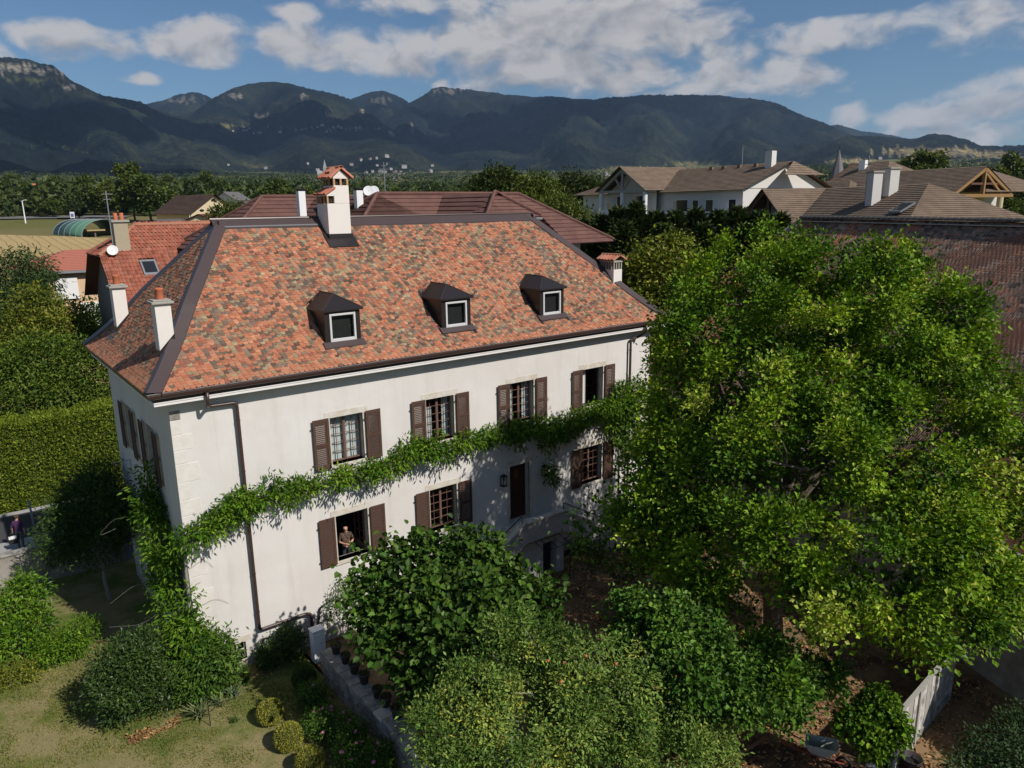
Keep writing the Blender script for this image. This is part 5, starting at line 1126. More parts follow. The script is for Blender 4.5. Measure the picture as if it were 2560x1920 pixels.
# --- apartment house B (low taupe roof with two tall chimneys)
B_L, B_R = at(2050, 470, 70), at(2335, 458, 55); zB = 15.66; B_L[2] = B_R[2] = zB; a, b = local(B_L, B_R)
ab = empty('chalet_house'); tag(ab, 'taupe roofed house with two tall grey chimneys and a dark timber gable', 'apartment house')
mb = MB(); hip_block(mb, B_L-a*4, B_R-a*.6, 5.0, 2.75, 20, True, True); G = B_L+a*1.2; GB = G+b*6.0; hip_block(mb, G-b*.5, GB, 5.0, 3.1, 18, False, False); mb.obj('roof', M['taupetile'], ab)
mb = MB(); poly_walls(mb, [B_L-a*9+b*5, B_R+a*4.6+b*5, B_R+a*4.6-b*5, B_L-a*9-b*5], 0, zB-2.8); mb.obj('wall', M['cream'], ab)
gp_ = GB-b*1.2; mb = MB(); mb.quad(tuple(gp_+a*4.5-Z*3.0), tuple(gp_-a*4.5-Z*3.0), tuple(gp_-Z*.2)); mb.quad(tuple(gp_+a*4.5-Z*14), tuple(gp_-a*4.5-Z*14), tuple(gp_-a*4.5-Z*2.95), tuple(gp_+a*4.5-Z*2.95)); mb.obj('gable_wall', M['greyrender'], ab)
for s_ in (-1, 1): MB().bar(tuple(GB-Z*.25), tuple(GB+a*s_*5.0-Z*3.2), .3, .3).obj('rafter', M['brownwood'], ab)
MB().bar(tuple(GB-b*.4-Z*.4), tuple(GB-b*.4-Z*5), .3).obj('king_post', M['brownwood'], ab); window_part(ab, gp_+a*2-Z*4+b*.03, a, b, 2.6, 1.5)
for px, top in ((2183, 448), (2224, 441)):
    p = at(px, 490, 58); c_ = MB().box(-.42, .42, -.38, .38, -1.2, 2.0 if px < 2200 else 2.25).obj('chimney', M['apt'], ab); c_.location = (p[0], p[1], zB-1.1); c_.rotation_euler = (0, 0, math.atan2(a[1], a[0])); MB().box(-.5, .5, -.46, .46, 2.0 if px < 2200 else 2.25, 2.12 if px < 2200 else 2.37).obj('chimney_cap', M['cap'], c_)
p = at(2235, 532, 53); sk = MB(); so = sk.prism([tuple(p-a*.7), tuple(p+a*.7), tuple(p+a*.7-b*1.1+Z*.62), tuple(p-a*.7-b*1.1+Z*.62)], (0, 0, .12)).obj('skylight', M['grey_metal'], ab)
MB().prism([tuple(p-a*.58-b*.1+Z*.17), tuple(p+a*.58-b*.1+Z*.17), tuple(p+a*.58-b*1.0+Z*.68), tuple(p-a*.58-b*1.0+Z*.68)], (0, 0, .02)).obj('pane', M['darkglass'], so)
for t_, w_ in ((.0, .9), (2.2, .9)): window_part(ab, B_R+a*4.62+b*(1-t_*1.3)-Z*3.9, -b, a, .9, 1.7)
p = at(2165, 472, 60); mb = MB(); mb.tube([p-Z*1, p+Z*2.6], .04, 6); mb.bar(p+Z*2.3-a*.6, p+Z*2.3+a*.6, .04); mb.bar(p+Z*1.9-a*.4, p+Z*1.9+a*.4, .04); mb.obj('aerial', M['grey_metal'], ab)

# --- apartment house C behind, larch truss gable
C_L, C_R = at(2270, 424, 92), at(2436, 420, 84); zC = 18.1; C_L[2] = C_R[2] = zC; a, b = local(C_L, C_R)
ac = empty('larch_gable_house'); tag(ac, 'taupe roofed house with a bright larch truss in its right gable', 'apartment house')
mb = MB(); hip_block(mb, C_L-a*2, C_R+a*1.2, 4.9, 3.1, 20, False, False); mb.obj('roof', M['taupetile'], ac)
mb = MB(); poly_walls(mb, [C_L-a*2+b*4.1, C_R-a*1.5+b*4.1, C_R-a*1.5-b*4.1, C_L-a*2-b*4.1], 2, zC-2.7); gq = C_R-a*1.5; mb.quad(tuple(gq+b*4.4-Z*2.85), tuple(gq-b*4.4-Z*2.85), tuple(gq-Z*.2)); mb.obj('wall', M['cream'], ac)
gf = C_R+a*1.35
for s_ in (-1, 1):
    MB().bar(tuple(gf-Z*.3), tuple(gf+b*s_*4.7-Z*3.15), .34, .34).obj('rafter', M['wood'], ac); MB().tube([tuple(gf+b*s_*3.0-Z*12), tuple(gf+b*s_*3.0-Z*3.4)], .32, 14).obj('column', M['cream'], ac)
MB().bar(tuple(gf+b*4.8-Z*3.2), tuple(gf-b*4.8-Z*3.2), .36).obj('tie_beam', M['wood'], ac); MB().bar(tuple(gf-Z*.3), tuple(gf-Z*3.15), .34).obj('king_post', M['wood'], ac); MB().bar(tuple(gf-Z*.6), tuple(gf-b*3.0-Z*3.05), .24).obj('brace', M['wood'], ac); MB().bar(tuple(gf+b*2.0-Z*1.9), tuple(gf-b*2.3-Z*1.9), .22).obj('collar_beam', M['brownwood'], ac)
window_part(ac, gq+b*1.2-Z*2.2+a*.03, -b, a, 1.6, 1.1); window_part(ac, gq-b*1.5-Z*4.9+a*.03, -b, a, 3, 2.0)
D_L, D_R = at(2140, 406, 108), at(2300, 421, 98); zD = 19.9; D_L[2] = D_R[2] = zD; a, b = local(D_L, D_R)
mb = MB(); hip_block(mb, D_L, D_L+a*6, 7.5, 4.6, 22, False, True); DL2 = D_L+a*6-Z*1.6; hip_block(mb, DL2, DL2+a*14, 6, 3.0, 16, False, True)
q = D_L+b*5.5-Z*2.6; hip_block(mb, q+a*.5, q+a*5, 2.4, 1.5, 9, False, True); q2 = D_L+b*8-Z*3.7; hip_block(mb, q2-a*.5, q2+a*4, 2.6, 1.5, 9, False, True)
ad = empty('taupe_gable_house'); mb.obj('roof', M['taupetile'], ad); tag(ad, 'stepped taupe roofs with a pale gable beside the dark spire', 'apartment house')
mb = MB(); poly_walls(mb, [D_L+a*.6+b*6.6, D_L+a*18+b*6.0, D_L+a*18-b*6, D_L+a*.6-b*6.6], 2, zD-4.4); gq = D_L+a*.55; mb.quad(tuple(gq+b*6.8-Z*4.5), tuple(gq-b*6.8-Z*4.5), tuple(gq-Z*.3)); mb.obj('wall', M['apt'], ad)
for t_ in (3.0, 13.5): p = D_L+a*t_+b*(1.5 if t_ < 5 else 3.5)-Z*(1.4 if t_ < 5 else 3.6); MB().box(p[0]-.45, p[0]+.45, p[1]-.45, p[1]+.45, p[2]-.6, p[2]+1.6).obj('chimney', M['white'], ad)
for s_ in (-1, 1): MB().bar(tuple(D_L-a*.3-Z*.1), tuple(D_L-a*.3+b*s_*7.6-Z*4.7), .35).obj('rafter', M['brownwood'], ad)
# slate spire
p = at(2090, 478, 135); sp = empty('spire', (p[0], p[1], p[2])); tag(sp, 'dark slender slate spire between the apartment roofs', 'spire')
MB().lathe([(2.6, 0), (1.5, 1.6), (.9, 4.0), (.05, 7.2)], (0, 0, 0), 8).obj('spire_roof', M['fargrey'], sp); MB().box(-1.6, 1.6, -1.6, 1.6, -12, .1).obj('tower', M['apt'], sp); MB().tube([(0, 0, 7), (0, 0, 8)], .06, 6).obj('finial', M['iron'], sp)

# --- old farm building on the right: long roof of weathered scalloped tiles
fd = unit(np.array([.39, .92, 0])); fn = np.array([-fd[1], fd[0], 0]); E0 = np.array([19.8, -15.9, 4.0]); FWD, FZR = 10.0, 13.4
farm = empty('old_farmhouse'); tag(farm, 'old farm building with a huge roof of dark weathered tiles on the right', 'farmhouse')
RR = np.array([38.89, 3.50, FZR]); rl = 34.0                           # ridge left end, ridge runs towards -fd
r1 = RR-fd*rl; hipk = 0.80*FWD; eL = RR+fn*FWD*1.0+fd*hipk; eL[2] = 4.0; eR = eL-fd*(rl+hipk); FS = (FZR-4.0)
mb = MB(); sh_ = np.array([0, 0, -.05]); mb.quad(tuple(eR+sh_), tuple(eL+sh_), tuple(RR+sh_), tuple(r1+sh_)); eB = RR-fn*FWD+fd*hipk; eB[2] = 4.0; mb.quad(tuple(eL+sh_), tuple(eB+sh_), tuple(RR+sh_)); mb.quad(tuple(eB), tuple(eB-fd*(rl+hipk)), tuple(r1), tuple(RR))
froof = mb.obj('roof', M['underroof'], farm)
FP = np.array([(0.19, 0.14, 0.11), (0.25, 0.18, 0.14), (0.32, 0.215, 0.16), (0.38, 0.26, 0.19), (0.10, 0.085, 0.072), (0.40, 0.19, 0.12), (0.48, 0.19, 0.11), (0.36, 0.32, 0.27)]); FW = np.array([.21, .22, .18, .13, .14, .06, .02, .04]); FW = FW/FW.sum()
tfm = TileField(.205, .34, .022, np.random.default_rng(13), FP, FW); slen = math.hypot(FWD, FS); Vf = unit(np.array([*(-fn[:2]*FWD), FS])); nrow = int((slen-.15)/.145)
for i in range(nrow):
    t_ = i*.145/slen; A = eR+(r1-eR)*t_; B = eL+(RR-eL)*t_; A = A+fd*12.0*0; tfm.row(tuple(A+fd*11.5), tuple(B), Vf, i, lift=.025)
O_ = np.array([f[3] for f in tfm.F]); sfd = O_@fd
for k in range(len(tfm.F)):                                             # repaired strips of newer red tile
    q = tfm.F[k][3]; u_ = float((q-RR)@fd); h_ = q[2]
    if (u_ > -1.6 and tfm.rng.random() < .72) or (abs(u_+5.2+(FZR-h_)*.05) < .5+.3*math.sin(h_*1.7) and h_ > 8 and tfm.rng.random() < .6) or (abs(u_+9.6) < .35 and h_ > 11.5 and tfm.rng.random() < .6) or (u_ > -3.5 and h_ < 9 and tfm.rng.random() < .55): tfm.c[k] = int(tfm.rng.choice([5, 6, 6, 3]))
tfm.build(froof, M['fartile'], 300)
nt = int(rl/.42)
for k in range(nt-20):
    q0 = RR-fd*(.42*k)+np.array([0, 0, .02]); q1 = q0-fd*.44; prof_ = [(math.cos(math.pi*s/6), math.sin(math.pi*s/6)) for s in range(7)]
    vs = [tuple(q0+fn*c*.20+Z*s*.16) for c, s in prof_]+[tuple(q1+fn*c*.17+Z*s*.13) for c, s in prof_]
    o = MB().add(vs, [(j, j+1, 8+j, 7+j) for j in range(6)]).obj('ridge_tile', M['cap'] if False else M['ridgetile'] if 'ridgetile' in M else M.setdefault('ridgetile', mat('ridge_tile', (.085, .075, .065), .9, .3, 6)), froof); s_ = o.modifiers.new('s', 'SOLIDIFY'); s_.thickness = .02
    if k % 1 == 0: MB().bar(tuple(q0+fn*.21+Z*.02), tuple(q0+fn*.10+Z*.16), .05, .04).obj('mortar', M['cap'], froof)
MB().bar(tuple(RR-fd*rl+fn*.25-Z*.16), tuple(RR+fn*.25-Z*.16), .16, .05).obj('ridge_mortar', M['cap'], froof)
mb = MB(); mb.bar(tuple(RR), tuple(eL), .22, .14); mb.obj('hip_mortar', M['cap'], froof)
mb = MB(); ov = .45; wL, wR = eL-fn*ov-fd*ov, eR-fn*ov; mb.quad((wR[0], wR[1], -1.3), (wL[0], wL[1], -1.3), (wL[0], wL[1], 4.2), (wR[0], wR[1], 4.2)); wB = eB+fn*ov-fd*ov; mb.quad((wL[0], wL[1], -1.3), (wB[0], wB[1], -1.3), (wB[0], wB[1], 4.2), (wL[0], wL[1], 4.2)); mb.obj('wall', M['farmwall'] if 'farmwall' in M else M.setdefault('farmwall', mat('old_farm_render', (.30, .28, .25), .95, .25, 1.2, .4, 8, .1, col2=(.20, .18, .155))), farm)
mb = MB(); mb.bar(tuple(eR+fn*.06-Z*.06), tuple(eL+fn*.06-Z*.06), .14, .10); mb.obj('gutter', M['grey_metal'], farm)
# ------------------------------------------------------------------ ground of the plot
def ground_mat(name, cols, scales, bump=.5):
    m = bpy.data.materials.new(name); m.use_nodes = True; t = NT(m.node_tree); b = m.node_tree.nodes['Principled BSDF']; oc = t.node('ShaderNodeTexCoord').outputs['Object']
    c = (*cols[0], 1)
    for k, (c2, sc_) in enumerate(zip(cols[1:], scales)): c = t.mix(t.ramp(t.noise(t.vmath('ADD', oc, (7.3*k, 3.1*k, 0)), sc_, 6, .62), .42, .60), c, (*c2, 1))
    c = t.mix(1.0, c, t.mix(t.noise(oc, 26, 5, .7), (.55, .55, .55, 1), (1.45, 1.45, 1.45, 1)), 'MULTIPLY')
    t.put(b.inputs['Base Color'], c); b.inputs['Roughness'].default_value = .97; b.inputs['Specular IOR Level'].default_value = .1
    bn = t.node('ShaderNodeBump'); bn.inputs['Strength'].default_value = bump; bn.inputs['Distance'].default_value = .04; t.put(bn.inputs['Height'], t.noise(oc, 30, 6, .7)); t.l.new(bn.outputs[0], b.inputs['Normal']); return m
M['lawn'] = ground_mat('dry_lawn', [(.105, .135, .030), (.19, .175, .066), (.090, .125, .024), (.235, .20, .095)], [.8, .5, .45])
M['soil'] = ground_mat('leaf_litter_soil', [(.11, .072, .045), (.19, .125, .075), (.075, .05, .033), (.25, .165, .09)], [1.2, 2.5, .7])
M['asphalt'] = mat('asphalt', (.060, .060, .064), .9, .15, 3, .2, 60); M['paving'] = mat('pavement', (.33, .325, .32), .9, .1, 2, .2, 30)
def grid_sheet(name, x0, x1, y0, y1, z, mt, n=40, amp=.03):
    X, Y = np.meshgrid(np.linspace(x0, x1, n), np.linspace(y0, y1, n)); Zz = z+(fbm(X/2.3, Y/2.3, 3)-.5)*amp*2; i, j = np.meshgrid(np.arange(n-1), np.arange(n-1), indexing='ij')
    f = np.stack([i*n+j, i*n+j+1, (i+1)*n+j+1, (i+1)*n+j], -1).reshape(-1, 4); return tag(link(name, np_mesh(name, np.stack([X, Y, Zz], -1).reshape(-1, 3), f, None, True), None, mt), kind='structure')
grid_sheet('lawn', -22, 3.25, -19, 11.3, -.72, M['lawn']); grid_sheet('garden_ground', 3.45, 30, -26, 3, -.92, M['soil'])
def flat(name, x0, x1, y0, y1, z, mt): return tag(MB().quad((x0, y0, z), (x1, y0, z), (x1, y1, z), (x0, y1, z)).obj(name, mt), kind='structure')
flat('street', -40, 30, 17.6, 21.6, -1.06, M['asphalt']); 
tag(MB().box(-40, 30, 15.0, 17.6, -1.25, -.95).obj('pavement', M['paving']), kind='structure'); tag(MB().box(-40, 30, 11.6, 15.0, -1.25, -1.04).obj('yard', M['asphalt']), kind='structure')
tag(MB().box(-40, 30, 21.6, 21.75, -1.2, -.94).obj('kerb', M['paving']), kind='structure')
# grass blades over the lawn in view
rg = np.random.default_rng(61); n = 180000; X = rg.uniform(-9, 3.2, n); Y = rg.uniform(-9.5, 5, n); dn = fbm(X/1.1, Y/1.1, 4); keep = (rg.random(n) < np.clip((dn-.36)*5, .12, 1)) & ~((X > -.1) & (Y > -.1)); X, Y, dn = X[keep], Y[keep], dn[keep]; n = len(X)
pos = np.stack([X, Y, np.full(n, -.74)+(fbm(X/2.3, Y/2.3, 3)-.5)*.06], 1); d_ = unit(rg.normal(0, .75, (n, 3))*np.array([1, 1, .1])+np.array([0, 0, 1])); L = rg.uniform(.05, .12, n)
t_ = np.clip(dn*1.7-.38+rg.normal(0, .12, n), 0, 1); me = leaf_mesh('grass', pos, d_, unit(rg.normal(size=(n, 3))), L, L*.22, palette([(.34, .275, .12), (.24, .225, .065), (.135, .165, .03), (.095, .14, .022)], t_, rg, .15)); me.materials.append(M['leaf']); tag(link('lawn_grass', me), 'short dry patchy grass of the front lawn', 'grass', kind='stuff')
# fallen leaves
def litter(name, xr, yr, z, n, seed, cover, label):
    r = np.random.default_rng(seed); X = r.uniform(*xr, n*2); Y = r.uniform(*yr, n*2); k = fbm(X/1.7+3, Y/1.7, 3) > cover; X, Y = X[k][:n], Y[k][:n]; m = len(X); pos = np.stack([X, Y, z+r.uniform(.0, .05, m)], 1)
    L = r.uniform(.06, .14, m); me = leaf_mesh(name, pos, unit(r.normal(size=(m, 3))*np.array([1, 1, .25])), unit(np.array([0, 0, 1])+r.normal(0, .3, (m, 3))), L, L*.65, palette([(.10, .055, .03), (.25, .13, .055), (.38, .22, .09), (.45, .30, .15)], r.random(m), r, .2)); me.materials.append(M['leaf']); tag(link(name, me), label, 'leaves', kind='stuff')
litter('fallen_leaves', (4, 22), (-20, -1), -.90, 26000, 62, .40, 'brown fallen leaves on the bare garden ground'); litter('fallen_leaves_lawn', (-2.5, -1.1), (-1.75, -1.3), -.70, 260, 63, .40, 'orange fallen leaves at the foot of the glossy bush')

# ------------------------------------------------------------------ walls
gw = empty('garden_wall', (0, 0, 0)); tag(gw, 'low weathered garden wall running away from the house beside the rose bed', 'wall'); rw = random.Random(5)
MB().box(3.22, 3.66, -13.5, -2.25, -1.2, .18).obj('wall_body', M['oldstone'], gw)
y = -2.25
while y > -13.4:
    l = rw.uniform(.45, .85); MB().box(3.16+rw.uniform(-.02, .02), 3.72+rw.uniform(-.02, .02), y-l+.012, y, .18, .29+rw.uniform(-.012, .012)).obj('coping_stone', M['stone'] if rw.random() < .5 else M['oldstone'], gw, bevel=.025); y -= l
rw2 = random.Random(15); z = -.72
while z < .10:
    h = rw2.uniform(.16, .24); y = -2.3
    while y > -12:
        l = rw2.uniform(.22, .48); MB().box(3.19+rw2.uniform(-.02, .012), 3.24, y-l+.02, y, z, min(z+h-.02, .17)).obj('stone', M['oldstone'], gw, bevel=.02); y -= l
    z += h
cab = empty('white_cabinet', (3.55, -1.15, -.75)); tag(cab, 'white painted pillar cabinet where the garden wall meets the house', 'cabinet')
MB().box(-.21, .21, -.17, .17, 0, 1.16).obj('body', M['white'], cab, bevel=.015); MB().box(-.23, .23, -.19, .19, 1.16, 1.21).obj('cap', M['white'], cab, bevel=.01); MB().box(-.17, .03, -.185, -.171, .2, 1.05).obj('door', M['white'], cab, bevel=.004); MB().lathe([(0, 0), (.02, 0), (.02, .03), (0, .03)], (.06, -.19, .7), 8).obj('lock', M['grey_metal'], cab)
lw = empty('street_wall', (0, 11.45, 0)); tag(lw, 'sunlit rendered street wall at the left edge of the garden', 'wall')
MB().box(-24, -.05, -.15, .15, -1.3, .78).obj('wall_body', M['farmwall'], lw, bevel=.02); MB().box(-24.02, -.03, -.20, .20, .78, .88).obj('coping', M['oldstone'], lw, bevel=.02)
# pots in a row on the wall
M['darkpot'] = mat('dark_pot', (.05, .042, .04), .7, .2, 6); M['potsoil'] = mat('pot_soil', (.045, .034, .025), .95)
PP = [(-2.69, 1), (-3.38, .95), (-4.02, 1.0), (-4.67, 1.0), (-5.53, .92), (-6.05, 1.0), (-6.69, 1.02)]; words = ['nearest the white cabinet', 'second from the white cabinet', 'third from the white cabinet', 'fourth from the white cabinet', 'fifth from the white cabinet', 'sixth from the white cabinet', 'farthest from the white cabinet']
pmesh = MB().lathe([(0, .01), (.12, .0), (.155, .26), (.185, .27), (.185, .34), (.165, .34), (.155, .29)], (0, 0, 0), 18).mesh('pot', True); pmesh.materials.append(M['darkpot']); smesh = MB().lathe([(0, .285), (.155, .28)], (0, 0, 0), 18).mesh('soil'); smesh.materials.append(M['potsoil'])
for (y, s), wd_ in zip(PP, words):
    pe = empty('flower_pot', (3.56, y, .29)); link('body', pmesh, pe); link('soil', smesh, pe); pe.scale = (s, s, s); rgp = np.random.default_rng(int(-y*100)); q = rgp.uniform(-.1, .1, (26, 2)); me = leaf_mesh('sprout', np.column_stack([q, np.full(26, .28)]), unit(np.column_stack([q*4, np.full(26, 1.0)])), unit(rgp.normal(size=(26, 3))), .16, .03, palette([(.05, .07, .02), (.12, .13, .04)], rgp.random(26), rgp)); me.materials.append(M['leaf']); link('sprout', me, pe)
    tag(pe, 'empty dark flower pot on the garden wall, '+wd_, 'flower pot', 'dark pots on the garden wall')

# ------------------------------------------------------------------ double entrance steps
st = empty('entrance_steps', (0, 0, 0)); tag(st, 'double flight of stone steps with a parapet and black handrails below the door', 'steps')
MB().box(12.35, 14.6, -1.32, -.02, 1.05, 1.29).obj('landing', M['stone'], st, bevel=.015)
mb = MB(); wall_holes(mb, (12.3, -1.30, 0), (1, 0, 0), 2.35, -1.2, 1.05, [(1.2, 1.95, -1.0, .62)], (0, -1, 0), .4, 0, 0); mb.obj('arch_wall', M['stepwall'] if 'stepwall' in M else M.setdefault('stepwall', mat('grey_step_render', (.44, .43, .415), .95, .2, 2, .4, 9, .1)), st)
MB().box(13.45, 14.3, -.85, -.80, -1.1, .7).obj('cellar_door', M['iron'], st)
for sg, x0, nst in ((-1, 12.35, 12), (1, 14.6, 12)):
    for k in range(nst):
        xa = x0+sg*k*.30; xb = xa+sg*.30; zt = 1.12-k*.17; MB().box(min(xa, xb), max(xa, xb), -1.25, -.02, zt-.6, zt).obj('step', M['stone'], st, bevel=.012)
    def pz(x): return 1.90 if (12.45 <= x <= 14.5) else 1.90-abs(x-(12.45 if sg < 0 else 14.5))*.57
    xe = x0+sg*3.6; mb = MB(); xs = [12.45 if sg < 0 else 14.5, xe]; ys = (-1.48, -1.26)
    mb.add([(x, y, z) for x in xs for y in ys for z in (pz(x)-.95, pz(x)-.08)], [(0, 2, 3, 1), (4, 5, 7, 6), (0, 1, 5, 4), (2, 6, 7, 3), (1, 3, 7, 5), (0, 4, 6, 2)]); mb.obj('parapet', M['stepwall'], st)
    mb = MB(); mb.add([(x, y, z) for x in xs for y in (-1.52, -1.22) for z in (pz(x)-.08, pz(x)+.02)], [(0, 2, 3, 1), (4, 5, 7, 6), (0, 1, 5, 4), (2, 6, 7, 3), (1, 3, 7, 5), (0, 4, 6, 2)]); mb.obj('parapet_cap', M['stone'], st)
    mb = MB(); xa = xs[0]+sg*.1; mb.tube([(xa, -1.35, pz(xa)+.02), (xa, -1.35, pz(xa)+.34), (xe, -1.35, pz(xe)+.34), (xe, -1.35, pz(xe)+.02)], .022, 6); mb.obj('handrail', M['iron'], st)
MB().box(12.45, 14.5, -1.48, -1.26, 1.0, 1.82).obj('parapet', M['stepwall'], st); MB().box(12.40, 14.55, -1.52, -1.22, 1.82, 1.92).obj('parapet_cap', M['stone'], st, bevel=.012)
mb = MB()
for k in range(5): mb.bar((12.9+k*.32, -1.5, .95), (12.9+k*.32, -2.2, .80), .02)
mb.bar((12.9, -1.5, .95), (14.2, -1.5, .95), .02); mb.bar((12.9, -2.2, .80), (14.2, -2.2, .80), .02); mb.bar((14.2, -2.2, .8), (14.2, -2.2, -.9), .03); mb.obj('awning_frame', M['iron'], st)
def lantern(x, z, label):
    o = empty('wall_lantern', (x, 0, z)); tag(o, label, 'lamp', 'lanterns beside the front door'); mb = MB()
    for sx in (-.09, .09):
        for y in (-.30, -.12): mb.box(sx-.012, sx+.012, y-.012, y+.012, -.18, .2)
    mb.box(-.11, .11, -.32, -.10, .2, .23); mb.box(-.11, .11, -.32, -.10, -.21, -.18); mb.add([(-.12, -.33, .23), (.12, -.33, .23), (.12, -.09, .23), (-.12, -.09, .23), (0, -.21, .33)], [(0, 1, 4), (1, 2, 4), (2, 3, 4), (3, 0, 4)]); mb.obj('frame', M['iron'], o)
    for (a, b) in (((-.09, -.305), (.09, -.305)), ((-.09, -.115), (-.09, -.30)), ((.09, -.115), (.09, -.30))): MB().quad((*a, -.18), (*b, -.18), (*b, .2), (*a, .2)).obj('pane', M['glass'], o)
    MB().tube([(0, 0, -.22), (0, -.2, -.26), (0, -.21, -.2)], .016, 6).lathe([(0, -.01), (.07, -.01), (.07, .01), (0, .01)], (0, -.02, -.22), 10).obj('bracket', M['iron'], o); MB().lathe([(0, -.15), (.03, -.15), (.035, -.05), (.02, .02), (0, .03)], (0, -.21, 0), 8).obj('bulb', M['white'], o)
lantern(12.32, 3.36, 'iron and glass wall lantern left of the front door'); lantern(14.54, 3.28, 'iron and glass wall lantern right of the front door, among vine leaves')

# ------------------------------------------------------------------ plants
def lob(*t): 
    """(px, py, depth, radius px) measured crowns -> world lobes"""
    return [[*at(px, py, d), r*d/FPX, r*d/FPX, r*d/FPX*.86] for (px, py, d, r) in t]
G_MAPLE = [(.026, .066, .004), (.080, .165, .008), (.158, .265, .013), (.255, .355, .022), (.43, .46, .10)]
G_DARK = [(.018, .038, .010), (.036, .072, .014), (.062, .11, .02), (.10, .15, .035)]
G_MID = [(.022, .055, .009), (.050, .108, .014), (.092, .170, .022), (.14, .22, .04)]
G_VINE = [(.025, .068, .005), (.065, .145, .009), (.120, .220, .013), (.20, .295, .025)]
G_APPLE = [(.032, .070, .012), (.080, .145, .024), (.150, .230, .045), (.240, .310, .07), (.42, .42, .06)]
G_LIND = [(.055, .080, .010), (.120, .150, .016), (.205, .230, .026), (.33, .32, .06)]
def plant(name, label, cat, base, lobes, ncl, per, size, pal, seed, r0=.12, stems=None, part=('crown', 'trunk'), bark='bark', group=None, nl=20, **kw):
    r = np.random.default_rng(seed); root = empty(name, (0, 0, 0)); tag(root, label, cat, group)
    crown(part[0], lobes, ncl, per, size, pal, r, parent=root, **kw)
    if stems is None: top = np.mean([l[:3] for l in lobes], 0); limb_paths(base, top, lobes, r, nl, r0).obj(part[1], M[bark], root)
    else:
        for q in stems: limb_paths(q[0], q[1], lobes, r, q[2], r0).obj(part[1], M[bark], root)
    root_loc = np.array(base)
    for c in root.children: c.matrix_parent_inverse = Matrix.Translation(tuple(-root_loc))
    root.location = tuple(root_loc); return root
BT = lob((1850, 650, 27, 62), (1940, 630, 27, 70), (2005, 605, 27, 45), (1925, 705, 26, 92), (2060, 690, 26, 80), (2150, 625, 26, 50), (2240, 645, 26, 62), (2190, 720, 25, 92), (2320, 725, 26, 70), (2385, 785, 25, 72), (1750, 715, 27, 62), (1700, 800, 27, 58),
         (1790, 820, 25.5, 92), (1930, 830, 24, 105), (2080, 830, 24, 100), (2230, 840, 24, 105), (2370, 890, 24, 95), (2455, 850, 25, 62), (2525, 940, 24, 70), (2570, 1060, 23, 80), (1680, 900, 27, 52), (1705, 985, 26, 70), (1700, 1080, 26, 72), (1820, 960, 24, 95), (1960, 965, 23, 105),
         (2100, 980, 22.5, 105), (2250, 990, 22.5, 105), (2400, 1030, 22.5, 95), (2500, 1160, 22, 95), (1650, 1165, 25, 58), (1610, 1225, 24.5, 54), (1600, 1290, 24.5, 66), (1650, 1350, 24, 76), (1730, 1210, 23.5, 95), (1855, 1110, 22.5, 95), (1935, 1050, 22, 72), (1985, 1200, 21.5, 105),
         (2115, 1150, 21, 95), (2240, 1180, 21, 95), (2380, 1200, 21, 95), (2460, 1330, 21, 88), (2335, 1330, 20.5, 95), (2185, 1330, 20, 105), (2025, 1350, 20.5, 105), (1875, 1320, 21.5, 95), (1770, 1400, 22.5, 86), (1950, 1480, 20.5, 86), (2085, 1490, 20, 95), (2230, 1480, 19.8, 95), (2370, 1470, 20, 78),
         (2430, 1555, 20, 58), (2310, 1590, 19.8, 66), (2000, 1610, 20, 62), (1940, 1680, 20, 44), (2110, 1590, 19.8, 50), (2475, 1440, 20.5, 60), (1790, 1500, 22, 60),
         (1950, 800, 29, 140), (2150, 850, 29, 150), (2350, 950, 28, 130), (1850, 1100, 28, 130), (2100, 1150, 27, 150), (2300, 1250, 26, 130), (1800, 950, 28.5, 100))
BT = [[*(CP+(np.array(l[:3])-CP)*.89), l[3]*.86, l[4]*.86, l[5]*.86] for l in BT]
BT += lob((2560, 1250, 20, 90), (2545, 1390, 19.5, 80), (2490, 1500, 19, 66), (2400, 1610, 18.6, 46), (1700, 1130, 22, 60), (1640, 1230, 21.6, 66), (1625, 1180, 22, 50), (1590, 1270, 21.8, 50), (1620, 1400, 21, 60), (2250, 1610, 18, 52), (1850, 1560, 19, 52), (1690, 1290, 21.4, 60), (1900, 1590, 18.6, 40), (1590, 1190, 22.4, 40), (1515, 1300, 22.2, 42), (1560, 1350, 21.6, 50), (1480, 1340, 22, 34), (1640, 1110, 22.6, 44), (1660, 1000, 23.4, 44), (1690, 800, 23.6, 50), (1675, 900, 23.6, 50), (1715, 725, 24, 46))
MT = plant('maple_tree', 'huge bright green maple tree with hanging seed clusters right of the house', 'tree', (15.4, -11.0, -1.0), BT, 410, 310, .128, G_MAPLE, 101, r0=.32, clr=.25, aspect=.78, droop=.18, up=.9, shell=.78, nj=.38, axw=.95, nl=22, bark='bark', jit=.2, flat=.8)
crown('inner_crown', [[l[0]+1.0*CF[0], l[1]+1.0*CF[1], l[2]-.3, l[3]*.9, l[4]*.9, l[5]*.9] for l in BT], 620, 36, .15, G_MAPLE[:3], np.random.default_rng(99), clr=.34, aspect=.78, shell=.35, parent=MT).matrix_parent_inverse = Matrix.Translation(tuple(-np.array(MT.location)))
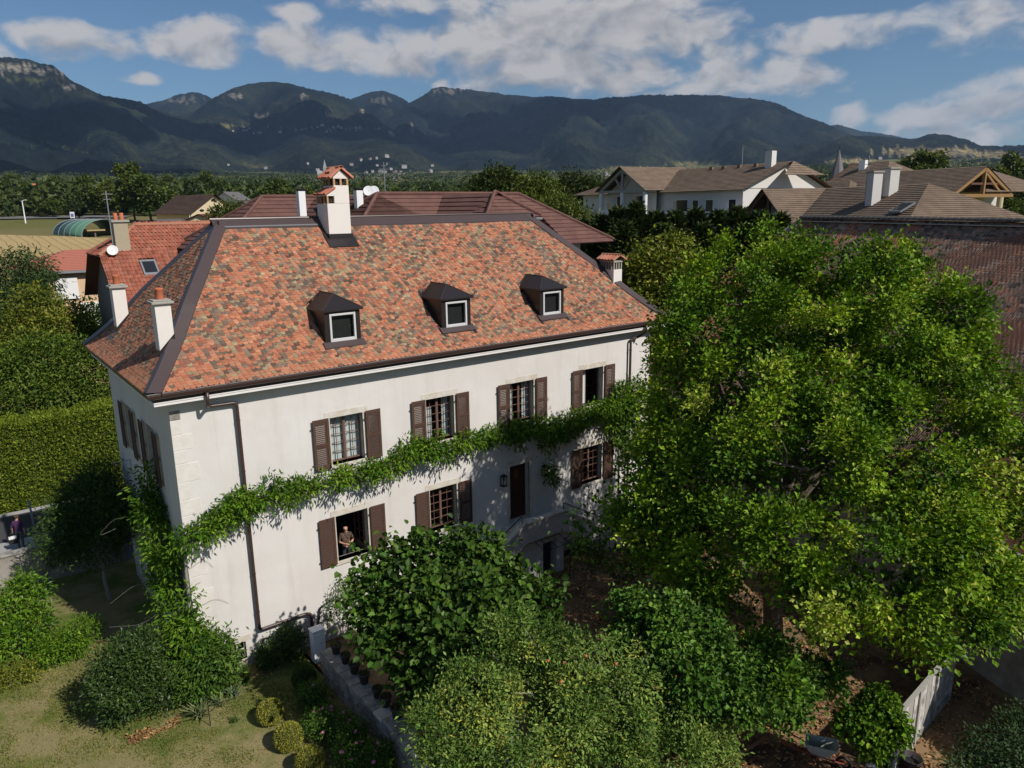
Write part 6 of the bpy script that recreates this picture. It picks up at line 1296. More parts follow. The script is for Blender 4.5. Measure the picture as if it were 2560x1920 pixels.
# big leaved hazel in front of the facade
HZ = lob((1000, 1425, 21.5, 62), (1090, 1400, 22, 58), (1190, 1390, 22, 60), (930, 1490, 21, 56), (1050, 1490, 20.5, 80), (1180, 1490, 20.5, 80), (1300, 1470, 21.5, 56), (1345, 1530, 21, 58), (1000, 1590, 20, 80), (1120, 1610, 19.5, 85), (1250, 1570, 20, 80), (1050, 1700, 19.5, 66), (1130, 1720, 19, 66), (950, 1560, 20.5, 56), (1085, 1770, 19, 46), (1320, 1610, 20.5, 56), (1130, 1560, 21.5, 110), (1220, 1650, 20, 70))
HZ = [[*l[:3], l[3]*.9, l[4]*.9, l[5]*.9] for l in HZ]+lob((905, 1420, 21.4, 24), (960, 1375, 21.8, 26), (1150, 1345, 22, 26), (1230, 1360, 22, 22), (1370, 1470, 21.6, 24), (880, 1450, 21.2, 20), (1050, 1360, 22, 22))
plant('hazel_tree', 'dense dark hazel with large round leaves in front of the ground floor', 'tree', (5.3, -6.9, -1.0), HZ, 420, 34, .18, [tuple(np.array(c)*.85) for c in G_MID], 102, r0=.10, clr=.24, aspect=.86, droop=.35, up=.8, oval=True, shell=.6, jit=.18, fold=.16)
AP = lob((1270, 1585, 17.5, 52), (1345, 1640, 17.5, 62), (1430, 1640, 17.5, 62), (1210, 1710, 17, 56), (1130, 1760, 16.5, 56), (1090, 1840, 16, 52), (1200, 1800, 16.5, 74), (1320, 1740, 17, 82), (1440, 1740, 17, 82), (1560, 1700, 17.5, 74), (1650, 1685, 18, 62), (1690, 1780, 17.5, 74), (1565, 1810, 17, 82), (1440, 1850, 16.5, 84), (1320, 1870, 16, 84), (1180, 1905, 15.8, 70), (1700, 1880, 17, 74), (1790, 1830, 17.5, 56), (1800, 1915, 17, 56), (1105, 1915, 15.6, 46), (1560, 1910, 16.3, 80), (1430, 1800, 18, 110), (1600, 1760, 18.5, 90), (1280, 1660, 17.6, 44))
AP = [[*l[:3], l[3]*.84, l[4]*.84, l[5]*.84] for l in AP]+lob((1290, 1545, 17.6, 22), (1385, 1590, 17.6, 26), (1490, 1610, 17.6, 28), (1610, 1640, 17.8, 26), (1060, 1800, 16.2, 24), (1150, 1690, 16.8, 26), (1740, 1740, 17.8, 26), (1230, 1630, 17.4, 26))
plant('apple_tree', 'sprawling apple tree with small yellowing leaves at the bottom edge', 'tree', (6.3, -12.2, -1.0), AP, 300, 190, .10, G_APPLE, 103, r0=.13, clr=.18, aspect=.46, droop=.3, up=.6, shell=.72, nl=30, bark='palebark', axw=.8, jit=.2)
rga = np.random.default_rng(5); 
AT = [(1402, 1705, 16.6), (1465, 1640, 17), (1370, 1652, 16.9), (1555, 1580+110, 17), (1690, 1690, 17.3), (1410, 1658, 16.8), (1540, 1660, 17), (1640, 1720, 17)]
AK = ranks([q[0] for q in AT])
for i, (px, py, d) in enumerate(AT):
    o = MB().lathe([(0, -.035), (.025, -.03), (.037, 0), (.03, .028), (0, .03)], tuple(at(px, py, d)), 10).obj('apple', M['apple'] if 'apple' in M else M.setdefault('apple', mat('apple_skin', (.45, .12, .07), .4, .3, 10)), None, True); tag(o, AK[i]+' small red apple from the left in the apple tree', 'apple', 'apples in the tree')
SH = lob((1545, 1530, 19.5, 44), (1610, 1520, 19.2, 46), (1690, 1540, 18.8, 52), (1760, 1590, 18.5, 60), (1680, 1630, 18, 62), (1595, 1600, 19, 50), (1815, 1690, 17.8, 62), (1745, 1700, 17.6, 66), (1855, 1760, 17.4, 54), (1700, 1720, 18, 80), (1880, 1680, 18, 44), (1890, 1740, 17.8, 44), (1940, 1640, 18.4, 54), (1990, 1700, 18.8, 54), (1955, 1760, 18.4, 48), (2060, 1690, 19.4, 46), (1560, 1640, 18.6, 40))
plant('quince_shrub', 'round leaved green shrub between the apple tree and the maple', 'shrub', (9.4, -10.6, -1.0), SH, 560, 34, .115, [tuple(np.array(c)*1.3) for c in G_MID], 104, r0=.07, clr=.17, aspect=.85, droop=.2, up=.8, shell=.5, oval=True, stems=[((9.2, -10.2, -1), (9.0, -10.2, 2.2), 8), ((10.0, -11.2, -1), (9.8, -11.2, 1.8), 8)])
IV = lob((2200, 1770, 19.4, 46), (2150, 1810, 19.2, 40), (2225, 1820, 19.2, 42), (2185, 1860, 19, 34), (2120, 1800, 19.4, 30))
plant('ivy_bush', 'bright ivy like bush in front of the white plank wall', 'bush', (14.3, -14.5, -1.0), IV, 320, 10, .12, G_VINE, 105, r0=.05, clr=.12, aspect=.8, droop=.4, oval=True)
BR = lob((2480, 1880, 17.8, 60), (2540, 1840, 18, 56), (2550, 1910, 17.4, 60), (2430, 1905, 17.6, 34), (2560, 1790, 18.4, 34), (2390, 1915, 17.5, 22))
plant('corner_shrub', 'loose blue green shrub in the bottom right corner', 'shrub', (16.2, -17.6, -1.0), BR, 520, 9, .10, [(.025, .05, .02), (.05, .09, .035), (.09, .14, .05)], 106, r0=.05, clr=.14, aspect=.5)
UG = lob((1700, 1460, 24, 46), (1560, 1420, 26, 40), (1600, 1390, 27, 40), (1480, 1380, 27.5, 34))
plant('shade_shrub', 'dark leafy shrub in the shade below the maple by the steps', 'shrub', (14.2, -4.6, -1.0), UG, 300, 9, .12, G_DARK, 107, r0=.05, clr=.16, aspect=.6)

# climbing vine along the facade and round the left corner
VP = [(0.0, 4.45), (.7, 4.75), (1.67, 5.15), (2.4, 5.35), (2.98, 5.25), (3.7, 5.3), (4.38, 5.33), (5.3, 5.28), (6.34, 5.3), (7.2, 5.35), (7.9, 5.75), (8.7, 5.6), (9.5, 5.35), (10.4, 5.45), (11.3, 5.5), (12.23, 5.52), (13.2, 5.45), (14.2, 5.4), (15.2, 5.3), (16.4, 5.5), (17.6, 5.6), (18.6, 5.6), (19.6, 5.4)]
rv = np.random.default_rng(110); VL = []
for (x0, z0), (x1, z1) in zip(VP, VP[1:]):
    for t_ in np.arange(0, 1, (.15 if x0 < 1.7 else .30)/max(x1-x0, .1)):
        r_ = .17+.22*rv.random()+(.12 if x0 > 13.5 else 0)+(.06 if x0 < 1.7 else 0); VL.append([x0+(x1-x0)*t_, -.40-(.25 if x0 > 13.5 else 0)+rv.normal(0, .05), z0+(z1-z0)*t_+rv.normal(0, .06), r_, r_*.8, r_*.8])
for x, z, r_ in ((7.8, 6.0, .22), (9.0, 6.05, .18), (2.9, 5.62, .26), (15.0, 4.9, .28), (16.0, 4.9, .26), (15.6, 5.0, .32), (18.5, 4.8, .5), (19.4, 4.7, .5), (18.9, 4.1, .45), (14.3, 4.6, .26), (12.9, 5.0, .22), (19.8, 6.3, .4), (18.9, 6.2, .4), (20.2, 5.6, .5), (14.6, 3.4, .2), (14.8, 2.9, .16), (19.6, 3.4, .4)): VL.append([x, -.45, z, r_, r_*.8, r_])
for (a, b) in (((-.32, 2.7, 5.9), .22), ((-.34, 2.75, 5.2), .46), ((-.36, 2.3, 4.6), .5), ((-.36, 3.0, 4.3), .42), ((-.36, 2.0, 3.8), .5), ((-.36, 1.5, 3.1), .48), ((-.36, 2.5, 3.3), .4), ((-.4, .9, 2.4), .46), ((-.42, .3, 1.7), .5), ((-.4, .2, 4.1), .34), ((-.3, .5, 3.5), .34), ((-.4, 1.2, 2.0), .45), ((-.4, .6, 1.2), .5), ((-.45, .0, .5), .5), ((-.36, 1.9, 4.4), .4), ((-.36, 2.6, 4.8), .42), ((-.36, 1.0, 3.6), .42), ((-.4, 1.7, 2.6), .42), ((-.4, -.3, 1.6), .38), ((-.2, -.4, .5), .45), ((.15, -.45, .5), .4), ((-.35, -.2, 1.0), .5), ((-.1, -.45, 2.6), .22), ((-.12, -.42, 1.8), .26), ((.05, -.45, 1.1), .35)): VL.append([*a, b, b*.9, b])
vr = empty('climbing_vine', (0, 0, -.72)); tag(vr, 'climbing vine trained along the facade between the two storeys', 'vine')
o = crown('foliage', VL, 1000, 30, .18, G_VINE, np.random.default_rng(111), parent=vr, clr=.17, aspect=.34, droop=.55, up=.7, shell=.35); o.location = (0, 0, .72)
mb = MB(); pth = [(-.25, -.3, -.72), (-.2, -.25, 1.0), (-.12, -.2, 2.6), (-.1, -.15, 3.8), (0.1, -.2, 4.4)]+[(x, -.32+.05*math.sin(x*3), z-.05) for x, z in VP[1:]]; mb.tube(smooth_path(pth, .4, 4), [max(.06-.001*k, .018) for k in range(len(smooth_path(pth, .4, 4)))], 7); mb.tube(smooth_path([(-.3, -.2, -.72), (-.3, .8, 1.6), (-.28, 1.9, 3.2), (-.25, 2.8, 5.0), (-.2, 2.8, 5.9)], .3, 4), .035, 7); mb.tube(smooth_path([(19.0, -.3, -.9), (18.9, -.35, 2), (18.8, -.4, 4), (17.8, -.4, 5.5)], .4, 4), .05, 7)
mb.tube(smooth_path([(14.9, -.25, 2.6), (15.0, -.3, 4.0), (15.1, -.4, 4.9), (16.0, -.5, 5.2), (17.2, -.5, 5.35)], .4, 5), .02, 6); o = mb.obj('stem', M['palebark'], vr, True); o.location = (0, 0, .72)
# tendrils swinging off the left column
for k, pts in enumerate([[(-.6, 2.6, 4.5), (-1.4, 3.4, 4.3), (-1.9, 3.9, 3.6), (-1.3, 4.0, 3.7)], [(-.6, 1.2, 2.6), (-1.3, 1.8, 2.5), (-2.0, 2.2, 1.9)], [(-.6, .6, 2.0), (-1.4, .9, 1.5), (-2.2, 1.6, 1.4)], [(.05, -.08, 3.4), (.5, -.06, 3.6), (.75, -.05, 3.2)], [(.1, -.08, 2.0), (.7, -.06, 2.15), (1.1, -.05, 1.8)]]):
    o = MB().tube(smooth_path(pts, .3, 4), .0045, 5).obj('tendril', M['palebark'], vr); o.location = (0, 0, .72)
CB = [[-.25, -.75, -.1, .6, .55, .7], [.35, -.85, .1, .6, .55, .8], [-.1, -.6, .7, .55, .5, .6], [.5, -.55, .55, .5, .4, .6], [-.5, -.2, .4, .5, .5, .7]]
plant('bay_bush', 'dark bay bush with long leaves hugging the foot of the left corner', 'bush', (0.0, -.7, -.74), CB, 300, 22, .16, G_MID, 112, r0=.05, clr=.17, aspect=.34, droop=.45)
RB = lobes_on((-1.95, -.2, .45), (1.3, 1.1, 1.25), 24, .46, np.random.default_rng(113))+[[-1.95, -.15, .2, .9, .8, .9]]
plant('rhododendron', 'rounded glossy dark evergreen bush on the lawn near the corner', 'bush', (-1.9, -.2, -.74), RB, 520, 36, .11, G_DARK, 114, r0=.06, clr=.15, aspect=.42, matk='leafgloss', droop=.2, shell=.6, stems=[((-1.9, -.2, -.74), (-1.9, -.2, .6), 12)])
LS = [[-5.0, 6.0, .55, .8, .8, .8], [-4.3, 6.3, .9, .75, .7, .75], [-5.7, 6.3, 1.1, .8, .8, .8], [-4.6, 5.4, .0, .8, .6, .6], [-5.6, 5.2, -.1, .8, .6, .6], [-3.9, 6.6, 1.3, .5, .5, .5], [-6.3, 5.8, .6, .8, .8, .9], [-4.0, 5.8, .2, .6, .5, .6]]
plant('laurel_bush', 'tall bright laurel bush at the left edge in front of the street wall', 'bush', (-5.0, 6.0, -.74), LS, 260, 46, .16, G_VINE, 115, r0=.07, clr=.2, aspect=.38, matk='leafgloss', stems=[((-5, 6, -.74), (-4.8, 6, .9), 10)])
plant('peony_shrub', 'low feathery green shrub right of the laurel on the lawn edge', 'shrub', (-3.3, 4.6, -.74), [[-3.2, 4.7, -.2, .7, .6, .55], [-2.7, 4.9, -.1, .5, .5, .5], [-3.7, 4.4, -.3, .5, .5, .45], [-3.1, 4.3, -.35, .5, .4, .4]], 420, 9, .14, G_VINE, 116, r0=.03, clr=.13, aspect=.3, droop=.5)
plant('meadow_shrub', 'low yellow green shrub at the far left of the lawn', 'shrub', (-5.0, 3.7, -.74), [[-4.9, 3.9, -.45, .6, .5, .4], [-5.6, 4.0, -.4, .6, .5, .45], [-4.4, 3.9, -.5, .4, .4, .35]], 300, 9, .10, G_LIND, 117, r0=.03, clr=.12, aspect=.35)
plant('yew_tree', 'dark shady tree with a slim pale stem between house and street wall', 'tree', (-1.33, 8.0, -.74), [[-1.2, 8.2, 3.3, 1.0, 1.0, .9], [-2.0, 8.4, 2.6, 1.0, .9, .9], [-.8, 8.8, 2.2, .9, .9, .9], [-1.6, 9.2, 3.0, 1.1, 1.0, 1.0], [-2.6, 8.8, 1.9, .8, .8, .7], [-1.5, 8.0, 1.7, .9, .8, .7], [-.6, 7.6, 3.0, .6, .6, .7], [-1.0, 9.0, 4.0, .7, .7, .6]], 420, 60, .15, G_DARK, 118, r0=.07, clr=.28, aspect=.3, bark='palebark', nl=10)
plant('deutzia_shrub', 'small dark shrub against the wall left of the white cabinet', 'shrub', (2.5, -.55, -.74), [[2.2, -.55, -.2, .5, .35, .5], [2.75, -.5, .0, .5, .35, .55], [2.0, -.6, -.35, .35, .35, .35], [3.0, -.55, -.25, .35, .3, .4]], 420, 9, .10, G_DARK, 119, r0=.03, clr=.10, aspect=.4)
plant('climbing_rose', 'thin climbing rose on a wire trellis against the wall behind the hazel', 'climber', (4.9, -.2, -.9), [[4.5, -.25, .4, .25, .12, .45], [5.0, -.25, .9, .35, .12, .5], [5.5, -.3, 1.1, .35, .12, .4], [5.2, -.3, .2, .3, .15, .6]], 170, 6, .085, G_MID, 120, r0=.02, clr=.12, aspect=.6, stems=[((4.9, -.2, -.9), (5.0, -.22, .9), 4)])
tr_ = empty('wire_trellis', (4.9, -.12, -.9)); tag(tr_, 'thin wire trellis on the wall above the flower pots', 'trellis')
for x in (-.45, -.05, .35, .75): MB().bar((x, 0, 0), (x, 0, 2.0), .012).obj('upright', M['grey_metal'], tr_)
for z in (.5, .95, 1.4, 1.85): MB().bar((-.5, .0, z), (.8, .0, z), .010).obj('crossbar', M['grey_metal'], tr_)
MB().tube(smooth_path([(4.0, -.1, -.2), (4.15, -.1, .55), (4.6, -.1, .68), (5.4, -.1, .62)], .1, 4), .03, 7).obj('drain_hose', M['iron'], house)
# clipped box balls
def box_ball(p, r_, label, pal, seed):
    root = empty('box_ball', p); tag(root, label, 'topiary', 'clipped box balls'); rg_ = np.random.default_rng(seed); n = 5200; u = unit(rg_.normal(size=(n, 3))); pos = u*r_*(.93+.09*rg_.random((n, 1)))*np.array([1, 1, .97])+np.array([0, 0, r_*.93]); dv = unit(u+rg_.normal(0, .55, (n, 3))); L = rg_.uniform(.03, .055, n)
    me = leaf_mesh('foliage', pos, dv, unit(u+rg_.normal(0, .6, (n, 3))), L, L*.6, palette(pal, rg_.random(n), rg_, .2)); me.materials.append(M['leaf']); link('foliage', me, root)
    c = MB().lathe([(r_*.94*math.sin(math.pi*k/12), r_*.93-r_*.9*math.cos(math.pi*k/12)) for k in range(13)], (0, 0, 0), 20).obj('core', mat('box_core', (.045, .055, .015), .95, .3, 12), root, True)
PB = [(.10, .125, .016), (.20, .215, .03), (.32, .31, .05), (.45, .40, .09)]
box_ball((1.08, -3.30, -.74), .385, 'clipped yellow green box ball nearest the house', PB, 131); box_ball((1.10, -4.70, -.74), .40, 'clipped yellow green box ball in the middle of its row', PB, 132); box_ball((1.20, -5.98, -.74), .39, 'clipped yellow green box ball cut by the bottom edge', PB, 133); box_ball((2.55, -2.35, -.74), .38, 'shaded dark green box ball beside the garden wall', G_DARK, 134)
# rose bed
def rose(p, r_, nfl, label, seed):
    rg_ = np.random.default_rng(seed); lobes = [[p[0]+rg_.normal(0, .18), p[1]+rg_.normal(0, .18), -.35+rg_.uniform(0, .3), r_*.6, r_*.6, r_*.6] for _ in range(5)]
    root = plant('rose_bush', label, 'rose bush', (p[0], p[1], -.74), lobes, 260, 8, .072, G_MID, seed, r0=.02, clr=.10, aspect=.6, group='rose bushes by the garden wall')
    for k in range(nfl):
        l = lobes[k % 5]; u = unit(rg_.normal(size=3)+np.array([-.25, -.5, .9])); q = np.array(l[:3])+u*np.array(l[3:])*1.08
        o = MB().lathe([(0, -.01), (.022, -.012), (.05, .012), (.055, .03), (.035, .022), (.03, .04), (.012, .03), (0, .035)], (0, 0, 0), 9).obj('flower', M['rosepink'] if 'rosepink' in M else M.setdefault('rosepink', mat('rose_petal', (.62, .20, .34), .6, .2, 20)), root); o.matrix_parent_inverse = Matrix.Translation(tuple(-np.array(root.location))); o.location = tuple(q); o.rotation_euler = (rg_.uniform(-.6, .6), rg_.uniform(-.6, .6), 0)
rose((2.45, -3.6), .5, 5, 'pink rose bush next to the shaded box ball', 141); rose((2.1, -4.9), .55, 6, 'pink rose bush facing the middle box ball', 142); rose((2.55, -5.7), .5, 3, 'pink rose bush against the garden wall halfway along', 143); rose((2.2, -6.5), .55, 6, 'pink rose bush near the bottom edge of the bed', 144); rose((2.8, -7.2), .5, 4, 'pink rose bush at the end of the bed by the wall', 145)
# strap leaved clumps
def strap(p, n, L, pal, label, name, seed, wd_=.05, spread=.8, cat='plant', group=None):
    rg_ = np.random.default_rng(seed); root = empty(name, p); tag(root, label, cat, group)
    vs, fs, cs = [], [], []
    for k in range(n):
        a = rg_.uniform(0, 6.28); s_ = spread*rg_.uniform(.25, 1.0); l = L*rg_.uniform(.7, 1.15); d = np.array([math.cos(a), math.sin(a), 0]); sd_ = np.array([-d[1], d[0], 0]); b = len(vs); c = palette(pal, np.array([rg_.random()]), rg_, .12)[0]; base = rg_.normal(0, .05, 3)*np.array([1, 1, 0])
        for i in range(6):
            t_ = i/5; q = base+d*s_*l*t_**1.3+np.array([0, 0, l*(t_-.55*s_*t_*t_*1.1)]); w_ = wd_*(1-t_**2)*.5+.003; vs += [q-sd_*w_, q+sd_*w_]; cs += [c, c]
        fs += [(b+2*i, b+2*i+1, b+2*i+3, b+2*i+2) for i in range(5)]
    me = np_mesh('leaves', np.array(vs), np.array(fs), np.array(cs)); me.materials.append(M['leaf']); link('leaves', me, root)
SP = [(.10, .15, .06), (.17, .21, .09), (.27, .29, .15)]
strap((-.55, -1.75, -.73), 60, .62, SP, 'large clump of pale strap leaved lilies by the glossy bush', 'lily_clump', 151, .06, 1.0); strap((.05, -1.55, -.73), 30, .5, SP, 'smaller pale lily clump in the middle of the border', 'lily_clump', 152, .05, 1.0); strap((.62, -1.35, -.73), 34, .5, [(.14, .19, .12), (.22, .26, .18)], 'silvery lily clump beside the dark grassy tuft', 'lily_clump', 153, .045, 1.0)
strap((1.1, -1.0, -.73), 170, .75, [(.03, .055, .012), (.06, .095, .02), (.10, .13, .03)], 'upright dark green grassy tuft below the cellar window', 'grass_tuft', 154, .025, .45); strap((.75, -.7, -.73), 90, .55, [(.09, .10, .02), (.18, .17, .04)], 'yellowish leafy tuft right under the cellar window', 'grass_tuft', 155, .03, .6)
strap((.2, -2.6, -.73), 60, .25, [(.06, .11, .02), (.1, .15, .03)], 'small green tuft of grass left standing on the dry lawn', 'grass_tuft', 156, .02, .8)
o = MB().tube([(-.42, -2.35, -.75), (-.42, -2.33, .35)], .014, 6).obj('garden_stake', M['iron']); tag(o, 'thin black garden stake in front of the lilies', 'stake')

# hedge, conifers and the other trees around
def hedge(name, label, x0, x1, y0, y1, z0, zt0, zt1, n, pal, seed, L=.16):
    r = np.random.default_rng(seed); root = empty(name, (x0, y0, z0)); tag(root, label, 'hedge'); nf = int(n*.62); X = r.uniform(x0, x1, n); zt = zt0+(zt1-zt0)*(X-x0)/(x1-x0)+.12*np.sin(X*1.3)+(fbm(X/1.5, X*0, 3)-.5)*.5
    Y = np.where(np.arange(n) < nf, y0+r.normal(0, .07, n)+(fbm(X/1.2, r.uniform(0, 1, n)*0+3, 2)-.5)*.3, r.uniform(y0, y1, n)); Zp = np.where(np.arange(n) < nf, z0+(zt-z0)*r.random(n), zt+r.normal(0, .07, n)); nr = np.where((np.arange(n) < nf)[:, None], np.array([0, -1.0, .5]), np.array([0, -.3, 1.0])); dv = unit(nr+r.normal(0, .6, (n, 3))); Ls = L*r.uniform(.6, 1.3, n)
    me = leaf_mesh('foliage', np.stack([X-x0, Y-y0, Zp-z0], 1), dv, unit(nr+r.normal(0, .6, (n, 3))), Ls, Ls*.5, palette(pal, np.clip(r.random(n)*.7+.3*fbm(X/.8, Zp/.8, 3), 0, 1), r, .2)); me.materials.append(M['leaf']); link('foliage', me, root)
    mb = MB(); k = 24; xs = np.linspace(x0, x1, k+1)
    for a, b in zip(xs, xs[1:]):
        ta, tb = zt0+(zt1-zt0)*(a-x0)/(x1-x0)-.2, zt0+(zt1-zt0)*(b-x0)/(x1-x0)-.2; mb.quad((a-x0, .1, 0), (b-x0, .1, 0), (b-x0, .1, tb-z0), (a-x0, .1, ta-z0)); mb.quad((a-x0, .1, ta-z0), (b-x0, .1, tb-z0), (b-x0, y1-y0, tb-z0), (a-x0, y1-y0, ta-z0))
    mb.obj('core', mat('hedge_core', (.06, .08, .015), .95, .4, 3), root)
hedge('clipped_hedge', 'tall clipped yellow green hedge across the street on the left', -14, 4.5, 22.3, 24.5, -1.1, 3.1, 3.75, 60000, [(.045, .082, .009), (.105, .160, .014), (.185, .240, .024), (.28, .30, .045)], 161)
def TL(name, label, cat, base, lobes, ncl, per, size, pal, seed, **kw): return plant(name, label, cat, base, lob(*lobes), ncl, per, size, pal, seed, **kw)
def gbase(px, d): p = on_ground(px, d); return tuple(p)
TL('locust_tree', 'feathery dark tree at the left edge below the harvested field', 'tree', gbase(40, 58), [(30, 690, 58, 62), (75, 665, 58, 45), (110, 700, 58, 32), (20, 760, 57, 70), (85, 745, 57, 50), (60, 800, 57, 70), (-40, 720, 58, 70)], 1300, 9, .34, [(.024, .05, .014), (.048, .085, .024), (.08, .12, .036)], 171, clr=.5, aspect=.3, droop=.6, r0=.2)
TL('plum_tree', 'yellow green fruit tree in front of the peach house', 'tree', gbase(150, 50), [(85, 770, 50, 50), (160, 800, 50, 45), (60, 830, 49, 60), (140, 840, 49, 62), (200, 850, 49, 45), (30, 880, 49, 60)], 220, 62, .25, [(.04, .07, .009), (.095, .125, .014), (.18, .195, .024), (.26, .25, .036)], 172, clr=.5, aspect=.5, r0=.16)
TL('cherry_thicket', 'broad bright green thicket behind the clipped hedge', 'tree', gbase(90, 46), [(30, 930, 46, 80), (110, 900, 46, 75), (190, 910, 46, 70), (80, 990, 45.5, 75), (170, 985, 45.5, 70), (235, 960, 46, 55), (240, 1010, 45.5, 50), (10, 1010, 45.5, 60), (250, 900, 47, 40), (-40, 960, 46, 80)], 300, 80, .24, [(.03, .062, .009), (.07, .12, .014), (.125, .18, .024), (.21, .25, .04)], 173, clr=.5, aspect=.45, r0=.18)
TL('gap_tree', 'dark tree between the thicket and the red tiled house', 'tree', gbase(270, 56), [(240, 790, 56, 40), (255, 850, 56, 42), (235, 870, 55, 30), (280, 830, 57, 30)], 420, 9, .30, G_DARK, 174, clr=.4, aspect=.5, r0=.14)
TL('linden_tree', 'yellow tinged linden standing before the dark conifers', 'tree', gbase(1650, 41), [(1640, 640, 41, 44), (1690, 625, 41, 40), (1600, 680, 41, 40), (1660, 690, 40, 60), (1730, 680, 41, 44), (1620, 740, 40, 50), (1700, 750, 40, 60), (1570, 740, 41, 30), (1750, 740, 41, 40), (1640, 800, 40, 50), (1580, 690, 41.5, 24)], 420, 34, .22, G_LIND, 175, clr=.36, aspect=.8, r0=.2)
TL('walnut_tree', 'dark round walnut tree behind the right end of the brown roof', 'tree', gbase(1245, 82), [(1240, 455, 82, 34), (1270, 465, 82, 30), (1210, 475, 82, 30), (1250, 500, 81, 40), (1295, 490, 82, 26), (1225, 520, 81, 30)], 800, 9, .42, [(.022, .036, .009), (.046, .066, .014), (.08, .10, .02)], 176, clr=.6, aspect=.6, r0=.25)
TL('poplar_tree', 'light green feathery tree right of the dark walnut', 'tree', gbase(1340, 74), [(1335, 470, 74, 36), (1365, 480, 74, 30), (1315, 510, 73, 34), (1350, 530, 73, 40), (1385, 520, 73, 30), (1400, 560, 72, 36), (1370, 580, 72, 36), (1330, 560, 73, 30)], 1100, 9, .36, [(.035, .058, .008), (.075, .105, .014), (.13, .16, .024), (.18, .20, .04)], 177, clr=.5, aspect=.4, r0=.22, droop=.4)
TL('birch_tree', 'mid green tree beside the brown wooden gable', 'tree', gbase(1440, 66), [(1430, 540, 66, 34), (1460, 560, 66, 34), (1420, 600, 65, 40), (1460, 620, 65, 40), (1440, 660, 65, 40), (1490, 590, 66, 30), (1410, 510, 67, 24)], 900, 9, .32, G_B, 178, clr=.45, aspect=.5, r0=.2)
TL('ash_tree', 'dark tree rising behind the pale apartment house on its left', 'tree', gbase(1430, 110), [(1430, 460, 110, 24), (1460, 470, 110, 26), (1405, 475, 110, 22), (1490, 480, 110, 22), (1440, 490, 110, 28)], 500, 9, .5, G_C, 179, clr=.7, aspect=.6, r0=.25)
def conifer(seed, h=14.0, wd_=2.4, n=5200):
    r = np.random.default_rng(seed); root = empty('cypress_tree'); t_ = r.random(n)**.75; z = h*t_; rad_ = wd_*(1-t_)**.62*(.62+.42*r.random(n)); a = r.uniform(0, 6.283, n); lump = .8+.35*fbm(a*1.3, z/1.1, 3); rad_ *= lump
    pos = np.stack([rad_*np.cos(a), rad_*np.sin(a), z], 1); out = np.stack([np.cos(a), np.sin(a), np.full(n, .55)], 1); dv = unit(out+r.normal(0, .45, (n, 3))); L = r.uniform(.35, .75, n)
    me = leaf_mesh('foliage', pos, dv, unit(r.normal(0, .7, (n, 3))+np.array([0, 0, .8])), L, L*.34, palette([(.010, .022, .007), (.022, .042, .011), (.045, .070, .016), (.075, .10, .022)], np.clip(r.random(n)*.6+.4*lump-.15, 0, 1), r, .2)); me.materials.append(M['needle']); link('foliage', me, root)
    MB().tube([(0, 0, -.5), (0, 0, h*.9)], [.28, .05], 8).obj('trunk', M['bark'], root)
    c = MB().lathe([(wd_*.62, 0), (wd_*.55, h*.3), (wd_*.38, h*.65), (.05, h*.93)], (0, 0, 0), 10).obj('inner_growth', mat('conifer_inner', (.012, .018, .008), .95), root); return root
cons = [conifer(181), conifer(182, 13.5, 2.7)]
CT = [(1415, 575, 60), (1455, 535, 58), (1500, 520, 57), (1545, 505, 56), (1590, 490, 55), (1640, 515, 55), (1690, 512, 54), (1740, 508, 54), (1795, 512, 53), (1845, 505, 53), (1900, 512, 52), (1950, 520, 52), (1990, 548, 51), (1560, 540, 50), (1660, 545, 50), (1760, 545, 49), (1860, 545, 49), (1940, 560, 48)]
CK = ranks([q[0] for q in CT])
for i, (px, py, d) in enumerate(CT):
    o = cons[i % 2] if i < 2 else copy_tree(cons[i % 2]); p = at(px, py+24, d); g = float(gz(p[0], p[1])); o.location = (p[0], p[1], g); s = (p[2]-g)/(14.0 if i % 2 == 0 else 13.5); o.scale = (1.05, 1.05, s); o.rotation_euler = (0, 0, i*1.7); tag(o, CK[i]+' cypress from the left in the dark conifer screen below the apartments', 'conifer', 'conifer row below the apartments')
FT = [(2545, 120, .9), (2500, 190, 1.0), (2560, 160, 1.0), (2300, 170, 1.15), (2340, 175, 1.1), (2530, 240, 1.2), (2480, 260, 1.0), (2260, 180, 1.0), (1300, 230, .9), (1180, 160, .9)]
FK = ranks([q[0] for q in FT])
for i, (px, d, s) in enumerate(FT): put_tree(i % 4, on_ground(px, d), s, FK[i]+' tree from the left among those beyond the brown and taupe roofs', 'trees beyond the apartments')
TL('garden_bush', 'round green bush below the cream gable', 'bush', gbase(570, 100), [(560, 530, 100, 20), (585, 528, 100, 20), (540, 540, 100, 16), (600, 540, 100, 16)], 260, 8, .4, G_B, 190, clr=.5, aspect=.5, r0=.12)
for k, (px, d, s, lb) in enumerate([(320, 548, .32, 'left'), (300, 118, .3, 'right')]): pass

